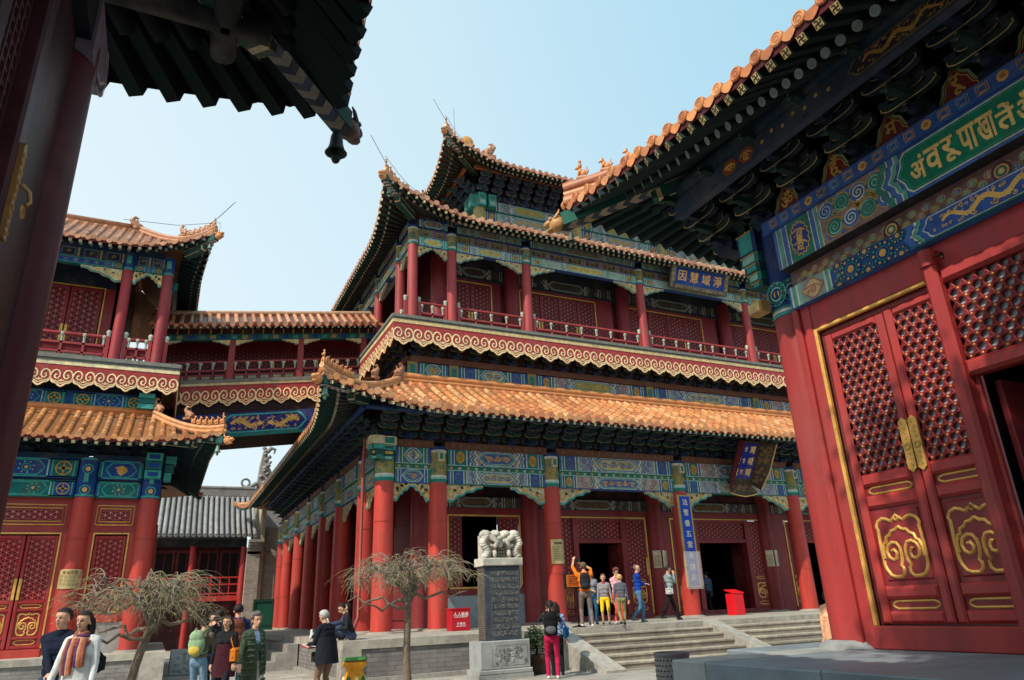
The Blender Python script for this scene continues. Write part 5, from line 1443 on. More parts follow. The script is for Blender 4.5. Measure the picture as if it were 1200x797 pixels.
q.add([(X0, 26.9, fl(X0) + 2.0), (X1, 26.9, fl(X1) + 2.0), (X1, 28.0, fl(X1) + 2.4), (X0, 28.0, fl(X0) + 2.4)], [(0, 1, 2, 3)], DTIMB, S(44, 30, 32)); q.build('eave_boarding', ro)

# =============================================================== grey-tiled building far behind
B = thing('rear_hall', 'two-storey red building with grey tiled roof and brick end wall, seen below the bridge', 'building', (1, 49, 0))
RS = south(46)
q = MB()
n = 26
for i in range(n + 1):
    x = -3.2 + 7.9 * i / n; cc = mulc(S(150, 152, 152), random.uniform(0.8, 1.12))
    q.tube([(x, 45.2, 6.05), (x, 46.5, 6.95), (x, 47.6, 7.9), (x, 48.4, 8.75)], 0.11, GTILE, cc, 8)
    q.disc(x, 6.07, 0.12, 0.0, GTILE, mulc(cc, 0.9), south(45.18), 10)
q.add([(-3.3, 45.2, 6.0), (4.8, 45.2, 6.0), (4.8, 46.5, 6.9), (-3.3, 46.5, 6.9), (4.8, 47.6, 7.85), (-3.3, 47.6, 7.85), (4.8, 48.4, 8.7), (-3.3, 48.4, 8.7)], [(0, 1, 2, 3), (3, 2, 4, 5), (5, 4, 6, 7)], GTILE, S(84, 86, 88))
q.add([(-3.3, 48.4, 8.7), (4.8, 48.4, 8.7), (4.8, 51.6, 6.0), (-3.3, 51.6, 6.0)], [(0, 1, 2, 3)], GTILE, S(100, 102, 104))
ro = q.build('roof', B)
q = MB(); q.box((-3.3, 48.25, 8.75), (4.8, 48.6, 9.25), GTILE, S(128, 128, 126)); q.box((-3.3, 48.2, 9.25), (4.8, 48.65, 9.35), GTILE, S(150, 150, 146)); q.build('roof_ridge', ro)
wallpiece('wall', RS, -3.2, 4.3, 0.0, 6.0, -2.2, -1.0, S(60, 24, 28)); wallpiece('eave_beam', RS, -3.2, 4.35, 5.5, 5.95, -0.3, 0.0, S(36, 44, 50), PAINT)
for x in (-2.0, 1.45, 4.2):
    c = MB(); c.cyl((x, 46, 0.1), (x, 46, 5.5), 0.17, 0.16, LACQ, S(168, 50, 48), 14, False); c.build('column', B)
wallpiece('balcony_floor', RS, -3.2, 4.35, 2.5, 2.78, -1.2, 0.12, S(190, 50, 46))
for u0, u1 in ((-1.8, 1.28), (1.6, 4.05)):
    q = MB(); n = 5
    for v in (2.9, 3.4, 3.78): q.box((u0, v - 0.04, -0.04), (u1, v + 0.04, 0.04), LACQ, S(182, 50, 48), RS)
    for i in range(n + 1): u = u0 + (u1 - u0) * i / n; q.box((u - 0.03, 2.78, -0.03), (u + 0.03, 3.76, 0.03), LACQ, S(182, 50, 48), RS)
    q.build('railing', B)
for i in range(6):
    u = -2.9 + 1.18 * i; q = MB(); F = RS @ Matrix.Translation((0, 0, -0.98))
    q.bbox((u, 2.9, 0), (u + 1.1, 5.4, 0.08), 0.02, LACQ, S(92, 32, 36), F)
    for k in range(2): q.rect(u + 0.12 + 0.46 * k, u + 0.52 + 0.46 * k, 3.6, 5.2, 0.085, WOOD, S(34, 24, 28), F)
    q.build('window', B)
q = MB(); q.box((4.35, 45.2, 0.0), (5.05, 51, 5.4), BRICK, S(172, 162, 150)); q.box((5.05, 45.4, 0), (5.25, 51, 8.5), STONE, S(190, 176, 156)); q.box((5.25, 45.6, 0.0), (6.0, 51, 6.6), BRICK, S(160, 152, 142))
for k in range(5): q.box((4.35, 45.2 - 0.12 * k, 5.0 + 0.16 * k), (5.05, 45.3, 5.15 + 0.16 * k), STONE, S(150, 146, 140))
q.build('brick_end_wall', B)
B = thing('ornate_ridge', 'grey carved roof ridge end rising behind the grey tiled roof', 'roof ornament', (5.4, 50, 0))
q = MB(); F = south(50)
q.prism([(5.0, 0), (5.0, 9.4), (5.15, 11.2), (5.3, 12.1), (5.5, 12.1), (5.62, 11.2), (6.2, 10.2), (7.6, 9.4), (7.6, 0)], -0.8, 0.0, STONE, S(150, 148, 144), F)
q.build('gable_wall', B)
q = MB()
for i in range(16):
    u = 5.1 + random.uniform(0, 0.5); v = 9.4 + 0.19 * i
    q.blob((u + 0.12, v, 0.1), (0.16, 0.14, 0.15), STONE, mulc(S(160, 158, 152), random.uniform(0.7, 1.1)), 7, F, 0.2)
q.tube([F @ Vector(p) for p in ((5.5, 12.0, 0.1), (5.75, 12.3, 0.1), (6.0, 12.2, 0.1), (5.95, 11.9, 0.1))], [0.16, 0.14, 0.1, 0.05], STONE, S(150, 150, 146), 8)
q.tube([F @ Vector(p) for p in ((5.4, 12.0, 0.1), (5.25, 12.4, 0.1))], [0.1, 0.02], STONE, S(150, 150, 146), 8)
q.ring(4.3, 9.9, 0.25, 0.14, 0.05, STONE, S(140, 140, 138), F, 14, None, 0.1); q.tube([F @ Vector(p) for p in ((4.0, 9.5, 0.1), (4.6, 9.6, 0.1), (5.0, 9.9, 0.1))], 0.14, STONE, S(140, 140, 138), 8)
q.build('carving', B)
B = thing('green_gate', 'dark green panelled gate beside the brick end wall', 'gate', (4.9, 41.5, 0))
q = MB(); F = south(41.5); q.box((4.55, 0.0, -0.06), (5.5, 2.3, 0), PLASTIC, S(14, 76, 58), F); q.build('gate_panel', B)
q = MB()
for a in ((4.5, 4.6), (5.45, 5.55)): q.box((a[0], 0, -0.08), (a[1], 2.42, 0.05), PLASTIC, S(12, 62, 48), F)
q.box((4.6, 2.3, -0.08), (5.45, 2.42, 0.05), PLASTIC, S(12, 62, 48), F); q.box((4.6, 1.1, 0), (5.45, 1.2, 0.03), PLASTIC, S(12, 62, 48), F); q.build('gate_frame', B)
# =============================================================== hall on the right, seen close
B = thing('near_hall', 'red hall close on the right with gilt star-lattice doors and painted beams', 'hall', (9, 3, 0))
RM = west(7.0)      # u = -Y, v = Z, w towards the yard
def RY(y): return -y
ZR = 0.93
NR = S(170, 56, 54); NRd = S(130, 40, 44)
b = MB()
b.box((4.9, -6, 0), (20, 6.5, ZR - 0.2), BRICK, S(140, 142, 142))
b.box((6.25, 6.5, 0), (20, 7.25, ZR - 0.2), BRICK, S(140, 142, 142)); b.build('platform', B)
# capstones: sunlight put into the paler corner one, shade into the bluish rest
ys = [-6, -3.2, -0.9, 1.1, 3.1, 4.6, 6.02, 6.54]
for i in range(7):
    q = MB(); c = S(120, 134, 142) if i < 6 else S(168, 174, 170)
    q.bbox((4.86, ys[i] + 0.004, ZR - 0.2), (6.9, ys[i + 1] - 0.004, ZR - 0.004 * (i % 2)), 0.012, MARBLE, mulc(c, random.uniform(0.92, 1.06))); q.build('capstone', B)
q = MB(); q.bbox((6.25, 6.55, ZR - 0.2), (20, 7.3, ZR - 0.006), 0.012, MARBLE, S(132, 144, 150)); q.build('capstone', B)
q = MB(); q.box((6.9, -6, ZR - 0.2), (20, 6.548, ZR - 0.002), MARBLE, S(128, 138, 144)); q.build('floor_slab', B)
# column base and corner column
q = MB(); q.lathe([(0.44, 0), (0.43, 0.02), (0.37, 0.07), (0.30, 0.085)], STONE, S(150, 154, 154), 24, Matrix.Translation((7.2, 6.18, ZR))); q.build('column_base', B)
c = MB(); c.cyl((7.2, 6.18, ZR + 0.07), (7.2, 6.18, 4.92), 0.275, 0.262, LACQ, NR, 32, False); cc_ = c.build('corner_column', B)
p = MB(); painted = (7.2, 6.18)
p.cyl((7.2, 6.18, 4.92), (7.2, 6.18, 6.2), 0.268, 0.262, PAINT, C['dblue'], 28, False)
for v, col in ((4.92, C['teal']), (4.97, C['white']), (5.0, C['green'])): p.cyl((7.2, 6.18, v), (7.2, 6.18, v + 0.045), 0.272, 0.272, PAINT, col, 28, False)
for th in (PI, PI * 0.72, PI * 1.28):
    F = frame((7.2 + 0.272 * math.cos(th), 6.18 + 0.272 * math.sin(th), 5.24), (math.sin(th), -math.cos(th), 0))
    p.disc(0, 0, 0.05, 0.008, PAINT, C['gold'], F, 12)
    for r_, col in ((0.09, C['lteal']), (0.125, C['green']), (0.16, C['teal'])): p.ring(0, 0, r_, 0.02, 0.005, PAINT, col, F, 20)
    for k in range(10): p.disc(0.14 * math.cos(k * 0.628), 0.14 * math.sin(k * 0.628), 0.014, 0.01, GOLD, C['gold'], F, 6)
p.build('painted_collar', cc_)
# stacked beam-end projecting past the corner, and the small gilt box below
q = MB(); F = frame((7.02, 6.62, 0), (1, 0, 0), (0, 0, 1)) @ Matrix.Identity(4)
for k, (v0, v1, d) in enumerate(((5.42, 5.52, 0.0), (5.52, 5.66, 0.04), (5.66, 5.8, 0.08), (5.8, 5.96, 0.12), (5.96, 6.3, 0.14))):
    cc = (C['dgreen'], C['green'], C['dgreen'], C['green'], C['dblue'])[k]
    q.box((6.86, 6.3, v0), (7.22, 6.5 + d, v1 - 0.012), PAINT, cc)
    q.box((6.852, 6.35, v1 - 0.03), (7.228, 6.505 + d, v1 - 0.014), PAINT, C['goldp'])
    q.box((6.852, 6.36, v0 + 0.02), (6.86, 6.46 + d, v1 - 0.04), PAINT, C['lteal'] if k % 2 else C['teal'])
q.build('beam_end', B)
q = MB(); q.bbox((-6.52, 5.02, 0.1), (-6.28, 5.18, 0.28), 0.02, PAINT, S(190, 150, 90), RM); q.box((-6.50, 5.035, 0.2), (-6.30, 5.165, 0.284), PAINT, S(220, 190, 130), RM); q.build('gilt_block', B)
# wall skin around the doors
def rb(name, y1, y0, v0, v1, w0, w1, col=NR, m=None, bev=0.012, lab=None):
    q = MB(); q.bbox((-y1, v0, w0), (-y0, v1, w1), bev, m or LACQ, col, RM); return q.build(name, B)
rb('jamb_board', 6.0, 5.90, ZR, 4.92, -0.2, 0.07); rb('jamb_board', 5.90, 5.745, ZR, 4.92, -0.2, 0.03)
rb('lintel', 5.745, -6, 4.575, 4.91, -0.2, 0.03, S(182, 52, 54))
rb('door_sill', 5.745, 4.2, ZR, 1.16, -0.2, 0.06); rb('door_sill', 4.2, -2.0, ZR, 1.12, -0.3, 0.04, NRd)
# door bay (leaves), gilt inner moulding
q = MB()
for a in ((-5.745, -5.70, 1.16, 4.575), (-5.70, -4.23, 4.53, 4.575)):
    q.bbox((a[0], a[2], 0.0), (a[1], a[3], 0.045), 0.01, GOLD, C['gold'], RM)
q.build('gilt_moulding', B)
def star_lattice(M, u0, u1, v0, v1, w, sp=0.108, dep=0.03, red=S(138, 36, 40), stud=True):
    """pierced lattice: hexagon cells with round openings, three sets of bars and gilt studs"""
    b = MB(); g = MB()
    R = sp / math.sqrt(3)
    nx = int((u1 - u0) / sp) + 3; ny = int((v1 - v0) / (sp * 0.866)) + 3
    def ins(u, v, e=0.0): return u0 + e <= u <= u1 - e and v0 + e <= v <= v1 - e
    for j in range(ny):
        for i in range(nx):
            cu = u0 + sp * (i + 0.5 * (j % 2)); cv = v0 + sp * 0.866 * j
            if not ins(cu, cv, -sp * 0.45): continue
            hexv = []; cir = []; cir2 = []
            for k in range(12):
                a = PI / 6 * k + PI / 6
                rr = R if k % 2 == 0 else sp / 2
                hexv.append((min(u1, max(u0, cu + rr * math.cos(a))), min(v1, max(v0, cv + rr * math.sin(a))), w))
                r2 = sp * 0.345
                cir.append((min(u1, max(u0, cu + r2 * math.cos(a))), min(v1, max(v0, cv + r2 * math.sin(a))), w))
            cir2 = [(x, y, w - dep) for x, y, z in cir]
            b.add(hexv + cir + cir2, [(k, (k + 1) % 12, 12 + (k + 1) % 12, 12 + k) for k in range(12)] + [(12 + k, 12 + (k + 1) % 12, 24 + (k + 1) % 12, 24 + k) for k in range(12)], LACQ, mulc(red, 0.8), False, M)
            for k in (0, 2, 4):
                a = PI / 6 * k + PI / 6
                su, sv_ = cu + R * math.cos(a), cv + R * math.sin(a)
                if k == 0 and ins(su, sv_, 0.012): g.disc(su, sv_, 0.0125, w + 0.012, GOLD, C['gold'], M, 8, h=0.012)
    # straight bars
    W, H = u1 - u0, v1 - v0
    for k in range(3):
        a = PI / 3 * k + PI / 6 + PI / 2
        # lines through cell corners
        du, dv = math.cos(a), math.sin(a); nxx, nyy = -dv, du
        for i in range(-60, 61):
            o = sp * 0.866 * i * 0.5 * 2 / 1.0 * 0.5 + sp * 0.25 * 0
            pu, pv = u0 + nxx * o + 0 * 1, v0 + nyy * o
            t0, t1 = -1e9, 1e9; ok = True
            for pp, d, lo, hi in ((pu, du, u0, u1), (pv, dv, v0, v1)):
                if abs(d) < 1e-6:
                    if pp < lo or pp > hi: ok = False
                else:
                    q0, q1 = sorted(((lo - pp) / d, (hi - pp) / d)); t0 = max(t0, q0); t1 = min(t1, q1)
            if not ok or t1 - t0 < 0.05 or i % 2 == 0: continue
            b.ribbon([(pu + du * t0, pv + dv * t0), (pu + du * t1, pv + dv * t1)], 0.02, w + 0.001 * k, LACQ, red, M, False, 0.012)
    b.rect(u0, u1, v0, v1, w - dep - 0.012, WOOD, S(184, 194, 204), M)
    return b, g
def near_leaf(y1, y0, side):
    u0, u1 = -y1, -y0; w = -0.07; th = 0.06; st = 0.1
    q = MB()
    def fr(a0, a1, b0, b1, t=th, bev=0.02, col=NR): q.bbox((a0, b0, w), (a1, b1, w + t), bev, LACQ, col, RM)
    fr(u0, u0 + st, 1.18, 4.46); fr(u1 - st, u1, 1.18, 4.46)
    for v0, v1 in ((4.36, 4.46), (2.60, 2.74), (2.36, 2.50), (1.42, 1.55), (1.18, 1.30)): fr(u0 + st, u1 - st, v0, v1, th, 0.03)
    for v0, v1 in ((2.50, 2.60), (1.55, 2.36), (1.30, 1.42)):
        q.rect(u0 + st, u1 - st, v0, v1, w + 0.012, LACQ, mulc(NRd, 0.95), RM)
    q.bbox((u0 + st + 0.04, 1.60, w + 0.012), (u1 - st - 0.04, 2.32, w + 0.03), 0.015, LACQ, NRd, RM)
    o = q.build('door_leaf', B)
    b, g = star_lattice(RM, u0 + st, u1 - st, 2.74, 4.36, w + 0.035); l = b.build('star_lattice', o); g.build('gilt_studs', o, kind='stuff')
    g = MB(); cloud_ornament(g, RM, u0 + st + 0.05, u1 - st - 0.05, 1.64, 2.27, w + 0.03, 0.036, GOLD, C['gold'], 0.026); g.build('cloud_ornament', o)
    for v0, v1 in ((2.515, 2.585), (1.325, 1.40)):
        g = MB(); slot_ornament(g, RM, u0 + st + 0.04, u1 - st - 0.04, v0, v1, w + 0.014, 0.024); g.build('slot_ornament', o)
    hu = u1 - st / 2 if side > 0 else u0 + st / 2
    g = MB(); pts = [(hu - 0.045, 2.70), (hu, 2.66), (hu + 0.045, 2.70), (hu + 0.045, 3.2), (hu, 3.24), (hu - 0.045, 3.2)]
    g.prism(pts, w + th, w + th + 0.014, GOLD, C['gold'], RM)
    g.ribbon(pts, 0.012, w + th + 0.015, GOLD, mulc(C['gold'], 1.1), RM, True, 0.006)
    rn = random.Random(5)
    for k in range(9):
        g.ribbon(spiral(hu + rn.uniform(-0.012, 0.012), 2.74 + 0.055 * k, 0.022, rn.uniform(0, 6), 1.2, 9), 0.008, w + th + 0.016, GOLD, C['gold'], RM, False, 0.005)
    g.ring(hu, 2.93, 0.03, 0.014, w + th + 0.016, GOLD, C['gold'], RM, 12, None, 0.012); h = g.build('handle', o)
    return o
near_leaf(5.665, 4.845, 1); near_leaf(4.83, 4.01, -1)
rb('door_rebate', 5.70, 5.67, 1.16, 4.53, -0.15, -0.02, mulc(NRd, 0.5)); rb('door_rebate', 4.845, 4.83, 1.18, 4.46, -0.1, -0.055, mulc(NRd, 0.4)); rb('door_head', 5.70, 4.2, 4.46, 4.53, -0.15, -0.03, NRd)
# tall post and pierced transom of the open doorway
q = MB(); q.bbox((-4.19, ZR, 0.0), (-4.04, 4.78, 0.14), 0.035, LACQ, NR, RM); po = q.build('door_post', B)
q = MB(); q.tube([RM @ Vector((-4.115, 4.66, 0.09)), RM @ Vector((-4.115, 4.84, 0.09))], 0.085, LACQ, NR, 16); q.tube([RM @ Vector((-4.0, 4.74, 0.12)), RM @ Vector((-3.93, 4.72, 0.14)), RM @ Vector((-3.92, 4.66, 0.16))], 0.02, METAL, S(90, 50, 46), 8); q.build('hinge_socket', po)
for v0, v1, t in ((4.45, 4.60, 0.1), (3.44, 3.60, 0.1)): rb('transom_rail', 4.04, 0.4, v0, v1, -0.05, t, NR, None, 0.035)
b, g = star_lattice(RM, -4.04, -2.75, 3.60, 4.45, 0.03, 0.118); l = b.build('transom_lattice', B); g.build('gilt_studs', l, kind='stuff')
b, g = star_lattice(RM, -2.63, -1.2, 3.60, 4.45, 0.03, 0.118); l = b.build('transom_lattice', B); g.build('gilt_studs', l, kind='stuff')
rb('transom_post', 2.75, 2.63, 3.6, 4.45, -0.04, 0.08, NR)
q = MB(); q.bbox((-0.4, ZR, 0.0), (-0.25, 4.78, 0.14), 0.035, LACQ, NR, RM); q.build('door_post', B)
rb('side_wall', 0.25, -6, ZR, 4.575, -0.2, 0.0, NR)
# interior box, its darkness put into the colour, with a leaf standing open inside
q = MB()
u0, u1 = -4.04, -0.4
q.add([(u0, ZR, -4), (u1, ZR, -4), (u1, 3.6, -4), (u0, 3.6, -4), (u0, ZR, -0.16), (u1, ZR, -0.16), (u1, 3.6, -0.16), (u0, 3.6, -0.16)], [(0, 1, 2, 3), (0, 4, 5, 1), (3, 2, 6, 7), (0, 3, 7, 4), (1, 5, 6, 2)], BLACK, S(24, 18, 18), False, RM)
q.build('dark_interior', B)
q = MB(); q.bbox((-3.98, 1.1, -0.8), (-3.92, 3.4, -0.2), 0.01, LACQ, NRd, RM); q.build('open_leaf', B)
q = MB(); q.bbox((-3.6, 1.1, -1.3), (-3.0, 3.3, -1.24), 0.02, LACQ, S(90, 24, 30), RM); q.build('open_leaf', B)
# north gable wall (plain)
q = MB(); q.box((7.2, 6.0, ZR), (20, 6.3, 4.9), LACQ, NR); q.box((7.45, 5.9, 4.9), (20, 6.3, 8.0), PAINT, S(30, 50, 70)); q.build('gable_wall', B)

# ---- painted beams
e = 0.004
q = MB()
rnl = random.Random(21)
def PR(y1, y0, v0, v1, w, col, m=PAINT): q.rect(-y1, -y0, v0, v1, w, m, col, RM)
# upper beam body
q.box((-5.93, 5.44, -0.1), (6, 6.0, 0.2), PAINT, S(60, 52, 56), RM)
q.box((-6.05, 6.0, -0.1), (6, 6.18, 0.25), PAINT, S(52, 92, 164), RM)
W0 = 0.2
def stripes(y, lst, v0, v1, w):
    for d, col in lst:
        PR(y, y - d, v0, v1, w, col); y -= d
    return y
BLU, GRN, TEA, WHI = S(72, 116, 186), S(52, 134, 116), S(100, 172, 158), S(226, 226, 208)
y = stripes(5.93, [(0.05, BLU), (0.012, WHI), (0.07, TEA), (0.012, WHI), (0.07, BLU), (0.015, WHI)], 5.44, 6.0, W0 + e)
PR(y, y - 0.36, 5.44, 6.0, W0 + e, GRN); cm = y - 0.18
for k in range(60):
    a, b_ = rnl.uniform(-0.17, 0.17), rnl.uniform(-0.26, 0.26)
    q.ring(-cm + a, 5.72 + b_, 0.02, 0.006, W0 + 1.4 * e, PAINT, S(40, 130, 110), RM, 7)
def lobed(cu, cv, ru, rv, n=16, k=0.1): return [(cu + ru * (1 + k * math.cos(4 * t * 2 * PI / (n * 4) * 4)) * math.cos(t * 2 * PI / (n * 4)), cv + rv * (1 + k * math.cos(4 * t * 2 * PI / (n * 4) * 4)) * math.sin(t * 2 * PI / (n * 4))) for t in range(n * 4)]
q.poly(lobed(-cm, 5.72, 0.14, 0.22), W0 + 2 * e, PAINT, S(40, 70, 150), RM); q.ribbon(lobed(-cm, 5.72, 0.14, 0.22), 0.014, W0 + 2.5 * e, GOLD, C['gold'], RM, True, 0.004)
scrolls(q, RM, -cm - 0.1, -cm + 0.1, 5.55, 5.72, W0 + 3 * e, C['gold'], PAINT, rnl, 1.4, 0.16); scrolls(q, RM, -cm - 0.1, -cm + 0.1, 5.72, 5.89, W0 + 3 * e, C['gold'], PAINT, rnl, 1.4, 0.16); q.disc(-cm, 5.72, 0.05, W0 + 3.6 * e, PAINT, C['gold'], RM, 12)
y -= 0.36
y = stripes(y, [(0.015, WHI), (0.06, BLU), (0.012, WHI), (0.05, TEA), (0.012, WHI)], 5.44, 6.0, W0 + e)
ysp = y
PR(y, 4.15, 5.44, 6.0, W0 + e, S(156, 122, 116))
# whorls of blue and green
for col_ in range(4):
    for row in range(2):
        cy_ = y - 0.16 - col_ * 0.235 + (0.05 if row else -0.03); cv = 5.60 + row * 0.25
        cc = BLU if (col_ + row) % 2 else GRN
        fl_ = 1 if (col_ + row) % 2 else -1
        q.disc(-cy_, cv, 0.115, W0 + 2 * e, PAINT, cc, RM, 20)
        q.ring(-cy_, cv, 0.118, 0.014, W0 + 2.4 * e, PAINT, C['goldp'], RM, 22)
        q.ribbon(spiral(-cy_, cv, 0.1, rnl.uniform(0, 6), 2.0, 26, 0.08, fl_), 0.018, W0 + 3 * e, PAINT, WHI if cc is BLU else S(150, 196, 180), RM)
        q.ribbon(spiral(-cy_, cv, 0.085, rnl.uniform(0, 6), 1.8, 24, 0.08, fl_), 0.01, W0 + 3.4 * e, PAINT, mulc(cc, 0.6), RM)
        for s_ in range(3):
            a = rnl.uniform(0, 6.28); pu, pv = -cy_ + 0.15 * math.cos(a), cv + 0.13 * math.sin(a)
            q.disc(pu, pv, 0.04, W0 + 1.6 * e, PAINT, GRN if cc is BLU else BLU, RM, 10); q.ring(pu, pv, 0.042, 0.009, W0 + 1.9 * e, PAINT, C['goldp'], RM, 12)
def zig(y, col, wd, w, v0=5.44, v1=6.0, amp=0.1, lean=1):
    m = (v0 + v1) / 2; h = v1 - v0
    q.ribbon([(-(y - amp * f), v0 + h * t) for t, f in ((0, 0.0), (0.16, 0.0), (0.22, 0.35), (0.36, 0.45), (0.5, 1.0), (0.64, 0.45), (0.78, 0.35), (0.84, 0.0), (1, 0.0))] if lean > 0 else [(-(y + amp * f), v0 + h * t) for t, f in ((0, 0.0), (0.16, 0.0), (0.22, 0.35), (0.36, 0.45), (0.5, 1.0), (0.64, 0.45), (0.78, 0.35), (0.84, 0.0), (1, 0.0))], wd, w, PAINT, col, RM)
PR(4.3, 2.0, 5.44, 6.0, W0 + 1.2 * e, BLU)
for o, col, wd in ((0.05, GRN, 0.09), (0.0, WHI, 0.02), (-0.04, BLU, 0.07), (-0.085, WHI, 0.018), (-0.12, TEA, 0.05)): zig(4.2 + o, col, wd, W0 + 2.6 * e + 0.0006 * (5 - int(o * 20)), amp=-0.12)
# green name panel with gilt script
def gpanel(y1, y0, v0, v1, w, k=0.14):
    h = v1 - v0; m = (v0 + v1) / 2; a, b_ = -y1, -y0
    return [(a, m), (a + k * 0.5, m - h * 0.22), (a + k * 0.6, v0 + h * 0.12), (a + k, v0), (b_ - k, v0), (b_ - k * 0.6, v0 + h * 0.12), (b_, m), (b_ - k * 0.6, v1 - h * 0.12), (b_ - k, v1), (a + k, v1), (a + k * 0.6, v1 - h * 0.12), (a + k * 0.5, m + h * 0.22)]
q.poly(gpanel(4.13, -0.2, 5.47, 5.97, 0), W0 + 4 * e, PAINT, WHI, RM); q.poly(gpanel(4.115, -0.19, 5.485, 5.955, 0), W0 + 5 * e, PAINT, S(20, 128, 98), RM)
q.ribbon(gpanel(4.09, -0.17, 5.505, 5.935, 0), 0.008, W0 + 5.5 * e, PAINT, S(70, 170, 140), RM, True)
# cloud strip
q.box((-5.93, 5.19, -0.1), (6, 5.44, 0.02), PAINT, S(130, 98, 100), RM)
for k in range(64):
    yy = 5.8 - k * 0.085; vv = 5.27 + (0.07 if k % 2 else 0.0) + rnl.uniform(-0.01, 0.01)
    if yy < 0: break
    cc = rnl.choice([S(90, 130, 130), S(84, 110, 150), S(160, 140, 96), S(120, 150, 130), S(150, 110, 110)])
    q.disc(-yy, vv, 0.05, 0.024, PAINT, mulc(cc, 1.15), RM, 12, 0.042); q.ring(-yy, vv, 0.05, 0.009, 0.027, PAINT, C['goldp'], RM, 14, 0.042)
    q.ribbon(spiral(-yy, vv, 0.034, rnl.uniform(0, 6), 1.3, 10, 0.1), 0.008, 0.03, PAINT, S(210, 200, 160), RM)
for yy in (4.45, 3.22):
    for r_, col in ((0.1, S(100, 50, 70)), (0.075, C['gold']), (0.055, S(40, 110, 100)), (0.035, C['gold']), (0.02, WHI)): q.disc(-yy, 5.30, r_, 0.032 + (0.1 - r_) * 0.04, PAINT, col, RM, 14)
# lower beam
q.box((-5.93, 4.91, -0.1), (6, 5.19, 0.12), PAINT, BLU, RM); W1 = 0.12
v0, v1 = 4.91, 5.19
y = stripes(5.93, [(0.03, BLU), (0.03, WHI), (0.06, TEA), (0.03, WHI), (0.05, S(150, 196, 180))], v0, v1, W1 + e)
PR(y, y - 0.36, v0, v1, W1 + e, S(150, 170, 160)); cm = y - 0.18
lz = [(-cm - 0.17, 5.05), (-cm - 0.1, 4.99), (-cm - 0.05, 4.94), (-cm, 4.925), (-cm + 0.05, 4.94), (-cm + 0.1, 4.99), (-cm + 0.17, 5.05), (-cm + 0.1, 5.11), (-cm + 0.05, 5.16), (-cm, 5.175), (-cm - 0.05, 5.16), (-cm - 0.1, 5.11)]
q.poly(lz, W1 + 2 * e, PAINT, S(226, 190, 140), RM); q.ribbon(lz, 0.012, W1 + 2.5 * e, PAINT, S(190, 100, 80), RM, True); scrolls(q, RM, -cm - 0.12, -cm + 0.12, 4.97, 5.13, W1 + 3 * e, S(196, 110, 90), PAINT, rnl, 1.3, 0.1)
y -= 0.36
y = stripes(y, [(0.03, WHI), (0.05, TEA), (0.02, WHI)], v0, v1, W1 + e)
PR(y, 4.2, v0, v1, W1 + e, S(46, 84, 162))
q.ribbon([(-y - 0.0, v0), (-y + 0.12, 5.05), (-y, v1)], 0.05, W1 + 1.5 * e, PAINT, TEA, RM)
for k, (yy, vv) in enumerate(((4.98, 5.04), (4.55, 5.04), (4.765, 4.93), (4.765, 5.16), (4.34, 4.93), (4.34, 5.15), (5.17, 4.92), (5.15, 5.16))):
    big = k < 2; s_ = 1.0 if big else 0.62
    for r_, col in ((0.16, S(30, 100, 100)), (0.145, S(24, 52, 130)), (0.085, S(36, 130, 120)), (0.07, S(24, 52, 130)), (0.045, C['gold'])):
        if vv - r_ * s_ < v0 - 0.0 and not big: pass
        pts = [(-yy + r_ * s_ * math.cos(t * PI / 10), min(v1, max(v0, vv + r_ * s_ * math.sin(t * PI / 10)))) for t in range(20)]
        q.poly(pts, W1 + 2 * e + (0.2 - r_) * 0.03 + (0.001 if big else 0), PAINT, col, RM)
    for t in range(12):
        a = t * PI / 6; pv = vv + 0.115 * s_ * math.sin(a)
        if v0 + 0.01 < pv < v1 - 0.01: q.disc(-yy + 0.115 * s_ * math.cos(a), pv, 0.018 * s_, W1 + 4.6 * e, PAINT, S(60, 160, 140) if t % 2 else C['gold'], RM, 7)
PR(4.26, 2.0, v0, v1, W1 + 1.3 * e, S(58, 104, 176))
for o, col, wd in ((0.03, BLU, 0.07), (-0.02, WHI, 0.03), (-0.06, TEA, 0.05)): zig(4.14 + o, col, wd, W1 + 3 * e, v0, v1, -0.08)
q.poly(gpanel(4.06, 2.0, 4.93, 5.17, 0, 0.1), W1 + 4 * e, PAINT, WHI, RM); q.poly(gpanel(4.045, 2.01, 4.942, 5.158, 0, 0.1), W1 + 5 * e, PAINT, S(58, 96, 170), RM)
q.poly([(-4.2, v0), (-2.0, v0), (-2.0, v0 + 0.02), (-4.2, v0 + 0.02)], W1 + 6 * e, PAINT, S(20, 110, 90), RM)
# top blue board with gilt frets and flower heads
for k in range(26):
    yy = 5.85 - k * 0.2
    if k % 4 == 3:
        q.disc(-yy, 6.09, 0.06, 0.254, GOLD, C['gold'], RM, 8); q.disc(-yy, 6.09, 0.03, 0.257, PAINT, S(190, 120, 60), RM, 8)
    else:
        for s_ in (1, 0.62): q.ribbon([(-yy - 0.06 * s_, 6.09 - 0.05 * s_), (-yy + 0.06 * s_, 6.09 - 0.05 * s_), (-yy + 0.06 * s_, 6.09 + 0.05 * s_), (-yy - 0.06 * s_, 6.09 + 0.05 * s_), (-yy - 0.06 * s_, 6.09 - 0.02 * s_)], 0.011, 0.255, PAINT, S(150, 160, 160) if k % 2 else C['goldp'], RM)
pb = q.build('painted_beam', B)
q = MB(); dragon(q, RM, -3.98, -2.1, 4.95, 5.15, W1 + 6 * e, C['gold'], GOLD, 1); q.build('gilt_dragon', pb)
txt = 'ॐ म णि प द्मे हूँ'
g = MB()
names = ['अं', 'व', 'रू', 'पा', 'खा', 'तें', 'ॐ', 'म', 'णि', 'प', 'द्मे', 'हूँ']
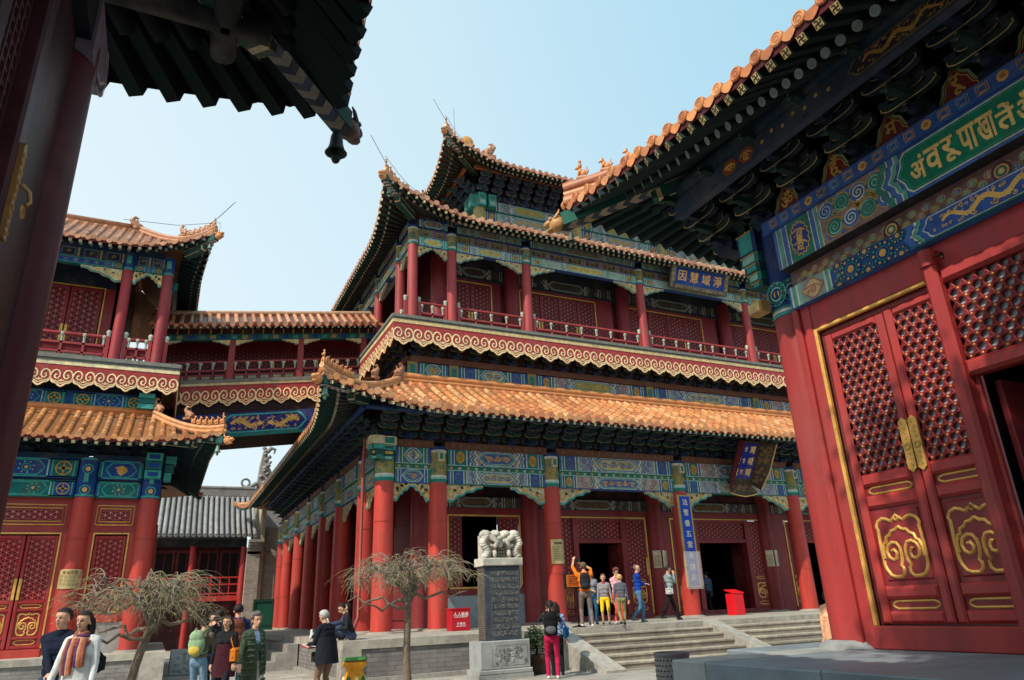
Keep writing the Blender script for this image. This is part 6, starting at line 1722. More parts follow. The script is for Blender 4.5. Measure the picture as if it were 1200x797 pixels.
for k, t in enumerate(names):
    vs_, fs_ = glyphs(t)
    gw = max(v[0] for v in vs_) - min(v[0] for v in vs_); gh = max(v[1] for v in vs_) - min(v[1] for v in vs_)
    sy = 0.27 / gh; sx_ = min(0.165 / gw, sy * 1.25)
    for du, dv in ((0, 0), (0.012, 0), (0, 0.012), (0.012, 0.012)):
        g.add([(-3.88 + 0.185 * k + du + x * sx_, 5.70 + dv + y * sy, W0 + 6 * e + du * 0.1 + dv * 0.05) for x, y in vs_], fs_, GOLD, S(236, 196, 116), False, RM)
g.build('gilt_lettering', pb)

# ---- brackets, flame-shaped boards between them
q = MB(); q.box((-6.2, 6.18, -0.3), (6, 7.6, -0.02), PAINT, S(44, 36, 42), RM); q.build('bracket_board', B)
BN = bracket_mesh(3, 0.27, 0.17, 0.25, 0.33, S(206, 178, 118), S(32, 44, 66), S(28, 58, 54))
for k in range(-2, 9):
    yy = 5.35 + 0.0 - 0.79 * (k - 0) + 0.0
    if yy < -1.5: continue
    inst('bracket_set', BN, B, RM @ Matrix.Translation((-yy + 0.05, 6.18, 0)))
for k in range(-1, 7):
    yy = 5.69 - 0.79 * k
    if yy > 6.1: continue
    g = MB()
    sh = [(-0.27, 6.185), (-0.23, 6.32), (-0.18, 6.36), (-0.14, 6.48), (-0.07, 6.53), (0.0, 6.66), (0.07, 6.53), (0.14, 6.48), (0.18, 6.36), (0.23, 6.32), (0.27, 6.185)]
    FB = RM @ Matrix.Translation((0, 0, 0.10))
    g.prism([(-yy + a, b_) for a, b_ in sh], -0.015, 0.0, PAINT, S(120, 34, 40), FB)
    g.ribbon([(-yy + a * 0.97, b_) for a, b_ in sh], 0.03, 0.004, PAINT, S(130, 150, 110), FB); g.ribbon([(-yy + a * 0.82, 6.19 + (b_ - 6.185) * 0.85) for a, b_ in sh], 0.012, 0.006, PAINT, C['goldp'], FB)
    g.text(('ॐ', 'हूँ', 'म', 'रू')[k % 4], 0.26, 0.008, GOLD, C['gold'], FB, 0, -yy, 6.40, 0.9, 0.01)
    g.build('flame_board', B)
# purlin beam under the rafters with gilt dragon panel
q = MB(); q.box((-6.9, 6.58, 0.84), (6, 6.86, 0.95), PAINT, S(52, 66, 88), RM); q.tube([RM @ Vector((-7.0, 6.99, 0.9)), RM @ Vector((6, 6.99, 0.9))], 0.13, PAINT, S(20, 44, 60), 12)
for a, b_ in ((3.9, 2.4), (2.3, 0.8)):
    q.poly(gpanel(a, b_, 6.61, 6.83, 0, 0.12), 0.955, PAINT, S(130, 110, 70), RM); q.poly(gpanel(a - 0.02, b_ + 0.02, 6.63, 6.81, 0, 0.12), 0.958, PAINT, S(44, 40, 60), RM)
for k in range(7): q.disc(-(4.15 + 0.17 * k), 6.72 + 0.05 * (k % 2), 0.028, 0.955, PAINT, C['goldp'], RM, 8)
for yy in (5.45, 5.75): q.poly(gpanel(yy + 0.14, yy - 0.14, 6.62, 6.82, 0, 0.08), 0.955, PAINT, S(150, 76, 40), RM); scrolls(q, RM, -yy - 0.1, -yy + 0.1, 6.64, 6.8, 0.96, C['gold'], PAINT, rnl, 1.4)
pu = q.build('eave_purlin', B)
g = MB(); dragon(g, RM, -3.8, -2.5, 6.63, 6.81, 0.962, C['gold'], GOLD, 1); g.build('gilt_dragon', pu)
NM_ = frame((0, 6.3, 0), (-1, 0, 0))
for k in range(6): inst('bracket_set', BN, B, NM_ @ Matrix.Translation((-7.25 - 0.8 * k, 6.18, 0)))
q = MB(); q.box((-20, 4.95, 0.0), (-7.3, 5.9, 0.1), PAINT, S(40, 70, 110), NM_); q.box((-20, 5.95, 0.0), (-7.1, 6.17, 0.2), PAINT, BLU, NM_); beam_rich(q, NM_, -12, -7.5, 5.45, 5.9, 0.104, C['green'], C['blue'], S(40, 110, 90), C['gold'], C['pink'], rnl, True); q.build('painted_beam', B)
for k in range(4):   # slanting beam noses below the corner
    q = MB(); F = frame((7.0 + 0.42 * k, 6.3, 6.62), (0, 1, 0), (0, 0, 1))
    q.prism([(0, 0.0), (0.75, -0.12), (0.95, -0.05), (1.0, 0.06), (0.9, 0.1), (0, 0.2)], -0.07, 0.07, PAINT, S(36, 74, 66), F)
    for w_ in (-0.072, 0.072): q.ribbon([(0.1, 0.0), (0.75, -0.1), (0.93, -0.04), (0.97, 0.05), (0.88, 0.08), (0.1, 0.17)], 0.018, w_ + (0.003 if w_ > 0 else -0.003), PAINT, S(196, 176, 120), F)
    q.build('beam_nose', B)
# ---- roof
def fret(b, pts):
    c = [Vector(p) for p in pts[:4]]
    ex = (c[1] - c[0]); ey = (c[3] - c[0]); n = ex.cross(ey).normalized()
    if n.dot(CAM - c[0]) < 0: n = -n
    o = c[0] + n * 0.002
    def P(x, y): return o + ex * x + ey * y
    def ln(a, bb, k=0.07):
        (x0, y0), (x1, y1) = a, bb
        if abs(x0 - x1) < 1e-6: v = [P(x0 - k, min(y0, y1)), P(x0 + k, min(y0, y1)), P(x0 + k, max(y0, y1)), P(x0 - k, max(y0, y1))]
        else: v = [P(min(x0, x1), y0 - k), P(max(x0, x1), y0 - k), P(max(x0, x1), y0 + k), P(min(x0, x1), y0 + k)]
        b.add(v, [(0, 1, 2, 3)], PAINT, S(40, 40, 40))
    ln((0.5, 0.14), (0.5, 0.86)); ln((0.14, 0.5), (0.86, 0.5)); ln((0.5, 0.86), (0.86, 0.86)); ln((0.14, 0.14), (0.5, 0.14)); ln((0.14, 0.5), (0.14, 0.86)); ln((0.86, 0.14), (0.86, 0.5))
RAF = Rafters()
ER = Eave(5.0, 19, -7.5, 7.9, 6.72, 4.0, 2.5, 4.2, 0.10, 0.44, 0.25, 1.4)
q = MB(); pale = [S(214, 142, 84), S(200, 124, 70), S(222, 156, 100), S(190, 112, 64)]
eave_tiles(q, ER, 'W', 0.29, 0.078, 10, (-8.2, 4), pale, None, True, True); eave_tiles(q, ER, 'N', 0.29, 0.078, 8, (1, 7.2), pale, None, True, True)
for k in ('E', 'S'): eave_tiles(q, ER, k, 0.5, 0.078, 3, None, pale, None, False)
ro = q.build('roof', B)
q = MB(); l1 = hip_ridge(q, ER, 'W', -1, 0.1, 0.28, None, [S(190, 120, 80), S(206, 140, 96), S(170, 104, 70)], 0.98); q.build('hip_ridge', ro)
hip_beasts(ro, l1, 6, 0.38, 0.29, 0.62)
w_ = MB()
for k, ar in (('W', (-8.2, 6.5)), ('N', (-2, 7.2))):
    eave_under(RAF, w_, ER, k, 0.5, 0.205, 0.092, 0.058, ar, (S(40, 58, 58), S(226, 196, 130)), (S(50, 62, 62), S(160, 180, 178)), soff=S(104, 60, 60), fascia=S(86, 28, 36), flyart=fret)
w_.build('eave_boarding', ro)
NT, ND = corner_beam(ro, ER, 'W', -1, 0.2, 0.26, 0.5, S(24, 90, 76), S(206, 150, 84), 'mid')
RAF.finish(B, {'flying_rafter': 'rafter_row', 'round_rafter': 'round_rafter_row'})

# =============================================================== hall on the left, its eave overhead
B = thing('shadowed_hall', 'dark red hall in shade at the left edge with green rafters overhead', 'hall', (-5, 0, 0))
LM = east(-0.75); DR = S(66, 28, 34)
b = MB(); b.box((-12, -8, 0), (-0.55, 5.2, 0.6), STONE, S(150, 146, 138)); b.build('platform', B)
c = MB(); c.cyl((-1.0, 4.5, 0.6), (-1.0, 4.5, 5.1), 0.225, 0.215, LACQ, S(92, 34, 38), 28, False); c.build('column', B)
def lb(name, y0, y1, v0, v1, w0, w1, col=DR, bev=0.015):
    q = MB(); q.bbox((y0, v0, w0), (y1, v1, w1), bev, LACQ, col, LM); return q.build(name, B)
lb('jamb_board', 3.72, 4.36, 0.6, 5.1, -0.3, -0.14, S(48, 18, 22)); lb('jamb_board', 3.52, 3.72, 0.6, 5.1, -0.3, -0.2, S(24, 14, 18))  # second strip stands for a gap, its shade put into the colour
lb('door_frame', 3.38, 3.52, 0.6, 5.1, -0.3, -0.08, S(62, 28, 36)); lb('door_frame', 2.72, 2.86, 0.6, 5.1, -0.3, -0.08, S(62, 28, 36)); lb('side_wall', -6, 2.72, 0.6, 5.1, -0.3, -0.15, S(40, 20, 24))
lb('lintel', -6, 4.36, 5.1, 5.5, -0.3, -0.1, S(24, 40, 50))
q = MB(); q.rect(2.86, 3.38, 2.4, 5.0, -0.2, WOOD, S(14, 10, 12), LM)
for k in range(7): u = 2.9 + 0.075 * k; q.box((u - 0.01, 2.4, -0.19), (u + 0.01, 5.0, -0.15), LACQ, S(70, 38, 44), LM)
for k in range(34): v = 2.42 + 0.076 * k; q.box((2.86, v - 0.009, -0.185), (3.38, v + 0.009, -0.155), LACQ, S(70, 38, 44), LM)
q.build('lattice_panel', B)
g = MB(); F = LM; hu, h0, h1 = 3.45, 3.12, 3.60
g.prism([(hu - 0.028, h0), (hu + 0.028, h0), (hu + 0.028, h1), (hu, h1 + 0.03), (hu - 0.028, h1)], -0.08, -0.06, GOLD, S(176, 134, 76), F)
for k in range(10): g.ribbon(spiral(hu, h0 + 0.03 + 0.046 * k, 0.02, k * 1.7, 1.2, 9), 0.008, -0.058, GOLD, S(206, 164, 100), F, False, 0.005)
g.tube([F @ Vector(p_) for p_ in ((hu + 0.02, 3.42, -0.05), (hu + 0.05, 3.40, -0.02), (hu + 0.05, 3.35, -0.01), (hu + 0.03, 3.32, -0.02))], 0.011, GOLD, S(200, 156, 92), 7); g.ring(hu + 0.04, 3.29, 0.028, 0.013, -0.03, GOLD, S(200, 156, 92), F, 12, None, 0.01)
g.build('handle', B)
# top of the column: painted beam, scrolled end
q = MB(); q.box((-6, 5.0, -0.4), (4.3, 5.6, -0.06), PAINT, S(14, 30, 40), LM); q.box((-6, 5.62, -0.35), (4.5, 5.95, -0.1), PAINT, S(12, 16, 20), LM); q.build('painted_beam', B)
q = MB(); F = frame((-0.95, 4.72, 0), (1, 0, 0)) if False else LM
pts = [(4.3, 4.92), (4.62, 4.9), (4.78, 4.94), (4.9, 5.04), (4.96, 5.2), (4.9, 5.3), (4.8, 5.34), (4.3, 5.36)]
q.prism(pts, -0.32, -0.04, PAINT, S(120, 118, 140), LM)
for k, cc in enumerate((S(176, 174, 190), S(84, 88, 120), S(196, 192, 200))): q.ribbon([(a - 0.03 * k, b_ + (0.03 * k if b_ < 5.1 else -0.03 * k)) for a, b_ in pts[1:-1]], 0.022, -0.036 + 0.001 * k, PAINT, cc, LM)
q.build('scrolled_beam_end', B)
RAF = Rafters()
EL = Eave(-14, 0.86, -8, 5.85, 5.92, 4.0, 2.4, 3.6, 0.26, 0.60, 0.25)
q = MB(); dk = [S(150, 92, 60), S(140, 84, 56)]
eave_tiles(q, EL, 'E', 0.3, 0.08, 6, (-7.5, 7.5), dk); eave_tiles(q, EL, 'N', 0.3, 0.08, 6, (-8, 3), dk)
ro = q.build('roof', B)
q = MB(); hip_ridge(q, EL, 'E', 1, 0.1, 0.26, None, dk, 0.98); q.build('hip_ridge', ro)
w_ = MB()
for k, ar in (('E', (-7, 7.2)), ('N', (-7.3, 3))):
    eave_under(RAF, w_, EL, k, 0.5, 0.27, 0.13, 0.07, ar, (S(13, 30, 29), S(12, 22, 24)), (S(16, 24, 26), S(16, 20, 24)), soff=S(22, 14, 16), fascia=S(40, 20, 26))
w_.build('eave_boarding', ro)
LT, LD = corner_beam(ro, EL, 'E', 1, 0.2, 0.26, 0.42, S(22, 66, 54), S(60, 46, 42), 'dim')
q = MB(); q.tube([(-6, 5.0, 6.1), (0.3, 5.0, 6.1)], 0.11, PAINT, S(20, 24, 28), 10); q.build('eave_purlin', B)
q = MB(); q.tube([(-0.05, -6, 6.1), (-0.05, 5.4, 6.1)], 0.11, PAINT, S(20, 24, 28), 10); q.build('eave_purlin', B)
RAF.finish(B, {'flying_rafter': 'rafter_row', 'round_rafter': 'round_rafter_row'})
# =============================================================== people
SKN = S(206, 158, 130)
def ik(a, b, l1, l2, pole):
    a, b, pole = Vector(a), Vector(b), Vector(pole)
    d = b - a; L_ = d.length
    mx = (l1 + l2) * 0.998
    if L_ > mx: b = a + d * (mx / L_); d = b - a; L_ = mx
    x = (l1 * l1 - l2 * l2 + L_ * L_) / (2 * L_)
    h = math.sqrt(max(0, l1 * l1 - x * x)); u = d / L_
    p = pole - u * pole.dot(u)
    p = p.normalized() if p.length > 1e-6 else u.orthogonal().normalized()
    return a + u * x + p * h, b

def caps_mesh(prims):
    V, Fc = [], []
    for (a, b, ra, rb, _) in prims:
        a, b = Vector(a), Vector(b); d = b - a
        if d.length < 1e-5: d = Vector((0, 0, 1e-4))
        t = d.normalized(); u = t.orthogonal().normalized(); w = t.cross(u); n = 10; o = len(V)
        rings = []
        for k in range(4): ph = -PI / 2 + PI / 2 * k / 3.0; rings.append((a + t * ra * math.sin(ph), ra * math.cos(ph)))
        for k in range(4): ph = PI / 2 * k / 3.0; rings.append((b + t * rb * math.sin(ph), rb * math.cos(ph)))
        for c, r in rings:
            for j in range(n):
                th = 2 * PI * j / n; V.append(c + (u * math.cos(th) + w * math.sin(th)) * max(r, 0.0008))
        for i in range(7):
            for j in range(n): Fc.append((o + i * n + j, o + i * n + (j + 1) % n, o + (i + 1) * n + (j + 1) % n, o + (i + 1) * n + j))
        Fc.append(tuple(o + j for j in reversed(range(n)))); Fc.append(tuple(o + 70 + j for j in range(n)))
    return V, Fc

CT = {}
def person(label, loc, heading, top, legs, shoe=S(40, 38, 40), hairc=S(34, 26, 24), hair='short', h=1.68, skin=SKN, sleeve='long', female=False,
           rh=None, lh=None, rf=None, lf=None, lean=0.0, turn=0.0, nod=0.0, sit=None, girth=1.0, coat=None, shorts=False, collar=None, group=None, voxel=0.0105, grip=0.5, inner=None, child=False, pattern=None, vis=(1, 1)):
    s = h / 1.80
    hs = 1.12 if child else 1.0
    T, Sk, Lg, Sh = 0, 1, 2, 3
    pel = Vector((0, 0, 0.92)) if sit is None else Vector((0, 0, sit))
    ln = Vector((math.sin(lean), 0, math.cos(lean)))
    def sp(z, x=0.0, y=0.0): return pel + ln * z + Vector((math.cos(lean) * x, y, -math.sin(lean) * x))
    sw = (0.175 if female else 0.20) * (0.9 if child else 1)
    hw = 0.10
    P = []
    g = girth
    # torso
    P += [(sp(-0.02, 0, 0.07), sp(-0.02, 0, -0.07), 0.115 * g, 0.115 * g, Lg), (sp(0.10, 0, 0.05), sp(0.10, 0, -0.05), 0.115 * g, 0.115 * g, T),
          (sp(0.22, 0.01, 0.06), sp(0.22, 0.01, -0.06), 0.115 * g * (0.92 if female else 1), 0.115 * g * (0.92 if female else 1), T),
          (sp(0.36, 0.01, 0.08), sp(0.36, 0.01, -0.08), 0.12 * g, 0.12 * g, T), (sp(0.45, 0.0, 0.11), sp(0.45, 0.0, -0.11), 0.095 * g, 0.095 * g, T),
          (sp(0.5, -0.01, sw - 0.03), sp(0.53, -0.01, 0.03), 0.062 * g, 0.075, T), (sp(0.5, -0.01, -sw + 0.03), sp(0.53, -0.01, -0.03), 0.062 * g, 0.075, T)]
    if female: P += [(sp(0.37, 0.085, 0.065), sp(0.36, 0.09, 0.06), 0.062, 0.06, T), (sp(0.37, 0.085, -0.065), sp(0.36, 0.09, -0.06), 0.062, 0.06, T)]
    nk0, nk1 = sp(0.55, -0.005), sp(0.64, 0.02)
    P.append((nk0, nk1, 0.056, 0.052, Sk))
    # head frame
    R = Matrix.Rotation(turn, 3, 'Z') @ Matrix.Rotation(nod + lean * 0.4, 3, 'Y')
    hc = sp(0.725, 0.04)
    def hp(x, y, z): return hc + R @ (Vector((x, y, z)) * hs)
    P += [(hp(-0.02, 0, 0.03), hp(0.01, 0, 0.035), 0.087 * hs, 0.083 * hs, Sk), (hp(0.02, 0, -0.03), hp(0.035, 0, -0.075), 0.068 * hs, 0.042 * hs, Sk),
          (hp(0.085, 0, 0.0), hp(0.108, 0, -0.025), 0.012, 0.014, Sk), (hp(0.0, 0.082, 0.0), hp(-0.01, 0.088, -0.03), 0.015, 0.012, Sk), (hp(0.0, -0.082, 0.0), hp(-0.01, -0.088, -0.03), 0.015, 0.012, Sk),
          (hp(0.075, 0, -0.055), hp(0.08, 0, -0.06), 0.022, 0.02, Sk)]
    eyes = [hp(0.09, 0.03, 0.012), hp(0.09, -0.03, 0.012)]; mouth = hp(0.1, 0, -0.058)
    # legs
    feet = {1: Vector(lf) if lf is not None else Vector((0.02, 0.11, 0.0)), -1: Vector(rf) if rf is not None else Vector((-0.02, -0.11, 0.0))}
    for sd, ft in feet.items():
        hip = pel + Vector((0, hw * sd, -0.03)); an = ft + Vector((0, 0, 0.085))
        pole = Vector((1, 0.12 * sd, 0)) if sit is None else Vector((0.6, 0, 1))
        kn, an = ik(hip, an, 0.43, 0.41, pole)
        P += [(hip, kn, 0.09 * g, 0.062, Lg)]
        mid = kn.lerp(an, 0.35)
        if shorts: P += [(kn, mid, 0.05, 0.052, Sk), (mid, an, 0.05, 0.036, Sk)]
        else: P += [(kn, mid, 0.064, 0.064, Lg), (mid, an, 0.062, 0.052, Lg)]
        dx = Vector((1, 0.15 * sd, 0)).normalized()
        if an.z < kn.z - 0.15:
            P += [(an + Vector((-0.03, 0, -0.045)), an + dx * 0.13 + Vector((0, 0, -0.052)), 0.042, 0.034, Sh), (an + dx * 0.05 + Vector((0, 0, -0.03)), an + dx * 0.15 + Vector((0, 0, -0.055)), 0.042, 0.03, Sh)]
        else:
            P += [(an, an + Vector((0.02, 0, 0.15)), 0.045, 0.034, Sh), (an + Vector((0.03, 0, -0.02)), an + Vector((0.0, 0, 0.08)), 0.04, 0.04, Sh)]
    # arms and hands
    hands = {}
    for sd, tg in ((1, lh), (-1, rh)):
        shd = sp(0.49, -0.01, sw * sd)
        if tg is None: tg = (0.06, 0.27 * sd, 0.80) if sit is None else (0.35, 0.15 * sd, sit + 0.12)
        tg = Vector(tg)
        pole = Vector((-0.6, 0.5 * sd, -0.7))
        el, wr = ik(shd, tg, 0.29, 0.25, pole)
        P += [(shd, el, 0.062 * (0.5 + g * 0.5), 0.05, T if sleeve != 'none' else Sk)]
        P += [(el, wr, 0.047, 0.037, T)] if sleeve == 'long' else [(el, wr, 0.042, 0.028, Sk)]
        d = (wr - el).normalized(); hands[sd] = wr
        sdv = d.cross(Vector((0, 0, 1)))
        sdv = sdv.normalized() if sdv.length > 0.2 else Vector((1, 0, 0))
        nrm = sdv.cross(d).normalized()
        P.append((wr, wr + d * 0.03, 0.026, 0.028, Sk))
        for k, off in enumerate((-0.03, -0.01, 0.01, 0.03)):
            fl_ = (0.072, 0.08, 0.075, 0.06)[k]
            b0 = wr + d * 0.03 + sdv * off * 0.8; b1 = wr + d * 0.085 + sdv * off
            P.append((b0, b1, 0.015, 0.012, Sk))
            m1 = b1 + (d - nrm * grip).normalized() * fl_ * 0.55; m2 = m1 + (d - nrm * grip * 2.2).normalized() * fl_ * 0.5
            P += [(b1, m1, 0.011, 0.0095, Sk), (m1, m2, 0.0095, 0.0085, Sk)]
        th0 = wr + d * 0.03 - sdv * 0.03 * sd; th1 = th0 + (d * 0.6 - sdv * sd * 0.7 - nrm * 0.3).normalized() * 0.045
        P += [(th0, th1, 0.014, 0.012, Sk), (th1, th1 + (d - nrm * 0.4).normalized() * 0.03, 0.012, 0.01, Sk)]
    V, Fc = caps_mesh(P)
    me = bpy.data.meshes.new('body_raw'); me.from_pydata([tuple(v) for v in V], [], Fc)
    o = bpy.data.objects.new('body_raw', me); COL.objects.link(o)
    rm = o.modifiers.new('r', 'REMESH'); rm.mode = 'VOXEL'; rm.voxel_size = voxel
    sm = o.modifiers.new('s', 'SMOOTH'); sm.iterations = 2; sm.factor = 0.5
    dg = bpy.context.evaluated_depsgraph_get(); bm_ = bpy.data.meshes.new_from_object(o.evaluated_get(dg))
    bpy.data.objects.remove(o); bpy.data.meshes.remove(me)
    nf = len(bm_.polygons); ctr = np.empty(nf * 3); bm_.polygons.foreach_get('center', ctr); ctr = ctr.reshape(-1, 3)
    best = np.full(nf, 1e9); reg = np.zeros(nf, int)
    for (a, b, ra, rb, k) in P:
        a, b = np.array(a), np.array(b); d = b - a; L2 = max(1e-9, float(d @ d))
        t = np.clip(((ctr - a) @ d) / L2, 0, 1)
        q = a + t[:, None] * d; ds = np.linalg.norm(ctr - q, axis=1) - (ra + (rb - ra) * t)
        m = ds < best; best[m] = ds[m]; reg[m] = k
    cols = np.zeros((nf, 4), np.float32); cols[:, 3] = 1
    rgb = {T: top, Sk: skin, Lg: legs, Sh: shoe}
    for k, c in rgb.items(): cols[reg == k, :3] = c
    if pattern is not None:
        m = (reg == T) & (np.sin(ctr[:, 2] * 60 + np.sin(ctr[:, 1] * 40) * 2) > 0.3); cols[m, :3] = pattern
    if sleeve == 'none': pass
    if inner is not None:   # open front showing the garment below
        m = (reg == T) & (np.abs(ctr[:, 1]) < 0.045) & (ctr[:, 0] > 0.05 + (ctr[:, 2] - pel.z) * math.sin(lean)); cols[m, :3] = inner
    for e_ in eyes:
        dd = ctr - np.array(e_); m = (reg == Sk) & (np.abs(dd[:, 2]) < 0.0095) & (np.linalg.norm(dd[:, :2], axis=1) < 0.02); cols[m, :3] = S(48, 32, 28)
        m = (reg == Sk) & (np.abs(dd[:, 2] - 0.024) < 0.006) & (np.linalg.norm(dd[:, :2], axis=1) < 0.024); cols[m, :3] = mulc(hairc, 0.9)
    dd = ctr - np.array(mouth); m = (reg == Sk) & (np.abs(dd[:, 2]) < 0.009) & (np.linalg.norm(dd[:, :2], axis=1) < 0.032); cols[m, :3] = S(158, 86, 78)
    for m_ in (CLOTH, SKIN): bm_.materials.append(m_)
    bm_.polygons.foreach_set('material_index', (reg == Sk).astype(np.int32)); bm_.polygons.foreach_set('use_smooth', np.ones(nf, bool))
    at = bm_.attributes.new('Col', 'FLOAT_COLOR', 'FACE'); at.data.foreach_set('color', cols.ravel()); bm_.name = 'person'
    root = bpy.data.objects.new('person', bm_); COL.objects.link(root); tag(root, label, 'person', group)
    W = Matrix.Translation(loc) @ Matrix.Rotation(heading, 4, 'Z') @ Matrix.Scale(s, 4)
    root.matrix_world = W; OFF[root.name] = (0, 0, 0)
    # hair
    if hair:
        q = MB(); n = 18; hh = 12; vs = []
        k = 1.12
        for i in range(hh + 1):
            ph = PI * i / hh
            for j in range(n):
                th = 2 * PI * j / n; rr = 1 + random.uniform(-0.05, 0.06)
                vs.append(hp((-0.012 + 0.104 * k * math.sin(ph) * math.cos(th)) * rr, 0.088 * k * math.sin(ph) * math.sin(th) * rr, 0.04 + 0.092 * k * math.cos(ph)))
        fs = []
        for i in range(hh):
            for j in range(n):
                th = 2 * PI * (j + 0.5) / n; ph = PI * (i + 0.5) / hh; z = math.cos(ph); x = math.cos(th)
                lim = 0.42 if x > 0.3 else (-0.1 if x > -0.2 else -0.62)
                if hair == 'bald': lim = 2 if x > -0.5 else -0.3
                if z > lim: fs.append((i * n + j, i * n + (j + 1) % n, (i + 1) * n + (j + 1) % n, (i + 1) * n + j))
        q.add(vs, fs, HAIR, hairc, True)
        if hair == 'long':
            for sd in (-1, -0.6, -0.2, 0.2, 0.6, 1):
                q.tube([hp(-0.045 - 0.05 * (1 - abs(sd)), 0.083 * sd, 0.04), hp(-0.06 - 0.045 * (1 - abs(sd)), 0.092 * sd, -0.09), hp(-0.06 - 0.04 * (1 - abs(sd)), 0.085 * sd, -0.2), hp(-0.04, 0.075 * sd, -0.28)], [0.04, 0.045, 0.04, 0.015], HAIR, mulc(hairc, random.uniform(0.85, 1.15)), 7)
        if hair == 'bob':
            for sd in (-1, -0.5, 0, 0.5, 1):
                q.tube([hp(-0.04 - 0.05 * (1 - abs(sd)), 0.088 * sd, 0.06), hp(-0.045 - 0.05 * (1 - abs(sd)), 0.1 * sd, -0.03), hp(-0.03 - 0.05 * (1 - abs(sd)), 0.09 * sd, -0.09)], [0.04, 0.046, 0.025], HAIR, mulc(hairc, random.uniform(0.85, 1.15)), 7)
        if hair == 'tail':
            q.tube([hp(-0.1, 0, 0.05), hp(-0.15, 0, 0.02), hp(-0.16, 0, -0.1), hp(-0.13, 0, -0.2)], [0.03, 0.036, 0.03, 0.008], HAIR, hairc, 8)
        if hair == 'curly':
            for _ in range(26):
                th = random.uniform(0, 2 * PI); ph = random.uniform(0, 1.5)
                if math.cos(th) > 0.5 and ph > 0.9: continue
                c = hp(-0.01 + 0.1 * math.sin(ph) * math.cos(th), 0.095 * math.sin(ph) * math.sin(th), 0.045 + 0.1 * math.cos(ph)); q.blob(c, 0.034, HAIR, mulc(hairc, random.uniform(0.8, 1.2)), 6)
        q.build('hair', root)
    if coat:   # lower part of a long coat or jacket hem
        ccol, zb, fl_ = coat
        q = MB(); n = 24; vs = []; k = 7
        for i in range(k):
            t = i / (k - 1); z = 0.32 - (0.32 - (zb - pel.z)) * t
            for j in range(n):
                th = 2 * PI * (j + 0.5) / n + 0.12
                if j == n - 1 or j == 0: pass
                rx = (0.14 + fl_ * t * 0.5) * g; ry = (0.19 + fl_ * t) * g
                wv = 1 + 0.03 * math.sin(6 * th + i) * t
                vs.append(sp(z, rx * math.cos(th) * wv * (1.0 if z > -0.1 else 1.0), ry * math.sin(th) * wv))
        fs = [(i * n + j, i * n + (j + 1) % n, (i + 1) * n + (j + 1) % n, (i + 1) * n + j) for i in range(k - 1) for j in range(n) if not (i > 0 and j == n - 1 and inner is not None)]
        q.add(vs, fs, CLOTH, ccol, True); q.build('coat_skirt', root)
    if collar:
        q = MB(); q.lathe([(0.075, -0.02), (0.085, 0.03), (0.07, 0.06), (0.06, 0.05)], CLOTH, collar, 14, Matrix.Translation(sp(0.535, 0.0)))
        q.build('collar', root)
    return root, W, (lambda x, y, z: W @ sp(z, x, y)), {k: W @ v for k, v in hands.items()}, (lambda x, y, z: W @ hp(x, y, z))

def rot(W): return Matrix.Rotation(W.to_euler().z, 4, 'Z')
def backpack(W, at, col, label, col2=None, size=1.0, straps=None):
    p = at(-0.2, 0, 0.30); t = thing('backpack', label, 'backpack', tuple(p))
    M = Matrix.Translation(p) @ rot(W) @ Matrix.Scale(size, 4)
    q = MB(); q.blob((0, 0, 0.0), (0.10, 0.155, 0.22), CLOTH, col, 14, M); q.blob((-0.02, 0, 0.13), (0.085, 0.14, 0.12), CLOTH, mulc(col, 0.9), 12, M); q.build('bag_body', t)
    q = MB(); q.blob((-0.07, 0, -0.1), (0.05, 0.115, 0.085), CLOTH, col2 or mulc(col, 1.25), 12, M); q.build('pocket', t)
    for s_ in (-1, 1):
        q = MB(); q.tube([M @ Vector(k) for k in ((0.03, 0.08 * s_, 0.2), (0.15, 0.11 * s_, 0.27), (0.3, 0.11 * s_, 0.16), (0.31, 0.11 * s_, 0.0), (0.16, 0.13 * s_, -0.14), (0.02, 0.12 * s_, -0.16))], 0.02, CLOTH, straps or mulc(col, 0.6), 7); q.build('strap', t)
def handbag(W, at, p3, col, label, size=1.0, shoulder=None, name='shoulder_bag', strapc=None):
    p = at(*p3); t = thing(name, label, 'bag', tuple(p))
    M = Matrix.Translation(p) @ rot(W) @ Matrix.Scale(size, 4)
    q = MB(); q.bbox((-0.15, -0.05, -0.11), (0.15, 0.05, 0.11), 0.03, CLOTH, col, M); q.blob((0, 0, -0.02), (0.165, 0.075, 0.125), CLOTH, col, 14, M); q.build('bag_body', t)
    q = MB(); q.blob((0, 0.0, 0.06), (0.155, 0.082, 0.055), CLOTH, mulc(col, 0.75), 12, M); q.build('flap', t)
    if shoulder:
        a = at(*shoulder); q = MB()
        l0 = M @ Vector((-0.12, 0, 0.1)); l1 = M @ Vector((0.12, 0, 0.1)); b0, b1 = at(shoulder[0] - 0.08, shoulder[1], shoulder[2] - 0.12), at(shoulder[0] + 0.1, shoulder[1], shoulder[2] - 0.12)
        q.tube([l0, b0, a, b1, l1], 0.014, CLOTH, strapc or mulc(col, 0.6), 6); q.build('strap', t)
def camera_prop(p, ang, label, name='handheld_camera'):
    t = thing(name, label, 'camera', tuple(p)); M = Matrix.Translation(p) @ Matrix.Rotation(ang, 4, 'Z')
    q = MB(); q.bbox((-0.03, -0.065, -0.04), (0.03, 0.065, 0.04), 0.008, PLASTIC, S(26, 26, 28), M); q.build('camera_body', t)
    q = MB(); q.cyl(M @ Vector((0.03, 0, 0)), M @ Vector((0.1, 0, 0)), 0.035, 0.032, PLASTIC, S(18, 18, 20), 14); q.build('lens', t)

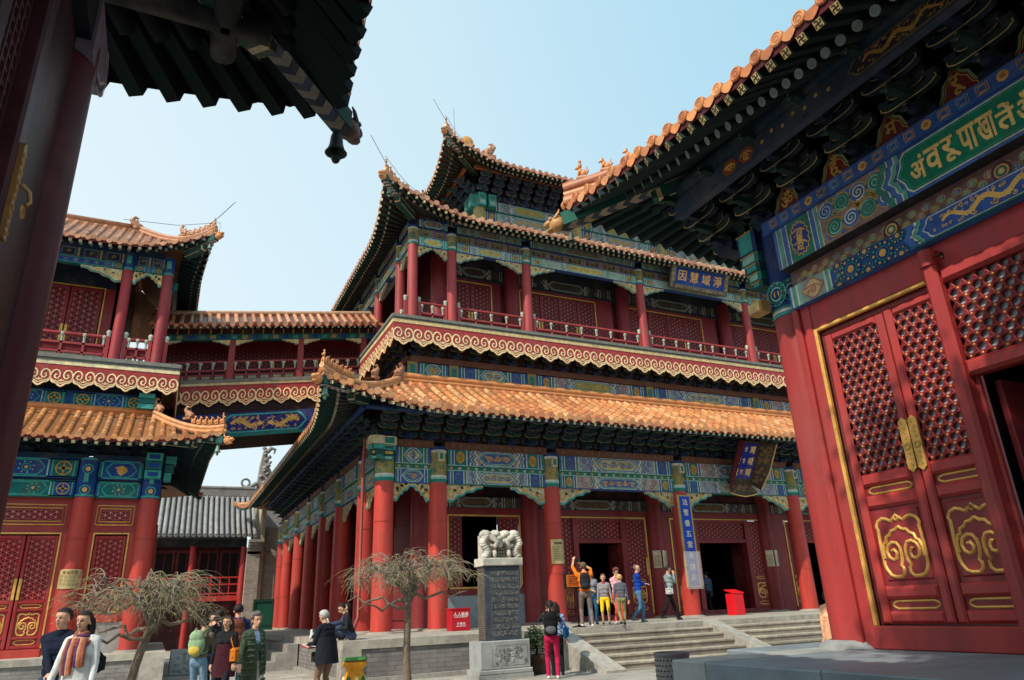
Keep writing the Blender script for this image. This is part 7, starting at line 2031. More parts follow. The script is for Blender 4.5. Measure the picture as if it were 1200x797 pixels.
NAVY = S(28, 36, 56); JEAN = S(74, 104, 134); DJEAN = S(44, 60, 86)
D2 = math.radians
GW = 'visitors in the courtyard below the left pavilion'; GS = 'visitors on the terrace at the top of the steps'
# couple in front of the left pavilion
cpl_, W, at, hd, hpf = person('young man in a zipped navy jacket standing beside the woman with a patterned scarf', (-1.06, 11.2, 0), D2(250), S(26, 32, 50), DJEAN, hairc=S(28, 22, 22), hair='short', h=1.74, voxel=0.008, collar=S(24, 30, 46), rh=(0.26, 0.06, 1.0), lh=(0.2, 0.25, 0.92), turn=D2(-14), girth=1.0)
_, W, at, hd, hpf = person('dark-haired woman in a white cardigan and patterned scarf beside the man in navy', (-0.80, 10.9, 0), D2(247), S(214, 216, 214), S(150, 150, 160), hairc=S(30, 22, 22), hair='long', h=1.69, female=True, voxel=0.008, lh=(0.12, 0.26, 0.86), rh=(0.2, -0.24, 0.9), turn=D2(-8), coat=(S(208, 210, 208), 0.72, 0.03))
t = thing('scarf', 'long scarf of brown, orange and purple print around the neck of the woman in white', 'scarf', tuple(at(0.05, 0, 0.5)))
q = MB(); cs = [S(150, 96, 80), S(96, 60, 100), S(196, 150, 120), S(176, 100, 70)]
for k in range(5):
    r0 = 0.066 + 0.014 * k; z0 = 0.585 - 0.026 * k
    q.tube([at(r0 * math.cos(a) * 1.05 + 0.02, r0 * math.sin(a) * 1.15, z0 + 0.02 * math.sin(a * 2 + k) - 0.03 * math.cos(a)) for a in [2 * PI * j / 16 for j in range(17)]], 0.026, CLOTH, cs[k % 4], 8)
q.build('neck_loop', t)
for s_, ln_ in ((0.07, 0.36), (-0.06, 0.46)):
    q = MB()
    for k in range(4):
        q.tube([at(0.13, s_ + 0.025 * (k - 1.5), 0.52), at(0.175, s_ * 1.1 + 0.03 * (k - 1.5), 0.36), at(0.17, s_ * 1.2 + 0.03 * (k - 1.5), 0.2), at(0.16, s_ * 1.2 + 0.032 * (k - 1.5), 0.55 - ln_)], [0.02, 0.026, 0.026, 0.02], CLOTH, cs[(k + (1 if s_ > 0 else 0)) % 4], 6)
    q.build('hanging_end', t)
handbag(W, at, (-0.17, 0.16, 0.2), S(24, 26, 36), 'black bag slung behind the woman in white', 0.8, (-0.02, 0.14, 0.52))
# group below the trees
_, W, at, hd, hpf = person('visitor in an olive jacket and jeans wearing a green and yellow backpack', (0.80, 15.5, 0), D2(60), S(104, 92, 74), S(110, 140, 164), hair='short', h=1.58, lean=0.12, rh=(0.35, -0.1, 1.25), lh=(0.35, 0.12, 1.25), shoe=S(60, 50, 44))
backpack(W, at, S(150, 178, 140), 'pale green backpack with a yellow pocket on the visitor in olive', S(204, 180, 84))
_, W, at, hd, hpf = person('dark-haired man holding a camera up to his face behind the backpack wearer', (1.02, 16.4, 0), D2(-70), S(44, 44, 50), S(50, 56, 70), hair='short', h=1.66, rh=(0.2, -0.06, 1.5), lh=(0.2, 0.08, 1.48), turn=0.2)
camera_prop(hpf(0.16, 0, 0.0), W.to_euler().z, 'black camera held by the dark-haired man in the group')
backpack(W, at, S(36, 44, 60), 'dark blue backpack on the man with the camera')
_, W, at, hd, hpf = person('long-haired woman in a black leather jacket, maroon dress and brown boots walking', (1.2, 14.8, 0), D2(-120), S(34, 34, 38), S(40, 38, 48), hairc=S(54, 40, 34), hair='long', h=1.58, female=True, shoe=S(130, 70, 44), coat=(S(66, 30, 40), 0.62, 0.05), lf=(0.2, 0.08, 0.0), rf=(-0.2, -0.08, 0.02), lh=(0.12, 0.25, 0.85))
handbag(W, at, (0.02, 0.24, 0.12), S(206, 120, 40), 'orange handbag hanging at the hip of the woman in maroon', 1.0, (0.0, 0.14, 0.53))
_, W, at, hd, hpf = person('tall visitor in a blue jacket and jeans seen from behind', (1.55, 16.9, 0), D2(85), S(40, 52, 92), S(40, 84, 130), hair='short', h=1.82, girth=1.08)
backpack(W, at, S(118, 66, 52), 'rust brown backpack worn by the tall visitor in blue', None, 1.1)
_, W, at, hd, hpf = person('stout visitor in a dark navy coat half hidden inside the group', (1.25, 17.6, 0), D2(110), S(24, 30, 58), S(30, 32, 44), hair='short', h=1.74, girth=1.15)
handbag(W, at, (-0.2, 0.05, 0.25), S(120, 84, 62), 'large brown leather bag on the back of the visitor in the navy coat', 1.2, (-0.02, 0.1, 0.55))
_, W, at, hd, hpf = person('grey-haired woman in a long olive quilted coat walking with her arm out', (1.5, 13.3, 0), D2(-62), S(70, 84, 66), S(196, 184, 168), hairc=S(108, 104, 102), hair='curly', h=1.60, female=True, coat=(S(66, 80, 62), 0.5, 0.04), inner=S(120, 140, 170), rh=(0.22, -0.42, 0.82), lh=(0.02, 0.26, 0.85), turn=D2(-6), lf=(0.18, 0.08, 0), rf=(-0.16, -0.09, 0.02), girth=1.12, voxel=0.009)
# quilting ridges of the coat
q = MB(); Wi = W.inverted(); at0 = at; at = lambda x, y, z: Wi @ at0(x, y, z)
for k in range(9):
    z = 0.42 - 0.1 * k
    q.tube([at(0.005 + (0.15 + 0.004 * k) * 1.1 * math.cos(a), (0.19 + 0.006 * k) * 1.1 * math.sin(a), z) for a in [0.35 + (2 * PI - 0.7) * j / 18 for j in range(19)]], 0.02, CLOTH, S(72, 86, 67), 6)
q.build('quilting', _)
# old man reading, seated visitors on the terrace edge
_, W, at, hd, hpf = person('grey-haired man in a dark coat and brown trousers reading a red folder', (2.95, 14.5, 0), D2(128), S(34, 38, 46), S(134, 108, 88), hairc=S(178, 178, 176), hair='short', h=1.62, girth=1.25, coat=(S(32, 36, 44), 0.72, 0.04), lean=0.12, nod=0.3, rh=(0.36, -0.08, 1.12), lh=(0.36, 0.14, 1.12), voxel=0.009)
t = thing('folder', 'red folder held open by the grey-haired man', 'folder', tuple(at(0.42, 0.03, 0.22)))
q = MB(); F = Matrix.Translation(at(0.40, 0.03, 0.2)) @ rot(W) @ Matrix.Rotation(-0.3, 4, 'Y'); q.box((-0.09, -0.16, -0.01), (0.11, 0.16, 0.008), CLOTH, S(190, 30, 40), F); q.build('cover', t)
q = MB(); q.box((-0.08, -0.15, 0.009), (0.1, 0.15, 0.014), CLOTH, S(220, 214, 206), F); q.build('pages', t)
handbag(W, at, (0.26, -0.02, -0.02), S(40, 36, 34), 'round dark bag hanging in front of the grey-haired man', 0.8, None)
_, W, at, hd, hpf = person('visitor in a black jacket sitting on the terrace edge by the corner column', (4.35, 18.5, ZP), D2(175), S(40, 40, 44), S(58, 70, 96), hair='short', h=1.66, sit=0.12, lean=0.35, nod=0.4, lf=(0.72, 0.14, 0.05), rf=(0.62, -0.12, 0.3), rh=(0.42, -0.1, 0.3), lh=(0.4, 0.12, 0.3), shoe=S(214, 214, 210))
_, W, at, hd, hpf = person('visitor in faded blue resting on the terrace with white trainers stretched out', (4.25, 19.2, ZP), D2(178), S(70, 76, 104), S(44, 46, 60), hair='short', h=1.6, sit=0.12, lean=-0.2, lf=(0.82, 0.1, 0.05), rf=(0.8, -0.1, 0.03), shoe=S(220, 216, 206), rh=(-0.2, -0.25, 0.1), lh=(-0.2, 0.25, 0.1))
# by the stele
_, W, at, hd, hpf = person('woman in crimson trousers and black top taking a picture, back to the viewer', (8.02, 15.1, 0), D2(62), S(38, 38, 42), S(176, 32, 74), hairc=S(46, 32, 28), hair='tail', h=1.64, female=True, rh=(0.22, -0.1, 1.5), lh=(0.2, 0.12, 1.5), shoe=S(200, 196, 196), pattern=S(60, 60, 64))
backpack(W, at, S(26, 26, 30), 'black backpack with white trim on the woman in crimson trousers', S(96, 98, 100), 1.05)
camera_prop(hpf(0.18, 0, 0.02), W.to_euler().z, 'small camera raised by the woman in crimson trousers')
_, W, at, hd, hpf = person('visitor in a white and blue top half hidden by the woman in crimson trousers', (8.5, 15.75, 0), D2(70), S(176, 196, 220), S(30, 30, 36), hairc=S(40, 30, 28), hair='long', h=1.6, female=True, pattern=S(70, 110, 180))
handbag(W, at, (0.02, -0.26, 0.12), S(30, 92, 150), 'bright blue bag at the side of the visitor in white and blue', 1.0, (0.0, -0.15, 0.53))
# terrace group
_, W, at, hd, hpf = person('man in an orange T-shirt raising both arms to photograph the pavilion', (10.82, 18.2, ZP), D2(64), S(236, 124, 36), S(122, 108, 100), hairc=S(104, 84, 66), hair='short', h=1.74, sleeve='short', rh=(0.28, -0.02, 1.72), lh=(0.22, 0.26, 1.86), shoe=S(220, 214, 212), nod=-0.25, rf=(-0.08, -0.14, 0), lf=(0.1, 0.14, 0))
backpack(W, at, S(40, 42, 46), 'black sling backpack on the man in orange')
camera_prop(W @ Vector((0.36, 0.12, 1.86)), W.to_euler().z, 'camera lifted overhead by the man in orange')
person('woman with loose brown hair in a grey jacket behind the man in orange', (12.05, 19.9, ZP), D2(-110), S(128, 134, 140), S(36, 84, 120), hairc=S(96, 72, 58), hair='long', h=1.6, female=True, rh=(0.2, 0.0, 1.1), group=GS)
person('boy in a grey hooded top and yellow shorts', (12.2, 19.4, ZP), D2(-125), S(140, 138, 142), S(236, 200, 40), hairc=S(120, 86, 60), hair='short', h=1.44, shorts=True, child=True, collar=S(190, 60, 66), shoe=S(80, 76, 76), group=GS)
_, W, at, hd, hpf = person('woman with curly auburn hair in a pink blouse and coral trousers looking down', (12.45, 19.1, ZP), D2(-85), S(206, 140, 154), S(226, 84, 68), hairc=S(110, 60, 44), hair='curly', h=1.6, female=True, nod=0.45, rh=(0.24, -0.04, 1.0), lh=(0.26, 0.05, 1.02), shoe=S(210, 204, 204), pattern=S(224, 186, 190), group=GS)
handbag(W, at, (0.18, 0.14, 0.05), S(216, 208, 204), 'white shoulder bag on the woman in pink', 0.9, (0.0, -0.12, 0.54), strapc=S(226, 210, 206))
person('blond boy in a slate jacket and khaki trousers stepping down from the terrace', (11.85, 17.98, ZP - 0.0), D2(60), S(96, 98, 110), S(140, 138, 98), hairc=S(206, 164, 110), hair='short', h=1.36, child=True, lf=(-0.22, 0.07, 0.06), rf=(0.1, -0.07, 0.0), collar=S(110, 112, 124), group=GS)
person('balding man in a bright blue jacket and jeans with folded arms', (13.5, 19.5, ZP), D2(-20), S(26, 70, 166), S(84, 122, 154), hairc=S(120, 104, 92), hair='bald', h=1.72, rh=(0.24, 0.12, 1.18), lh=(0.24, -0.1, 1.16), rf=(-0.26, -0.08, 0.06), lf=(0.1, 0.08, 0), shoe=S(120, 116, 112), group=GS)
_, W, at, hd, hpf = person('man in a pale grey hooded jacket and black trousers striding', (14.85, 19.7, ZP), D2(-12), S(150, 164, 168), S(34, 34, 38), hairc=S(40, 32, 30), hair='short', h=1.68, rh=(0.2, -0.05, 1.48), lh=(0.22, 0.08, 1.46), nod=0.25, rf=(-0.4, -0.07, 0.07), lf=(0.26, 0.07, 0), shoe=S(60, 58, 58), collar=S(140, 156, 162), group=GS)
handbag(W, at, (-0.1, -0.22, 0.02), S(200, 200, 198), 'black and white camera bag at the hip of the man in pale grey', 0.75, (0.0, 0.1, 0.54), strapc=S(40, 40, 44))
person('dim figure in a blue jacket standing inside the dark doorway', (20.75, 24.9, ZP), D2(95), S(70, 92, 116), S(34, 38, 46), hair='short', h=1.7)
person('person in a peach coat mostly hidden behind the red corner column', (10.46, 9.4, 0), D2(20), S(232, 178, 140), S(36, 56, 96), hair='bob', h=1.62, female=True, coat=(S(226, 172, 136), 0.55, 0.05), collar=S(214, 160, 126))
# =============================================================== name plaques and boards
def plaque(name, label, corners, frame_c, ground, txt=None):
    pass
t = thing('name_plaque', 'blue name board with four gold characters under the upper eave of the tall pavilion', 'plaque', (21.0, 22.85, 15.3))
tilt = 0.38
F = frame((20.95, 23.1, 14.82), (1, 0, 0), (0, -math.sin(tilt), math.cos(tilt)))
Wd, Hg = 3.3, 1.2
q = MB(); q.bbox((-Wd / 2, 0, -0.12), (Wd / 2, Hg, 0.0), 0.04, PAINT, S(70, 60, 54), F); q.build('backing', t)
q = MB()
for a in ((-Wd / 2, -Wd / 2 + 0.24, 0, Hg), (Wd / 2 - 0.24, Wd / 2, 0, Hg), (-Wd / 2 + 0.24, Wd / 2 - 0.24, 0, 0.2), (-Wd / 2 + 0.24, Wd / 2 - 0.24, Hg - 0.2, Hg)):
    q.bbox((a[0], a[2], 0.0), (a[1], a[3], 0.08), 0.03, PAINT, S(120, 110, 96), F)
rn = random.Random(9)
for k in range(70):
    if rn.random() < 0.62: u, v = rn.uniform(-Wd / 2 + 0.1, Wd / 2 - 0.1), rn.choice([0.1, Hg - 0.1]) + rn.uniform(-0.04, 0.04)
    else: u, v = rn.choice([-Wd / 2 + 0.12, Wd / 2 - 0.12]) + rn.uniform(-0.05, 0.05), rn.uniform(0.1, Hg - 0.1)
    q.ribbon(spiral(u, v, 0.07, rn.uniform(0, 6), 1.2, 10), 0.026, 0.084, PAINT, rn.choice([S(190, 168, 120), S(60, 90, 110), S(150, 140, 110)]), F, False, 0.012)
q.build('carved_frame', t)
q = MB(); q.rect(-Wd / 2 + 0.24, Wd / 2 - 0.24, 0.2, Hg - 0.2, 0.02, PAINT, S(24, 70, 150), F)
for k, ch in enumerate('因慧域淨'): q.text(ch, 0.52, 0.03, GOLD, S(240, 180, 100), F, 0, -1.02 + 0.68 * k, Hg / 2, 1.0, 0.014)
q.build('lettered_panel', t)

t = thing('hanging_plaque', 'tilted dark blue upright board with gold script in four tongues above the right doorway', 'plaque', (20.8, 21.6, 6.4))
tilt = 0.52
F = frame((20.62, 21.95, 5.72), (1, 0, 0), (0, -math.sin(tilt), math.cos(tilt)))
q = MB(); q.box((-0.55, 0.05, -0.1), (0.55, 1.85, 0.0), PAINT, S(60, 40, 34), F); q.build('backing', t)
q = MB(); q.rect(-0.46, 0.46, 0.28, 1.75, 0.006, PAINT, S(18, 34, 130), F)
for r_, (chs, sz) in enumerate(((('ᠲ', 'ᡠ', 'ᠮ'), 0.3), (('萬', '福', '閣'), 0.34), (('བ', 'དེ', 'ཁང'), 0.26), (('ᠲ', 'ᠦ', 'ᠮ'), 0.3))):
    u = -0.33 + 0.22 * r_ if r_ != 1 else -0.11
    for k in range(3):
        v = 1.5 - 0.47 * k
        if r_ in (0, 3):
            q.ribbon([(u, v + 0.17), (u - 0.03, v + 0.1), (u + 0.035, v + 0.03), (u - 0.02, v - 0.05), (u + 0.03, v - 0.12), (u - 0.06, v - 0.17)], [0.03, 0.05, 0.04, 0.055, 0.04, 0.02], 0.012, GOLD, S(230, 190, 120), F)
            q.ribbon([(u, v + 0.1), (u + 0.07, v + 0.12)], 0.025, 0.012, GOLD, S(230, 190, 120), F); q.ribbon([(u, v - 0.04), (u - 0.07, v - 0.02)], 0.025, 0.012, GOLD, S(230, 190, 120), F)
        elif r_ == 1: q.text(chs[k], 0.3, 0.012, GOLD, S(230, 190, 120), F, 0, u + 0.33, v, 0.9, 0.008)
        else:
            w_ = u - 0.22
            q.ribbon([(w_ - 0.07, v + 0.05), (w_ + 0.07, v + 0.06)], 0.035, 0.012, GOLD, S(230, 190, 120), F); q.ribbon([(w_, v + 0.05), (w_ - 0.03, v - 0.05), (w_ + 0.04, v - 0.1)], [0.03, 0.035, 0.02], 0.0125, GOLD, S(230, 190, 120), F); q.ribbon([(w_ + 0.05, v + 0.05), (w_ + 0.05, v - 0.06)], 0.025, 0.013, GOLD, S(230, 190, 120), F); q.disc(w_ + 0.01, v + 0.1, 0.022, 0.012, GOLD, S(230, 190, 120), F, 7)
q.build('lettered_panel', t)
# flaring wings of carved cloud work
for nm, P_, nrm in (('side_wing', [(-0.55, 0.05, 0.0), (-0.55, 1.85, 0.0), (-0.62, 1.9, 0.4), (-0.78, -0.05, 0.42)], 0), ('side_wing', [(0.55, 1.85, 0.0), (0.55, 0.05, 0.0), (0.8, -0.05, 0.36), (1.0, 0.8, 0.38), (1.05, 1.9, 0.36)], 1), ('lower_wing', [(0.55, 0.05, 0.0), (-0.55, 0.05, 0.0), (-0.7, -0.22, 0.3), (-0.3, -0.3, 0.32), (0.1, -0.34, 0.32), (0.45, -0.28, 0.32), (0.72, -0.2, 0.3)], 2)):
    q = MB(); pts = [F @ Vector(p) for p in P_]
    q.add(pts, [tuple(range(len(pts)))], PAINT, S(150, 60, 70) if nrm == 0 else S(64, 50, 44))
    rim = pts[2:] if nrm else pts[2:4]
    if nrm: q.tube(rim, 0.03, GOLD, S(220, 180, 110), 6)
    o_, a_ = Vector(P_[0]), None
    c0, c1 = Vector(P_[0]), Vector(P_[1]); d0 = Vector(P_[-1]) - c0; d1 = Vector(P_[2]) - c1
    n_ = (c1 - c0).cross(d0).normalized(); n_ = -n_ if n_.z < 0 else n_
    for k in range(26 if nrm else 0):
        a, b_ = rn.uniform(0.08, 0.92), rn.uniform(0.15, 0.85)
        p = c0.lerp(c1, a) + (d0 * (1 - a) + d1 * a) * b_ + n_ * 0.012
        eu = (c1 - c0).normalized(); ev = n_.cross(eu)
        G = F @ Matrix(((eu.x, ev.x, n_.x, p.x), (eu.y, ev.y, n_.y, p.y), (eu.z, ev.z, n_.z, p.z), (0, 0, 0, 1)))
        q.ribbon(spiral(0, 0, 0.08, rn.uniform(0, 6), 1.2, 10), 0.024, 0.0, GOLD, S(150, 116, 72), G, False, 0.01)
    q.build(nm, t)

t = thing('couplet_board', 'tall narrow blue board with pale characters fixed to the red column right of the steps', 'board', (17.72, 21.9, 3.6))
F = south(21.955)
q = MB(); q.bbox((17.36, 1.92, 0), (18.0, 5.26, 0.05), 0.015, PAINT, S(176, 150, 96), F)
for k in range(34):
    for u in (17.4, 17.965): q.ribbon(spiral(u, 1.98 + 0.097 * k, 0.034, rn.uniform(0, 6), 1.1, 8), 0.014, 0.052, GOLD, S(206, 176, 110), F, False, 0.008)
q.build('carved_frame', t)
q = MB(); q.rect(17.45, 17.92, 1.98, 5.2, 0.056, PAINT, S(24, 74, 190), F)
for k, ch in enumerate('法雪番五雲布諸天'): q.text(ch, 0.25, 0.064, PAINT, S(226, 218, 200), F, 0, 17.685, 4.98 - 0.39 * k, 1.0, 0.01)
q.build('lettered_panel', t)
q = MB(); q.bbox((17.32, 1.86, 0.1), (18.05, 3.18, 0.12), 0.006, PLASTIC, S(168, 166, 166), F)
G_ = bpy.data.materials.new('clear_sheet'); G_.use_nodes = True
_n = G_.node_tree.nodes; _b = _n['Principled BSDF']; _b.inputs['Base Color'].default_value = (0.6, 0.58, 0.56, 1); _b.inputs['Roughness'].default_value = 0.35; _b.inputs['Alpha'].default_value = 0.28
q.mats = [G_]; sh = q.build('clear_cover', t)
q = MB()
for u, v in ((17.36, 2.6), (18.01, 2.62), (17.36, 1.92), (18.01, 1.92)): q.disc(u, v, 0.025, 0.122, METAL, S(120, 116, 110), F, 8, None, 0.015)
q.build('fixing_screw', t)

def brass_plate(name, label, cx, cy, r, z0, z1, half, ang0=-PI / 2, lines=9, col=S(206, 186, 130), head=True, group=None):
    """metal notice bent around a column"""
    t = thing(name, label, 'notice', (cx, cy - r, (z0 + z1) / 2), group)
    q = MB(); n = 10; rr = r + 0.02
    A_ = [ang0 - half + 2 * half * i / n for i in range(n + 1)]
    vs = [(cx + rr * math.cos(a), cy + rr * math.sin(a), z) for z in (z0, z1) for a in A_] + [(cx + (rr - 0.03) * math.cos(a), cy + (rr - 0.03) * math.sin(a), z) for z in (z0, z1) for a in A_]
    m = n + 1
    q.add(vs, [(i, i + 1, m + i + 1, m + i) for i in range(n)], GOLD, col, True)
    q.add(vs, [(m + i, m + i + 1, 3 * m + i + 1, 3 * m + i) for i in range(n)] + [(i + 1, i, 2 * m + i, 2 * m + i + 1) for i in range(n)], GOLD, mulc(col, 0.7)); q.build('plate', t)
    q = MB(); rr += 0.003; r2 = random.Random(int(cx * 31))
    for k in range(lines):
        z = z1 - (z1 - z0) * (0.3 + 0.62 * k / lines)
        f0, f1 = -0.8, 0.8 * (r2.uniform(0.4, 1) if k % 4 == 3 else 1)
        pts = [ang0 + half * (f0 + (f1 - f0) * i / 6) for i in range(7)]
        v = [(cx + rr * math.cos(a), cy + rr * math.sin(a), z + dz) for dz in (-0.006, 0.006) for a in pts]
        q.add(v, [(i, i + 1, 8 + i, 7 + i) for i in range(6)], PAINT, S(110, 90, 60))
    if head:
        for j in range(4):
            a = ang0 + half * (-0.42 + 0.28 * j); G = frame((cx + (rr + 0.002) * math.cos(a), cy + (rr + 0.002) * math.sin(a), z1 - (z1 - z0) * 0.16), (-math.sin(a), math.cos(a), 0)); q.text('萬福閣簡'[j], 0.1, 0, PAINT, S(96, 60, 40), G)
    q.build('engraving', t)
brass_plate('brass_notice', 'square brass notice on the red column left of the open doorway', 12.15, 22.3, 0.31, 2.82, 3.62, 0.85)
brass_plate('brass_notice', 'wide brass notice on the red column of the left pavilion', -2.3, 24.0, 0.27, 2.46, 2.97, 1.25)
for i, (x, z0) in enumerate(((17.85, 2.72), (23.75, 2.7))):
    for k, a in enumerate((-0.52, 0.52)):
        brass_plate('brass_notice', '%s of two pale notices on the inner column %s' % (('left', 'right')[k], ('between the doorways', 'right of the far doorway')[i]), x, 24.22, 0.365, z0, z0 + 0.66, 0.42, -PI / 2 - 0.12 + a, 10, S(214, 204, 170), False, 'pairs of notices on the inner columns')

# =============================================================== wind bells
def bell_at(E, inward, dz, label, s, col=None):
    p = E[0] - E[1] * inward + Vector((0, 0, dz)); return wind_bell(p, label, s, col, 'bells under the roof corners')
bell_at((E1.tip, E1.td), 0.25, -0.12, 'pale green bell under the lower roof corner of the tall pavilion', 0.85)
bell_at((E2.tip, E2.td), 0.35, -0.15, 'small bell under the second roof corner of the tall pavilion', 0.8)
bell_at((E3.tip, E3.td), 0.35, -0.15, 'small bell under the topmost roof corner', 0.8)
bell_at((L1.tip, L1.td), 0.2, -0.12, 'green bell under the lower roof corner of the left pavilion', 0.7)
bell_at((L2.tip, L2.td), 0.2, -0.12, 'green bell under the upper roof corner of the left pavilion', 0.62)
bell_at((NT, ND), 0.05, -0.2, 'dark bell below the beast head of the near right roof corner', 0.5, S(84, 100, 90))
bell_at((LT, LD), 0.05, -0.16, 'large black bell hanging from the shaded roof corner overhead', 0.8, S(40, 48, 48))

# =============================================================== stele
t = thing('stone_stele', 'dark inscribed stone slab with white carved cap on a marble base', 'stele', (7.3, 16.2, 0))
F = south(16.0)
q = MB()
q.box((6.62, 0.0, -0.75), (7.97, 0.10, 0.04), MARBLE, S(160, 162, 158), F); q.bbox((6.62, 0.10, -0.72), (7.97, 0.20, 0.02), 0.02, MARBLE, S(166, 168, 164), F); q.bbox((6.68, 0.2, -0.68), (7.94, 0.80, -0.02), 0.02, MARBLE, S(166, 170, 168), F)
for k in range(46):
    u, v = random.uniform(7.0, 7.8), random.uniform(0.32, 0.66); q.ribbon(spiral(u, v, random.uniform(0.03, 0.06), random.uniform(0, 6), 1.1, 9), 0.018, -0.018, MARBLE, random.choice([S(120, 124, 120), S(206, 208, 200), S(150, 152, 148)]), F, False, 0.01)
q.ribbon([(6.96, 0.28), (7.86, 0.28), (7.86, 0.7), (6.96, 0.7)], 0.02, -0.018, MARBLE, S(160, 160, 154), F, True, 0.006); q.build('base', t)
q = MB(); q.bbox((6.85, 0.80, -0.5), (7.78, 2.44, -0.1), 0.012, MARBLE, S(58, 66, 76), F); q.box((6.846, 0.82, -0.49), (6.85, 2.42, -0.12), PAINT, S(112, 98, 84), F); sl_ = q.build('slab', t)
q = MB(); r2 = random.Random(2)
q.ribbon([(7.02, 0.9), (7.74, 0.9), (7.74, 2.38), (7.02, 2.38)], 0.012, -0.097, PAINT, S(110, 116, 122), F, True)
for row in range(10):
    v0 = 2.33 - 0.147 * row
    q.rect(7.04, 7.72, v0 - 0.112, v0 - 0.004, -0.0965, PAINT, S(96, 98, 100), F)
    for c in range(15):
        u = 7.06 + 0.0445 * c
        if r2.random() < 0.1: continue
        for ln_ in range(5):
            v = v0 - 0.015 - 0.021 * ln_
            q.rect(u, u + 0.036 * r2.uniform(0.5, 1), v - 0.011, v, -0.0955, PAINT, S(28, 32, 38) if r2.random() < 0.75 else S(150, 150, 146), F)
for k in range(36): v = 2.38 - 0.042 * k; q.rect(6.975, 6.99, v - 0.02, v, -0.0965, PAINT, S(96, 100, 106), F); q.rect(7.755, 7.768, v - 0.02, v, -0.0965, PAINT, S(110, 112, 116), F)
for k in range(40): v = 2.4 - 0.04 * k; q.add([(6.845, 15.6 + 0.0 + 0.52, v), (6.845, 16.46, v), (6.845, 16.46, v - 0.018), (6.845, 16.12, v - 0.018)], [(0, 1, 2, 3)], PAINT, S(60, 54, 50))
q.build('inscription', sl_)
q = MB(); wc = S(204, 198, 184)
q.bbox((6.80, 2.44, -0.56), (7.86, 2.62, -0.04), 0.02, STONE, wc, F)
q.box((6.88, 2.62, -0.5), (7.78, 3.16, -0.18), STONE, mulc(wc, 0.9), F)
for u in (6.95, 7.2, 7.46, 7.7): q.blob((u, 3.17, -0.2), (0.15, 0.11, 0.16), STONE, wc, 10, F, 0.06)
for s_ in (-1, 1):
    c = 7.33
    for k in range(10):
        tt = k / 9; q.blob((c + s_ * (0.42 - 0.06 * math.sin(tt * 7)), 2.66 + 0.46 * tt, -0.13), (0.10, 0.07, 0.10), STONE, mulc(wc, random.uniform(0.85, 1.05)), 8, F, 0.12)
    q.tube([F @ Vector(p) for p in ((c + s_ * 0.3, 3.12, -0.1), (c + s_ * 0.12, 3.0, -0.06), (c + s_ * 0.2, 2.86, -0.06), (c + s_ * 0.3, 2.92, -0.08))], [0.08, 0.07, 0.06, 0.03], STONE, wc, 8)
    q.blob((c + s_ * 0.19, 2.72, -0.1), (0.06, 0.1, 0.07), STONE, wc, 8, F, 0.1)
for k in range(5): q.blob((7.33 + random.uniform(-0.1, 0.1), 2.92 + 0.05 * k, -0.1), (0.09, 0.07, 0.07), STONE, wc, 8, F, 0.12)
q.rect(7.22, 7.44, 2.64, 2.88, -0.13, STONE, S(60, 54, 50), F)
for i in range(3):
    for j in range(3): q.rect(7.235 + 0.068 * i, 7.285 + 0.068 * i, 2.65 + 0.076 * j, 2.705 + 0.076 * j, -0.127, STONE, S(150, 140, 124), F)
q.build('carved_cap', t)

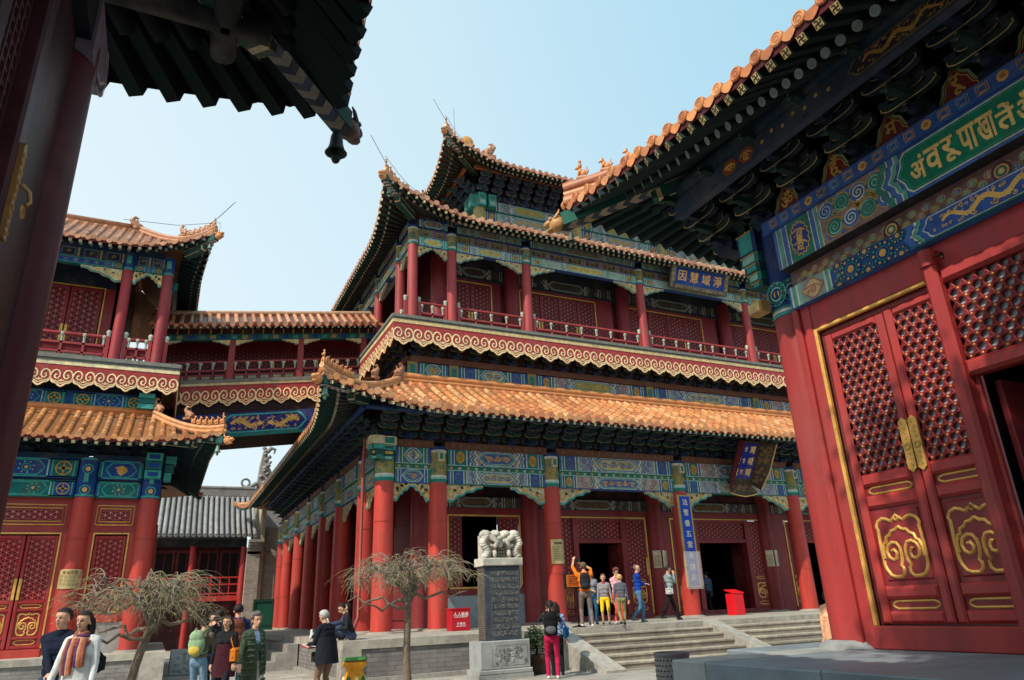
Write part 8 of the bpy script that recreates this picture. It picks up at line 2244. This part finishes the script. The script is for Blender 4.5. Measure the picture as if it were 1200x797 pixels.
# =============================================================== weeping pagoda trees
def weeping_tree(label, x, y, zf, rad, top, lean, seed, tr=0.055):
    r2 = random.Random(seed)
    t = thing('weeping_tree', label, 'tree', (x, y, 0), 'bare weeping trees in front of the pavilions')
    q = MB(); pts = []
    for k in range(9):
        f = k / 8; pts.append(Vector((x + lean[0] * f + 0.03 * math.sin(f * 5 + seed), y + lean[1] * f, zf * f)))
    q.tube(pts, [tr * (1.25 - 0.35 * k / 8) for k in range(9)], BARK, S(126, 112, 98), 10)
    for k in range(5): q.blob(pts[-1] + Vector((r2.uniform(-0.05, 0.05), r2.uniform(-0.05, 0.05), r2.uniform(-0.03, 0.06))), tr * 1.2, BARK, S(112, 100, 88), 8, None, 0.15)
    q.build('trunk', t)
    fk = pts[-1]; q = MB(); tw = MB(); lf = MB()
    def twig(p, d, ln_, r):
        n = 5; P_ = [p.copy()]; v = d.copy()
        for _ in range(n):
            v = (v + Vector((r2.uniform(-0.45, 0.45), r2.uniform(-0.45, 0.45), -0.30))).normalized(); P_.append(P_[-1] + v * ln_ / n)
        tw.tube(P_, [r, r * 0.9, r * 0.8, r * 0.65, r * 0.5, r * 0.3], BARK, r2.choice([S(176, 164, 142), S(146, 136, 112), S(136, 134, 100), S(160, 150, 128)]), 4, False)
        if r2.random() < 0.4:
            for _ in range(3):
                c = P_[r2.randint(2, n)]; a = Vector((r2.uniform(-1, 1), r2.uniform(-1, 1), r2.uniform(-1.4, 0))).normalized() * 0.05; b_ = a.orthogonal().normalized() * 0.008
                lf.add([c, c + a * 0.5 + b_, c + a, c + a * 0.5 - b_], [(0, 1, 2, 3)], LEAF, r2.choice([S(126, 128, 70), S(110, 112, 60), S(140, 130, 84)]))
    nb = 14
    for i in range(nb):
        a = 2 * PI * i / nb + r2.uniform(-0.25, 0.25); R_ = rad * r2.uniform(0.4, 1.05)
        P_ = [fk.copy()]; n = 8; hgt = top - zf
        for k in range(1, n + 1):
            f = k / n; z = zf + hgt * (0.15 + 0.85 * math.sin(min(1, f * 1.25) * PI / 2 * 1.15)) * r2.uniform(0.45, 1.0) - 0.35 * hgt * max(0, f - 0.6) * 2
            aa = a + 0.45 * math.sin(f * 8 + i * 1.3)
            P_.append(Vector((fk.x + R_ * f * math.cos(aa) + r2.uniform(-0.09, 0.09), fk.y + R_ * f * math.sin(aa) + r2.uniform(-0.06, 0.06), z)))
        rr = [tr * (0.52 - 0.42 * k / n) for k in range(n + 1)]
        q.tube(P_, rr, BARK, S(128, 118, 108), 7)
        for k in range(2, n + 1):
            for _ in range(2):
                p = P_[k].lerp(P_[k - 1], r2.random()); th = a + r2.uniform(-1.3, 1.3)
                d = Vector((math.cos(th), math.sin(th), r2.uniform(0.3, 1.1))).normalized(); m_ = p + d * r2.uniform(0.08, 0.25)
                q.tube([p, p.lerp(m_, 0.5) + Vector((0, 0, 0.03)), m_], [tr * 0.2, tr * 0.16, tr * 0.12], BARK, S(140, 126, 112), 5, False)
                for _ in range(3):
                    th2 = th + r2.uniform(-0.9, 0.9); twig(m_, Vector((math.cos(th2), math.sin(th2), r2.uniform(-0.2, 0.7))).normalized(), r2.uniform(0.2, 0.66), 0.0036)
    # long contorted limbs low on the crown
    for i in range(3):
        a = (0.1, 2.6, 3.6)[i] + r2.uniform(-0.2, 0.2); P_ = [fk.copy()]
        for k in range(1, 8): P_.append(P_[-1] + Vector((math.cos(a + 0.9 * math.sin(k * 1.7)), math.sin(a) * 0.6, 0.55 * math.sin(k * 2.2 + i))).normalized() * rad * 0.15)
        q.tube(P_, [tr * (0.6 - 0.06 * k) for k in range(8)], BARK, S(128, 114, 102), 7)
    q.build('branches', t); tw.build('hanging_twigs', t); lf.build('sparse_leaves', t)
weeping_tree('bare weeping tree with straight trunk in front of the tall pavilion', 4.40, 14.0, 1.72, 1.28, 2.62, (-0.08, 0.0), 3, 0.065)
weeping_tree('bare weeping tree with leaning trunk in front of the left pavilion', -0.33, 12.5, 1.42, 1.15, 2.2, (0.25, 0.0), 8, 0.06)

# =============================================================== small things
def donation_box(label, x, y, z, w, d, h, col, slope=0.0, txt=True):
    t = thing('donation_box', label, 'box', (x, y, z)); F = south(y - d / 2)
    q = MB(); q.bbox((x - w / 2, z, -d), (x + w / 2, z + h, 0), 0.012, PLASTIC, col, F); q.build('box_body', t)
    q = MB()
    q.prism([(-d / 2 - 0.02, z + h + slope), (d / 2 + 0.02, z + h), (d / 2 + 0.02, z + h + 0.035), (-d / 2 - 0.02, z + h + slope + 0.035)], -w / 2 - 0.025, w / 2 + 0.025, PLASTIC, mulc(col, 1.1), frame((x, y, 0), (0, -1, 0))); q.build('lid', t)
    if txt:
        q = MB()
        for k, ch in enumerate('人人慈善'): q.text(ch, w * 0.2, 0.004, PAINT, S(236, 226, 220), F, 0, x + w * (-0.3 + 0.2 * k), z + h * 0.76, 1, 0.004)
        for v, f in ((0.62, 0.34), (0.2, 0.26)): q.rect(x - w * f, x + w * f, z + h * v, z + h * v + h * 0.035, 0.004, PAINT, S(230, 200, 196), F)
        for k, ch in enumerate('功德箱'): q.text(ch, w * 0.13, 0.004, PAINT, S(236, 226, 220), F, 0, x + w * (-0.16 + 0.16 * k), z + h * 0.33, 1, 0.003)
        q.build('lettering', t)
donation_box('red donation box with white writing beside the second column', 8.2, 21.3, ZP, 0.6, 0.42, 0.6, S(190, 24, 40))
donation_box('tall bright red box with sloping lid by the far doorway', 19.2, 21.6, ZP, 0.46, 0.44, 0.74, S(214, 20, 34), 0.12, False)
t = thing('notice_stand', 'orange notice board on a thin black stand at the terrace edge', 'notice stand', (10.62, 18.35, ZP))
F = south(18.4)
q = MB(); q.bbox((10.28, 1.93, -0.05), (11.06, 2.34, 0.03), 0.012, WOOD, S(40, 28, 24), F); q.build('board_frame', t)
q = MB(); q.rect(10.33, 11.01, 1.97, 2.30, 0.034, PAINT, S(206, 110, 40), F)
for k in range(6): q.rect(10.4, 10.95 - 0.1 * (k % 3), 2.24 - 0.045 * k, 2.255 - 0.045 * k, 0.037, PAINT, S(90, 50, 30), F)
q.build('board_face', t)
q = MB(); q.tube([(10.66, 18.4, ZP), (10.66, 18.4, 1.95)], 0.022, METAL, S(40, 36, 34), 8); q.build('stand_pole', t)
q = MB(); q.lathe([(0.2, 0), (0.2, 0.02), (0.05, 0.05), (0.03, 0.06)], METAL, S(36, 32, 32), 16, Matrix.Translation((10.66, 18.4, ZP))); q.build('stand_foot', t)
t = thing('glazed_planter', 'yellow glazed jar with green rim standing before the terrace', 'planter', (3.6, 15, 0))
q = MB(); q.lathe([(0.16, 0.0), (0.2, 0.08), (0.2, 0.3), (0.17, 0.46), (0.16, 0.5), (0.21, 0.53), (0.235, 0.57), (0.235, 0.61), (0.21, 0.65), (0.16, 0.64)], TILE, S(224, 150, 20), 22, Matrix.Translation((3.6, 15, 0)))
for k in range(8):
    a = k * PI / 4; q.blob((3.6 + 0.2 * math.cos(a), 15 + 0.2 * math.sin(a), 0.25), (0.05, 0.05, 0.14), TILE, S(40, 110, 50) if k % 2 else S(236, 214, 150), 8)
q.build('jar', t)
q = MB(); q.lathe([(0.235, 0.66), (0.215, 0.71), (0.18, 0.70)], TILE, S(70, 140, 60), 22, Matrix.Translation((3.6, 15, 0)))
q.build('rim', t)
q = MB(); q.lathe([(0.19, 0.69), (0.1, 0.7), (0.0, 0.7)], STONE, S(70, 110, 54), 14, Matrix.Translation((3.6, 15, 0)), True); q.build('moss', t)
t = thing('potted_shrub', 'small green shrub in a brown pot behind the stone slab', 'potted plant', (8.34, 16.5, 0))
q = MB(); q.lathe([(0.2, 0), (0.24, 0.05), (0.29, 0.3), (0.33, 0.4), (0.31, 0.42), (0.28, 0.36)], STONE, S(84, 58, 46), 18, Matrix.Translation((8.34, 16.5, 0))); q.build('pot', t)
q = MB(); r2 = random.Random(4)
for _ in range(1500):
    d = Vector((r2.gauss(0, 1), r2.gauss(0, 1), r2.gauss(0, 1))).normalized() * (r2.random() ** 0.4); p = Vector((8.34 + d.x * 0.3, 16.5 + d.y * 0.3, 0.74 + d.z * 0.34)); a = Vector((r2.uniform(-1, 1), r2.uniform(-1, 1), r2.uniform(-1, 1))).normalized() * 0.05; b_ = a.orthogonal().normalized() * 0.018
    q.add([p, p + a * 0.5 + b_, p + a, p + a * 0.5 - b_], [(0, 1, 2, 3)], LEAF, r2.choice([S(60, 84, 44), S(76, 100, 52), S(44, 66, 36), S(92, 108, 64)]))
q.build('foliage', t)
q = MB(); q.tube([(8.34, 16.5, 0.3), (8.35, 16.5, 0.7)], 0.03, BARK, S(80, 66, 52), 7); q.build('stem', t)
t = thing('bucket', 'small red bucket with gold mark at the foot of the terrace wall', 'bucket', (9.62, 17.45, 0))
q = MB(); M = Matrix.Translation((9.6, 17.3, 0)); q.lathe([(0.11, 0), (0.14, 0.28), (0.155, 0.29), (0.155, 0.31), (0.13, 0.3)], PLASTIC, S(176, 30, 32), 18, M); q.build('bucket_body', t)
q = MB(); q.disc(9.6, 0.15, 0.05, 0, PAINT, S(220, 170, 80), south(17.165), 10); q.build('mark', t)
t = thing('litter_bin', 'grey perforated metal bin beside the near platform', 'bin', (5.62, 7.55, 0))
q = MB(); M = Matrix.Translation((5.62, 7.55, 0))
n = 28; rows = 15
q.lathe([(0.205, 0.0), (0.205, 0.9)], PLASTIC, S(132, 128, 128), n, M)
for j in range(rows):
    for i in range(n):
        a = 2 * PI * (i + 0.5 * (j % 2)) / n; F2 = frame((5.62 + 0.207 * math.cos(a), 7.55 + 0.207 * math.sin(a), 0.06 + 0.056 * j), (-math.sin(a), math.cos(a), 0)); q.disc(0, 0, 0.011, 0.001, BLACK, S(30, 30, 32), F2, 6)
q.build('perforated_shell', t)
q = MB(); q.lathe([(0.212, 0.88), (0.216, 0.9), (0.212, 0.925), (0.19, 0.925), (0.19, 0.86)], PLASTIC, S(104, 98, 100), n, M); q.build('bin_rim', t)
q = MB(); q.lathe([(0.0, 0.84), (0.19, 0.84)], BLACK, S(20, 20, 22), n, M); q.build('liner', t)
# carved side block and low step west of the terrace
t = thing('stone_step', 'low grey stone steps against the west side of the terrace', 'steps', (3.4, 25.5, 0))
for k in range(3):
    q = MB(); q.box((3.05 + 0.32 * k, 24.0, 0), (3.05 + 0.32 * (k + 1) - 0.004, 27.0, 0.24 * (k + 1)), STONE, mulc(S(160, 156, 148), random.uniform(0.92, 1.05))); q.build('step', t)
t = thing('carved_block', 'carved grey marble block beside the left pavilion terrace', 'stone block', (0.9, 25, 0))
q = MB(); F = south(25.0); q.bbox((0.5, 0, -0.4), (1.3, 0.72, 0.0), 0.03, MARBLE, S(150, 158, 160), F)
for k in range(30): q.ribbon(spiral(random.uniform(0.6, 1.2), random.uniform(0.1, 0.62), 0.05, random.uniform(0, 6), 1.1, 8), 0.02, 0.002, MARBLE, S(116, 124, 126), F, False, 0.012)
q.build('block', t)
# unseen evergreen added beside the left hall so its crown shades the doors opposite
t = thing('unseen_evergreen', 'unseen cypress added beside the left hall to shade the doors opposite', 'tree', (1.7, -2.2, 0))
q = MB(); q.tube([(1.7, -2.2, 0), (1.65, -2.1, 2), (1.3, -1.7, 4.5), (0.8, -1.0, 6.6), (0.3, 0.0, 9.5)], [0.34, 0.27, 0.22, 0.17, 0.06], BARK, S(96, 82, 68), 12); q.build('trunk', t)
q = MB(); lf = MB(); r2 = random.Random(12)
for k in range(46):
    d = Vector((r2.gauss(0, 1), r2.gauss(0, 1), r2.gauss(0, 1))).normalized() * (r2.random() ** 0.45)
    c = Vector((0.0 + d.x * 2.3, 0.25 + d.y * 2.3, 8.8 + d.z * 2.3))
    q.tube([Vector((0.7, -0.8, 6.9)).lerp(Vector((0.3, 0, 9.3)), r2.random()), c], [0.05, 0.012], BARK, S(90, 78, 64), 5)
    for _ in range(190):
        p = c + Vector((r2.gauss(0, 0.27), r2.gauss(0, 0.27), r2.gauss(0, 0.2))); a = Vector((r2.uniform(-1, 1), r2.uniform(-1, 1), r2.uniform(-0.6, 1))).normalized() * 0.16; b_ = a.orthogonal().normalized() * 0.05
        lf.add([p, p + a * 0.5 + b_, p + a, p + a * 0.5 - b_], [(0, 1, 2, 3)], LEAF, r2.choice([S(44, 62, 40), S(36, 52, 34), S(58, 74, 46)]))
q.build('limbs', t); lf.build('crown', t)
# =============================================================== camera, light, world
cam = bpy.data.cameras.new('camera'); co = bpy.data.objects.new('camera', cam); COL.objects.link(co)
yw, pt_, rl = math.radians(25.978), math.radians(20.724), math.radians(-2.431)
fw = Vector((math.sin(yw) * math.cos(pt_), math.cos(yw) * math.cos(pt_), math.sin(pt_)))
rt = Vector((math.cos(yw), -math.sin(yw), 0)); up = rt.cross(fw)
r2 = rt * math.cos(rl) + up * math.sin(rl); u2 = -rt * math.sin(rl) + up * math.cos(rl)
co.matrix_world = Matrix(((r2.x, u2.x, -fw.x, 0), (r2.y, u2.y, -fw.y, 0), (r2.z, u2.z, -fw.z, 1.5), (0, 0, 0, 1)))
cam.sensor_width = 36; cam.lens = 827.31 / 1200 * 36; cam.clip_end = 3000; cam.clip_start = 0.05
scene.camera = co

SUN_DIR = Vector((0.93, 0.42, -0.97)).normalized()      # direction in which the light travels
sl = bpy.data.lights.new('sun', 'SUN'); sl.energy = 4.3; sl.angle = math.radians(0.6); sl.color = (1.0, 0.9, 0.76)
so = bpy.data.objects.new('sun', sl); COL.objects.link(so); so.location = (-20, -20, 40)
so.rotation_euler = SUN_DIR.to_track_quat('-Z', 'Y').to_euler()
w = bpy.data.worlds.new('World'); scene.world = w; w.use_nodes = True
nt = w.node_tree; N, L = nt.nodes, nt.links
bg = N['Background']
sk = N.new('ShaderNodeTexSky'); sk.sky_type = 'NISHITA'; sk.sun_disc = False
el = math.asin(-SUN_DIR.z); az = math.atan2(-SUN_DIR.x, -SUN_DIR.y)
sk.sun_elevation = el; sk.sun_rotation = az
sk.air_density = 1.0; sk.dust_density = 2.0; sk.ozone_density = 1.5
# bright hazy spring sky: the sky texture veiled by a pale haze, whiter low down and towards the west
tc = N.new('ShaderNodeTexCoord'); dt = N.new('ShaderNodeVectorMath'); dt.operation = 'DOT_PRODUCT'; dt.inputs[1].default_value = (0.6, 0.0, 0.45)
L.new(tc.outputs['Generated'], dt.inputs[0])
cr = N.new('ShaderNodeValToRGB'); cr.color_ramp.elements[0].position = 0.12; cr.color_ramp.elements[0].color = (*S(224, 241, 247), 1)
cr.color_ramp.elements[1].position = 0.72; cr.color_ramp.elements[1].color = (*S(163, 213, 235), 1)
m_ = cr.color_ramp.elements.new(0.45); m_.color = (*S(203, 231, 243), 1)
L.new(dt.outputs['Value'], cr.inputs['Fac'])
sc_ = N.new('ShaderNodeVectorMath'); sc_.operation = 'SCALE'; sc_.inputs['Scale'].default_value = 1 / 0.15 * 1.12
L.new(cr.outputs['Color'], sc_.inputs[0])
mx = N.new('ShaderNodeMix'); mx.data_type = 'RGBA'; mx.inputs['Factor'].default_value = 0.9
L.new(sk.outputs['Color'], mx.inputs['A']); L.new(sc_.outputs['Vector'], mx.inputs['B'])
L.new(mx.outputs['Result'], bg.inputs['Color'])
bg.inputs['Strength'].default_value = 0.15
scene.render.engine = 'CYCLES'
scene.view_settings.view_transform = 'Standard'; scene.view_settings.look = 'None'; scene.view_settings.exposure = 0; scene.view_settings.gamma = 1
scene.cycles.max_bounces = 6; scene.cycles.diffuse_bounces = 5; scene.cycles.glossy_bounces = 2; scene.cycles.use_denoising = True
scene.render.film_transparent = False
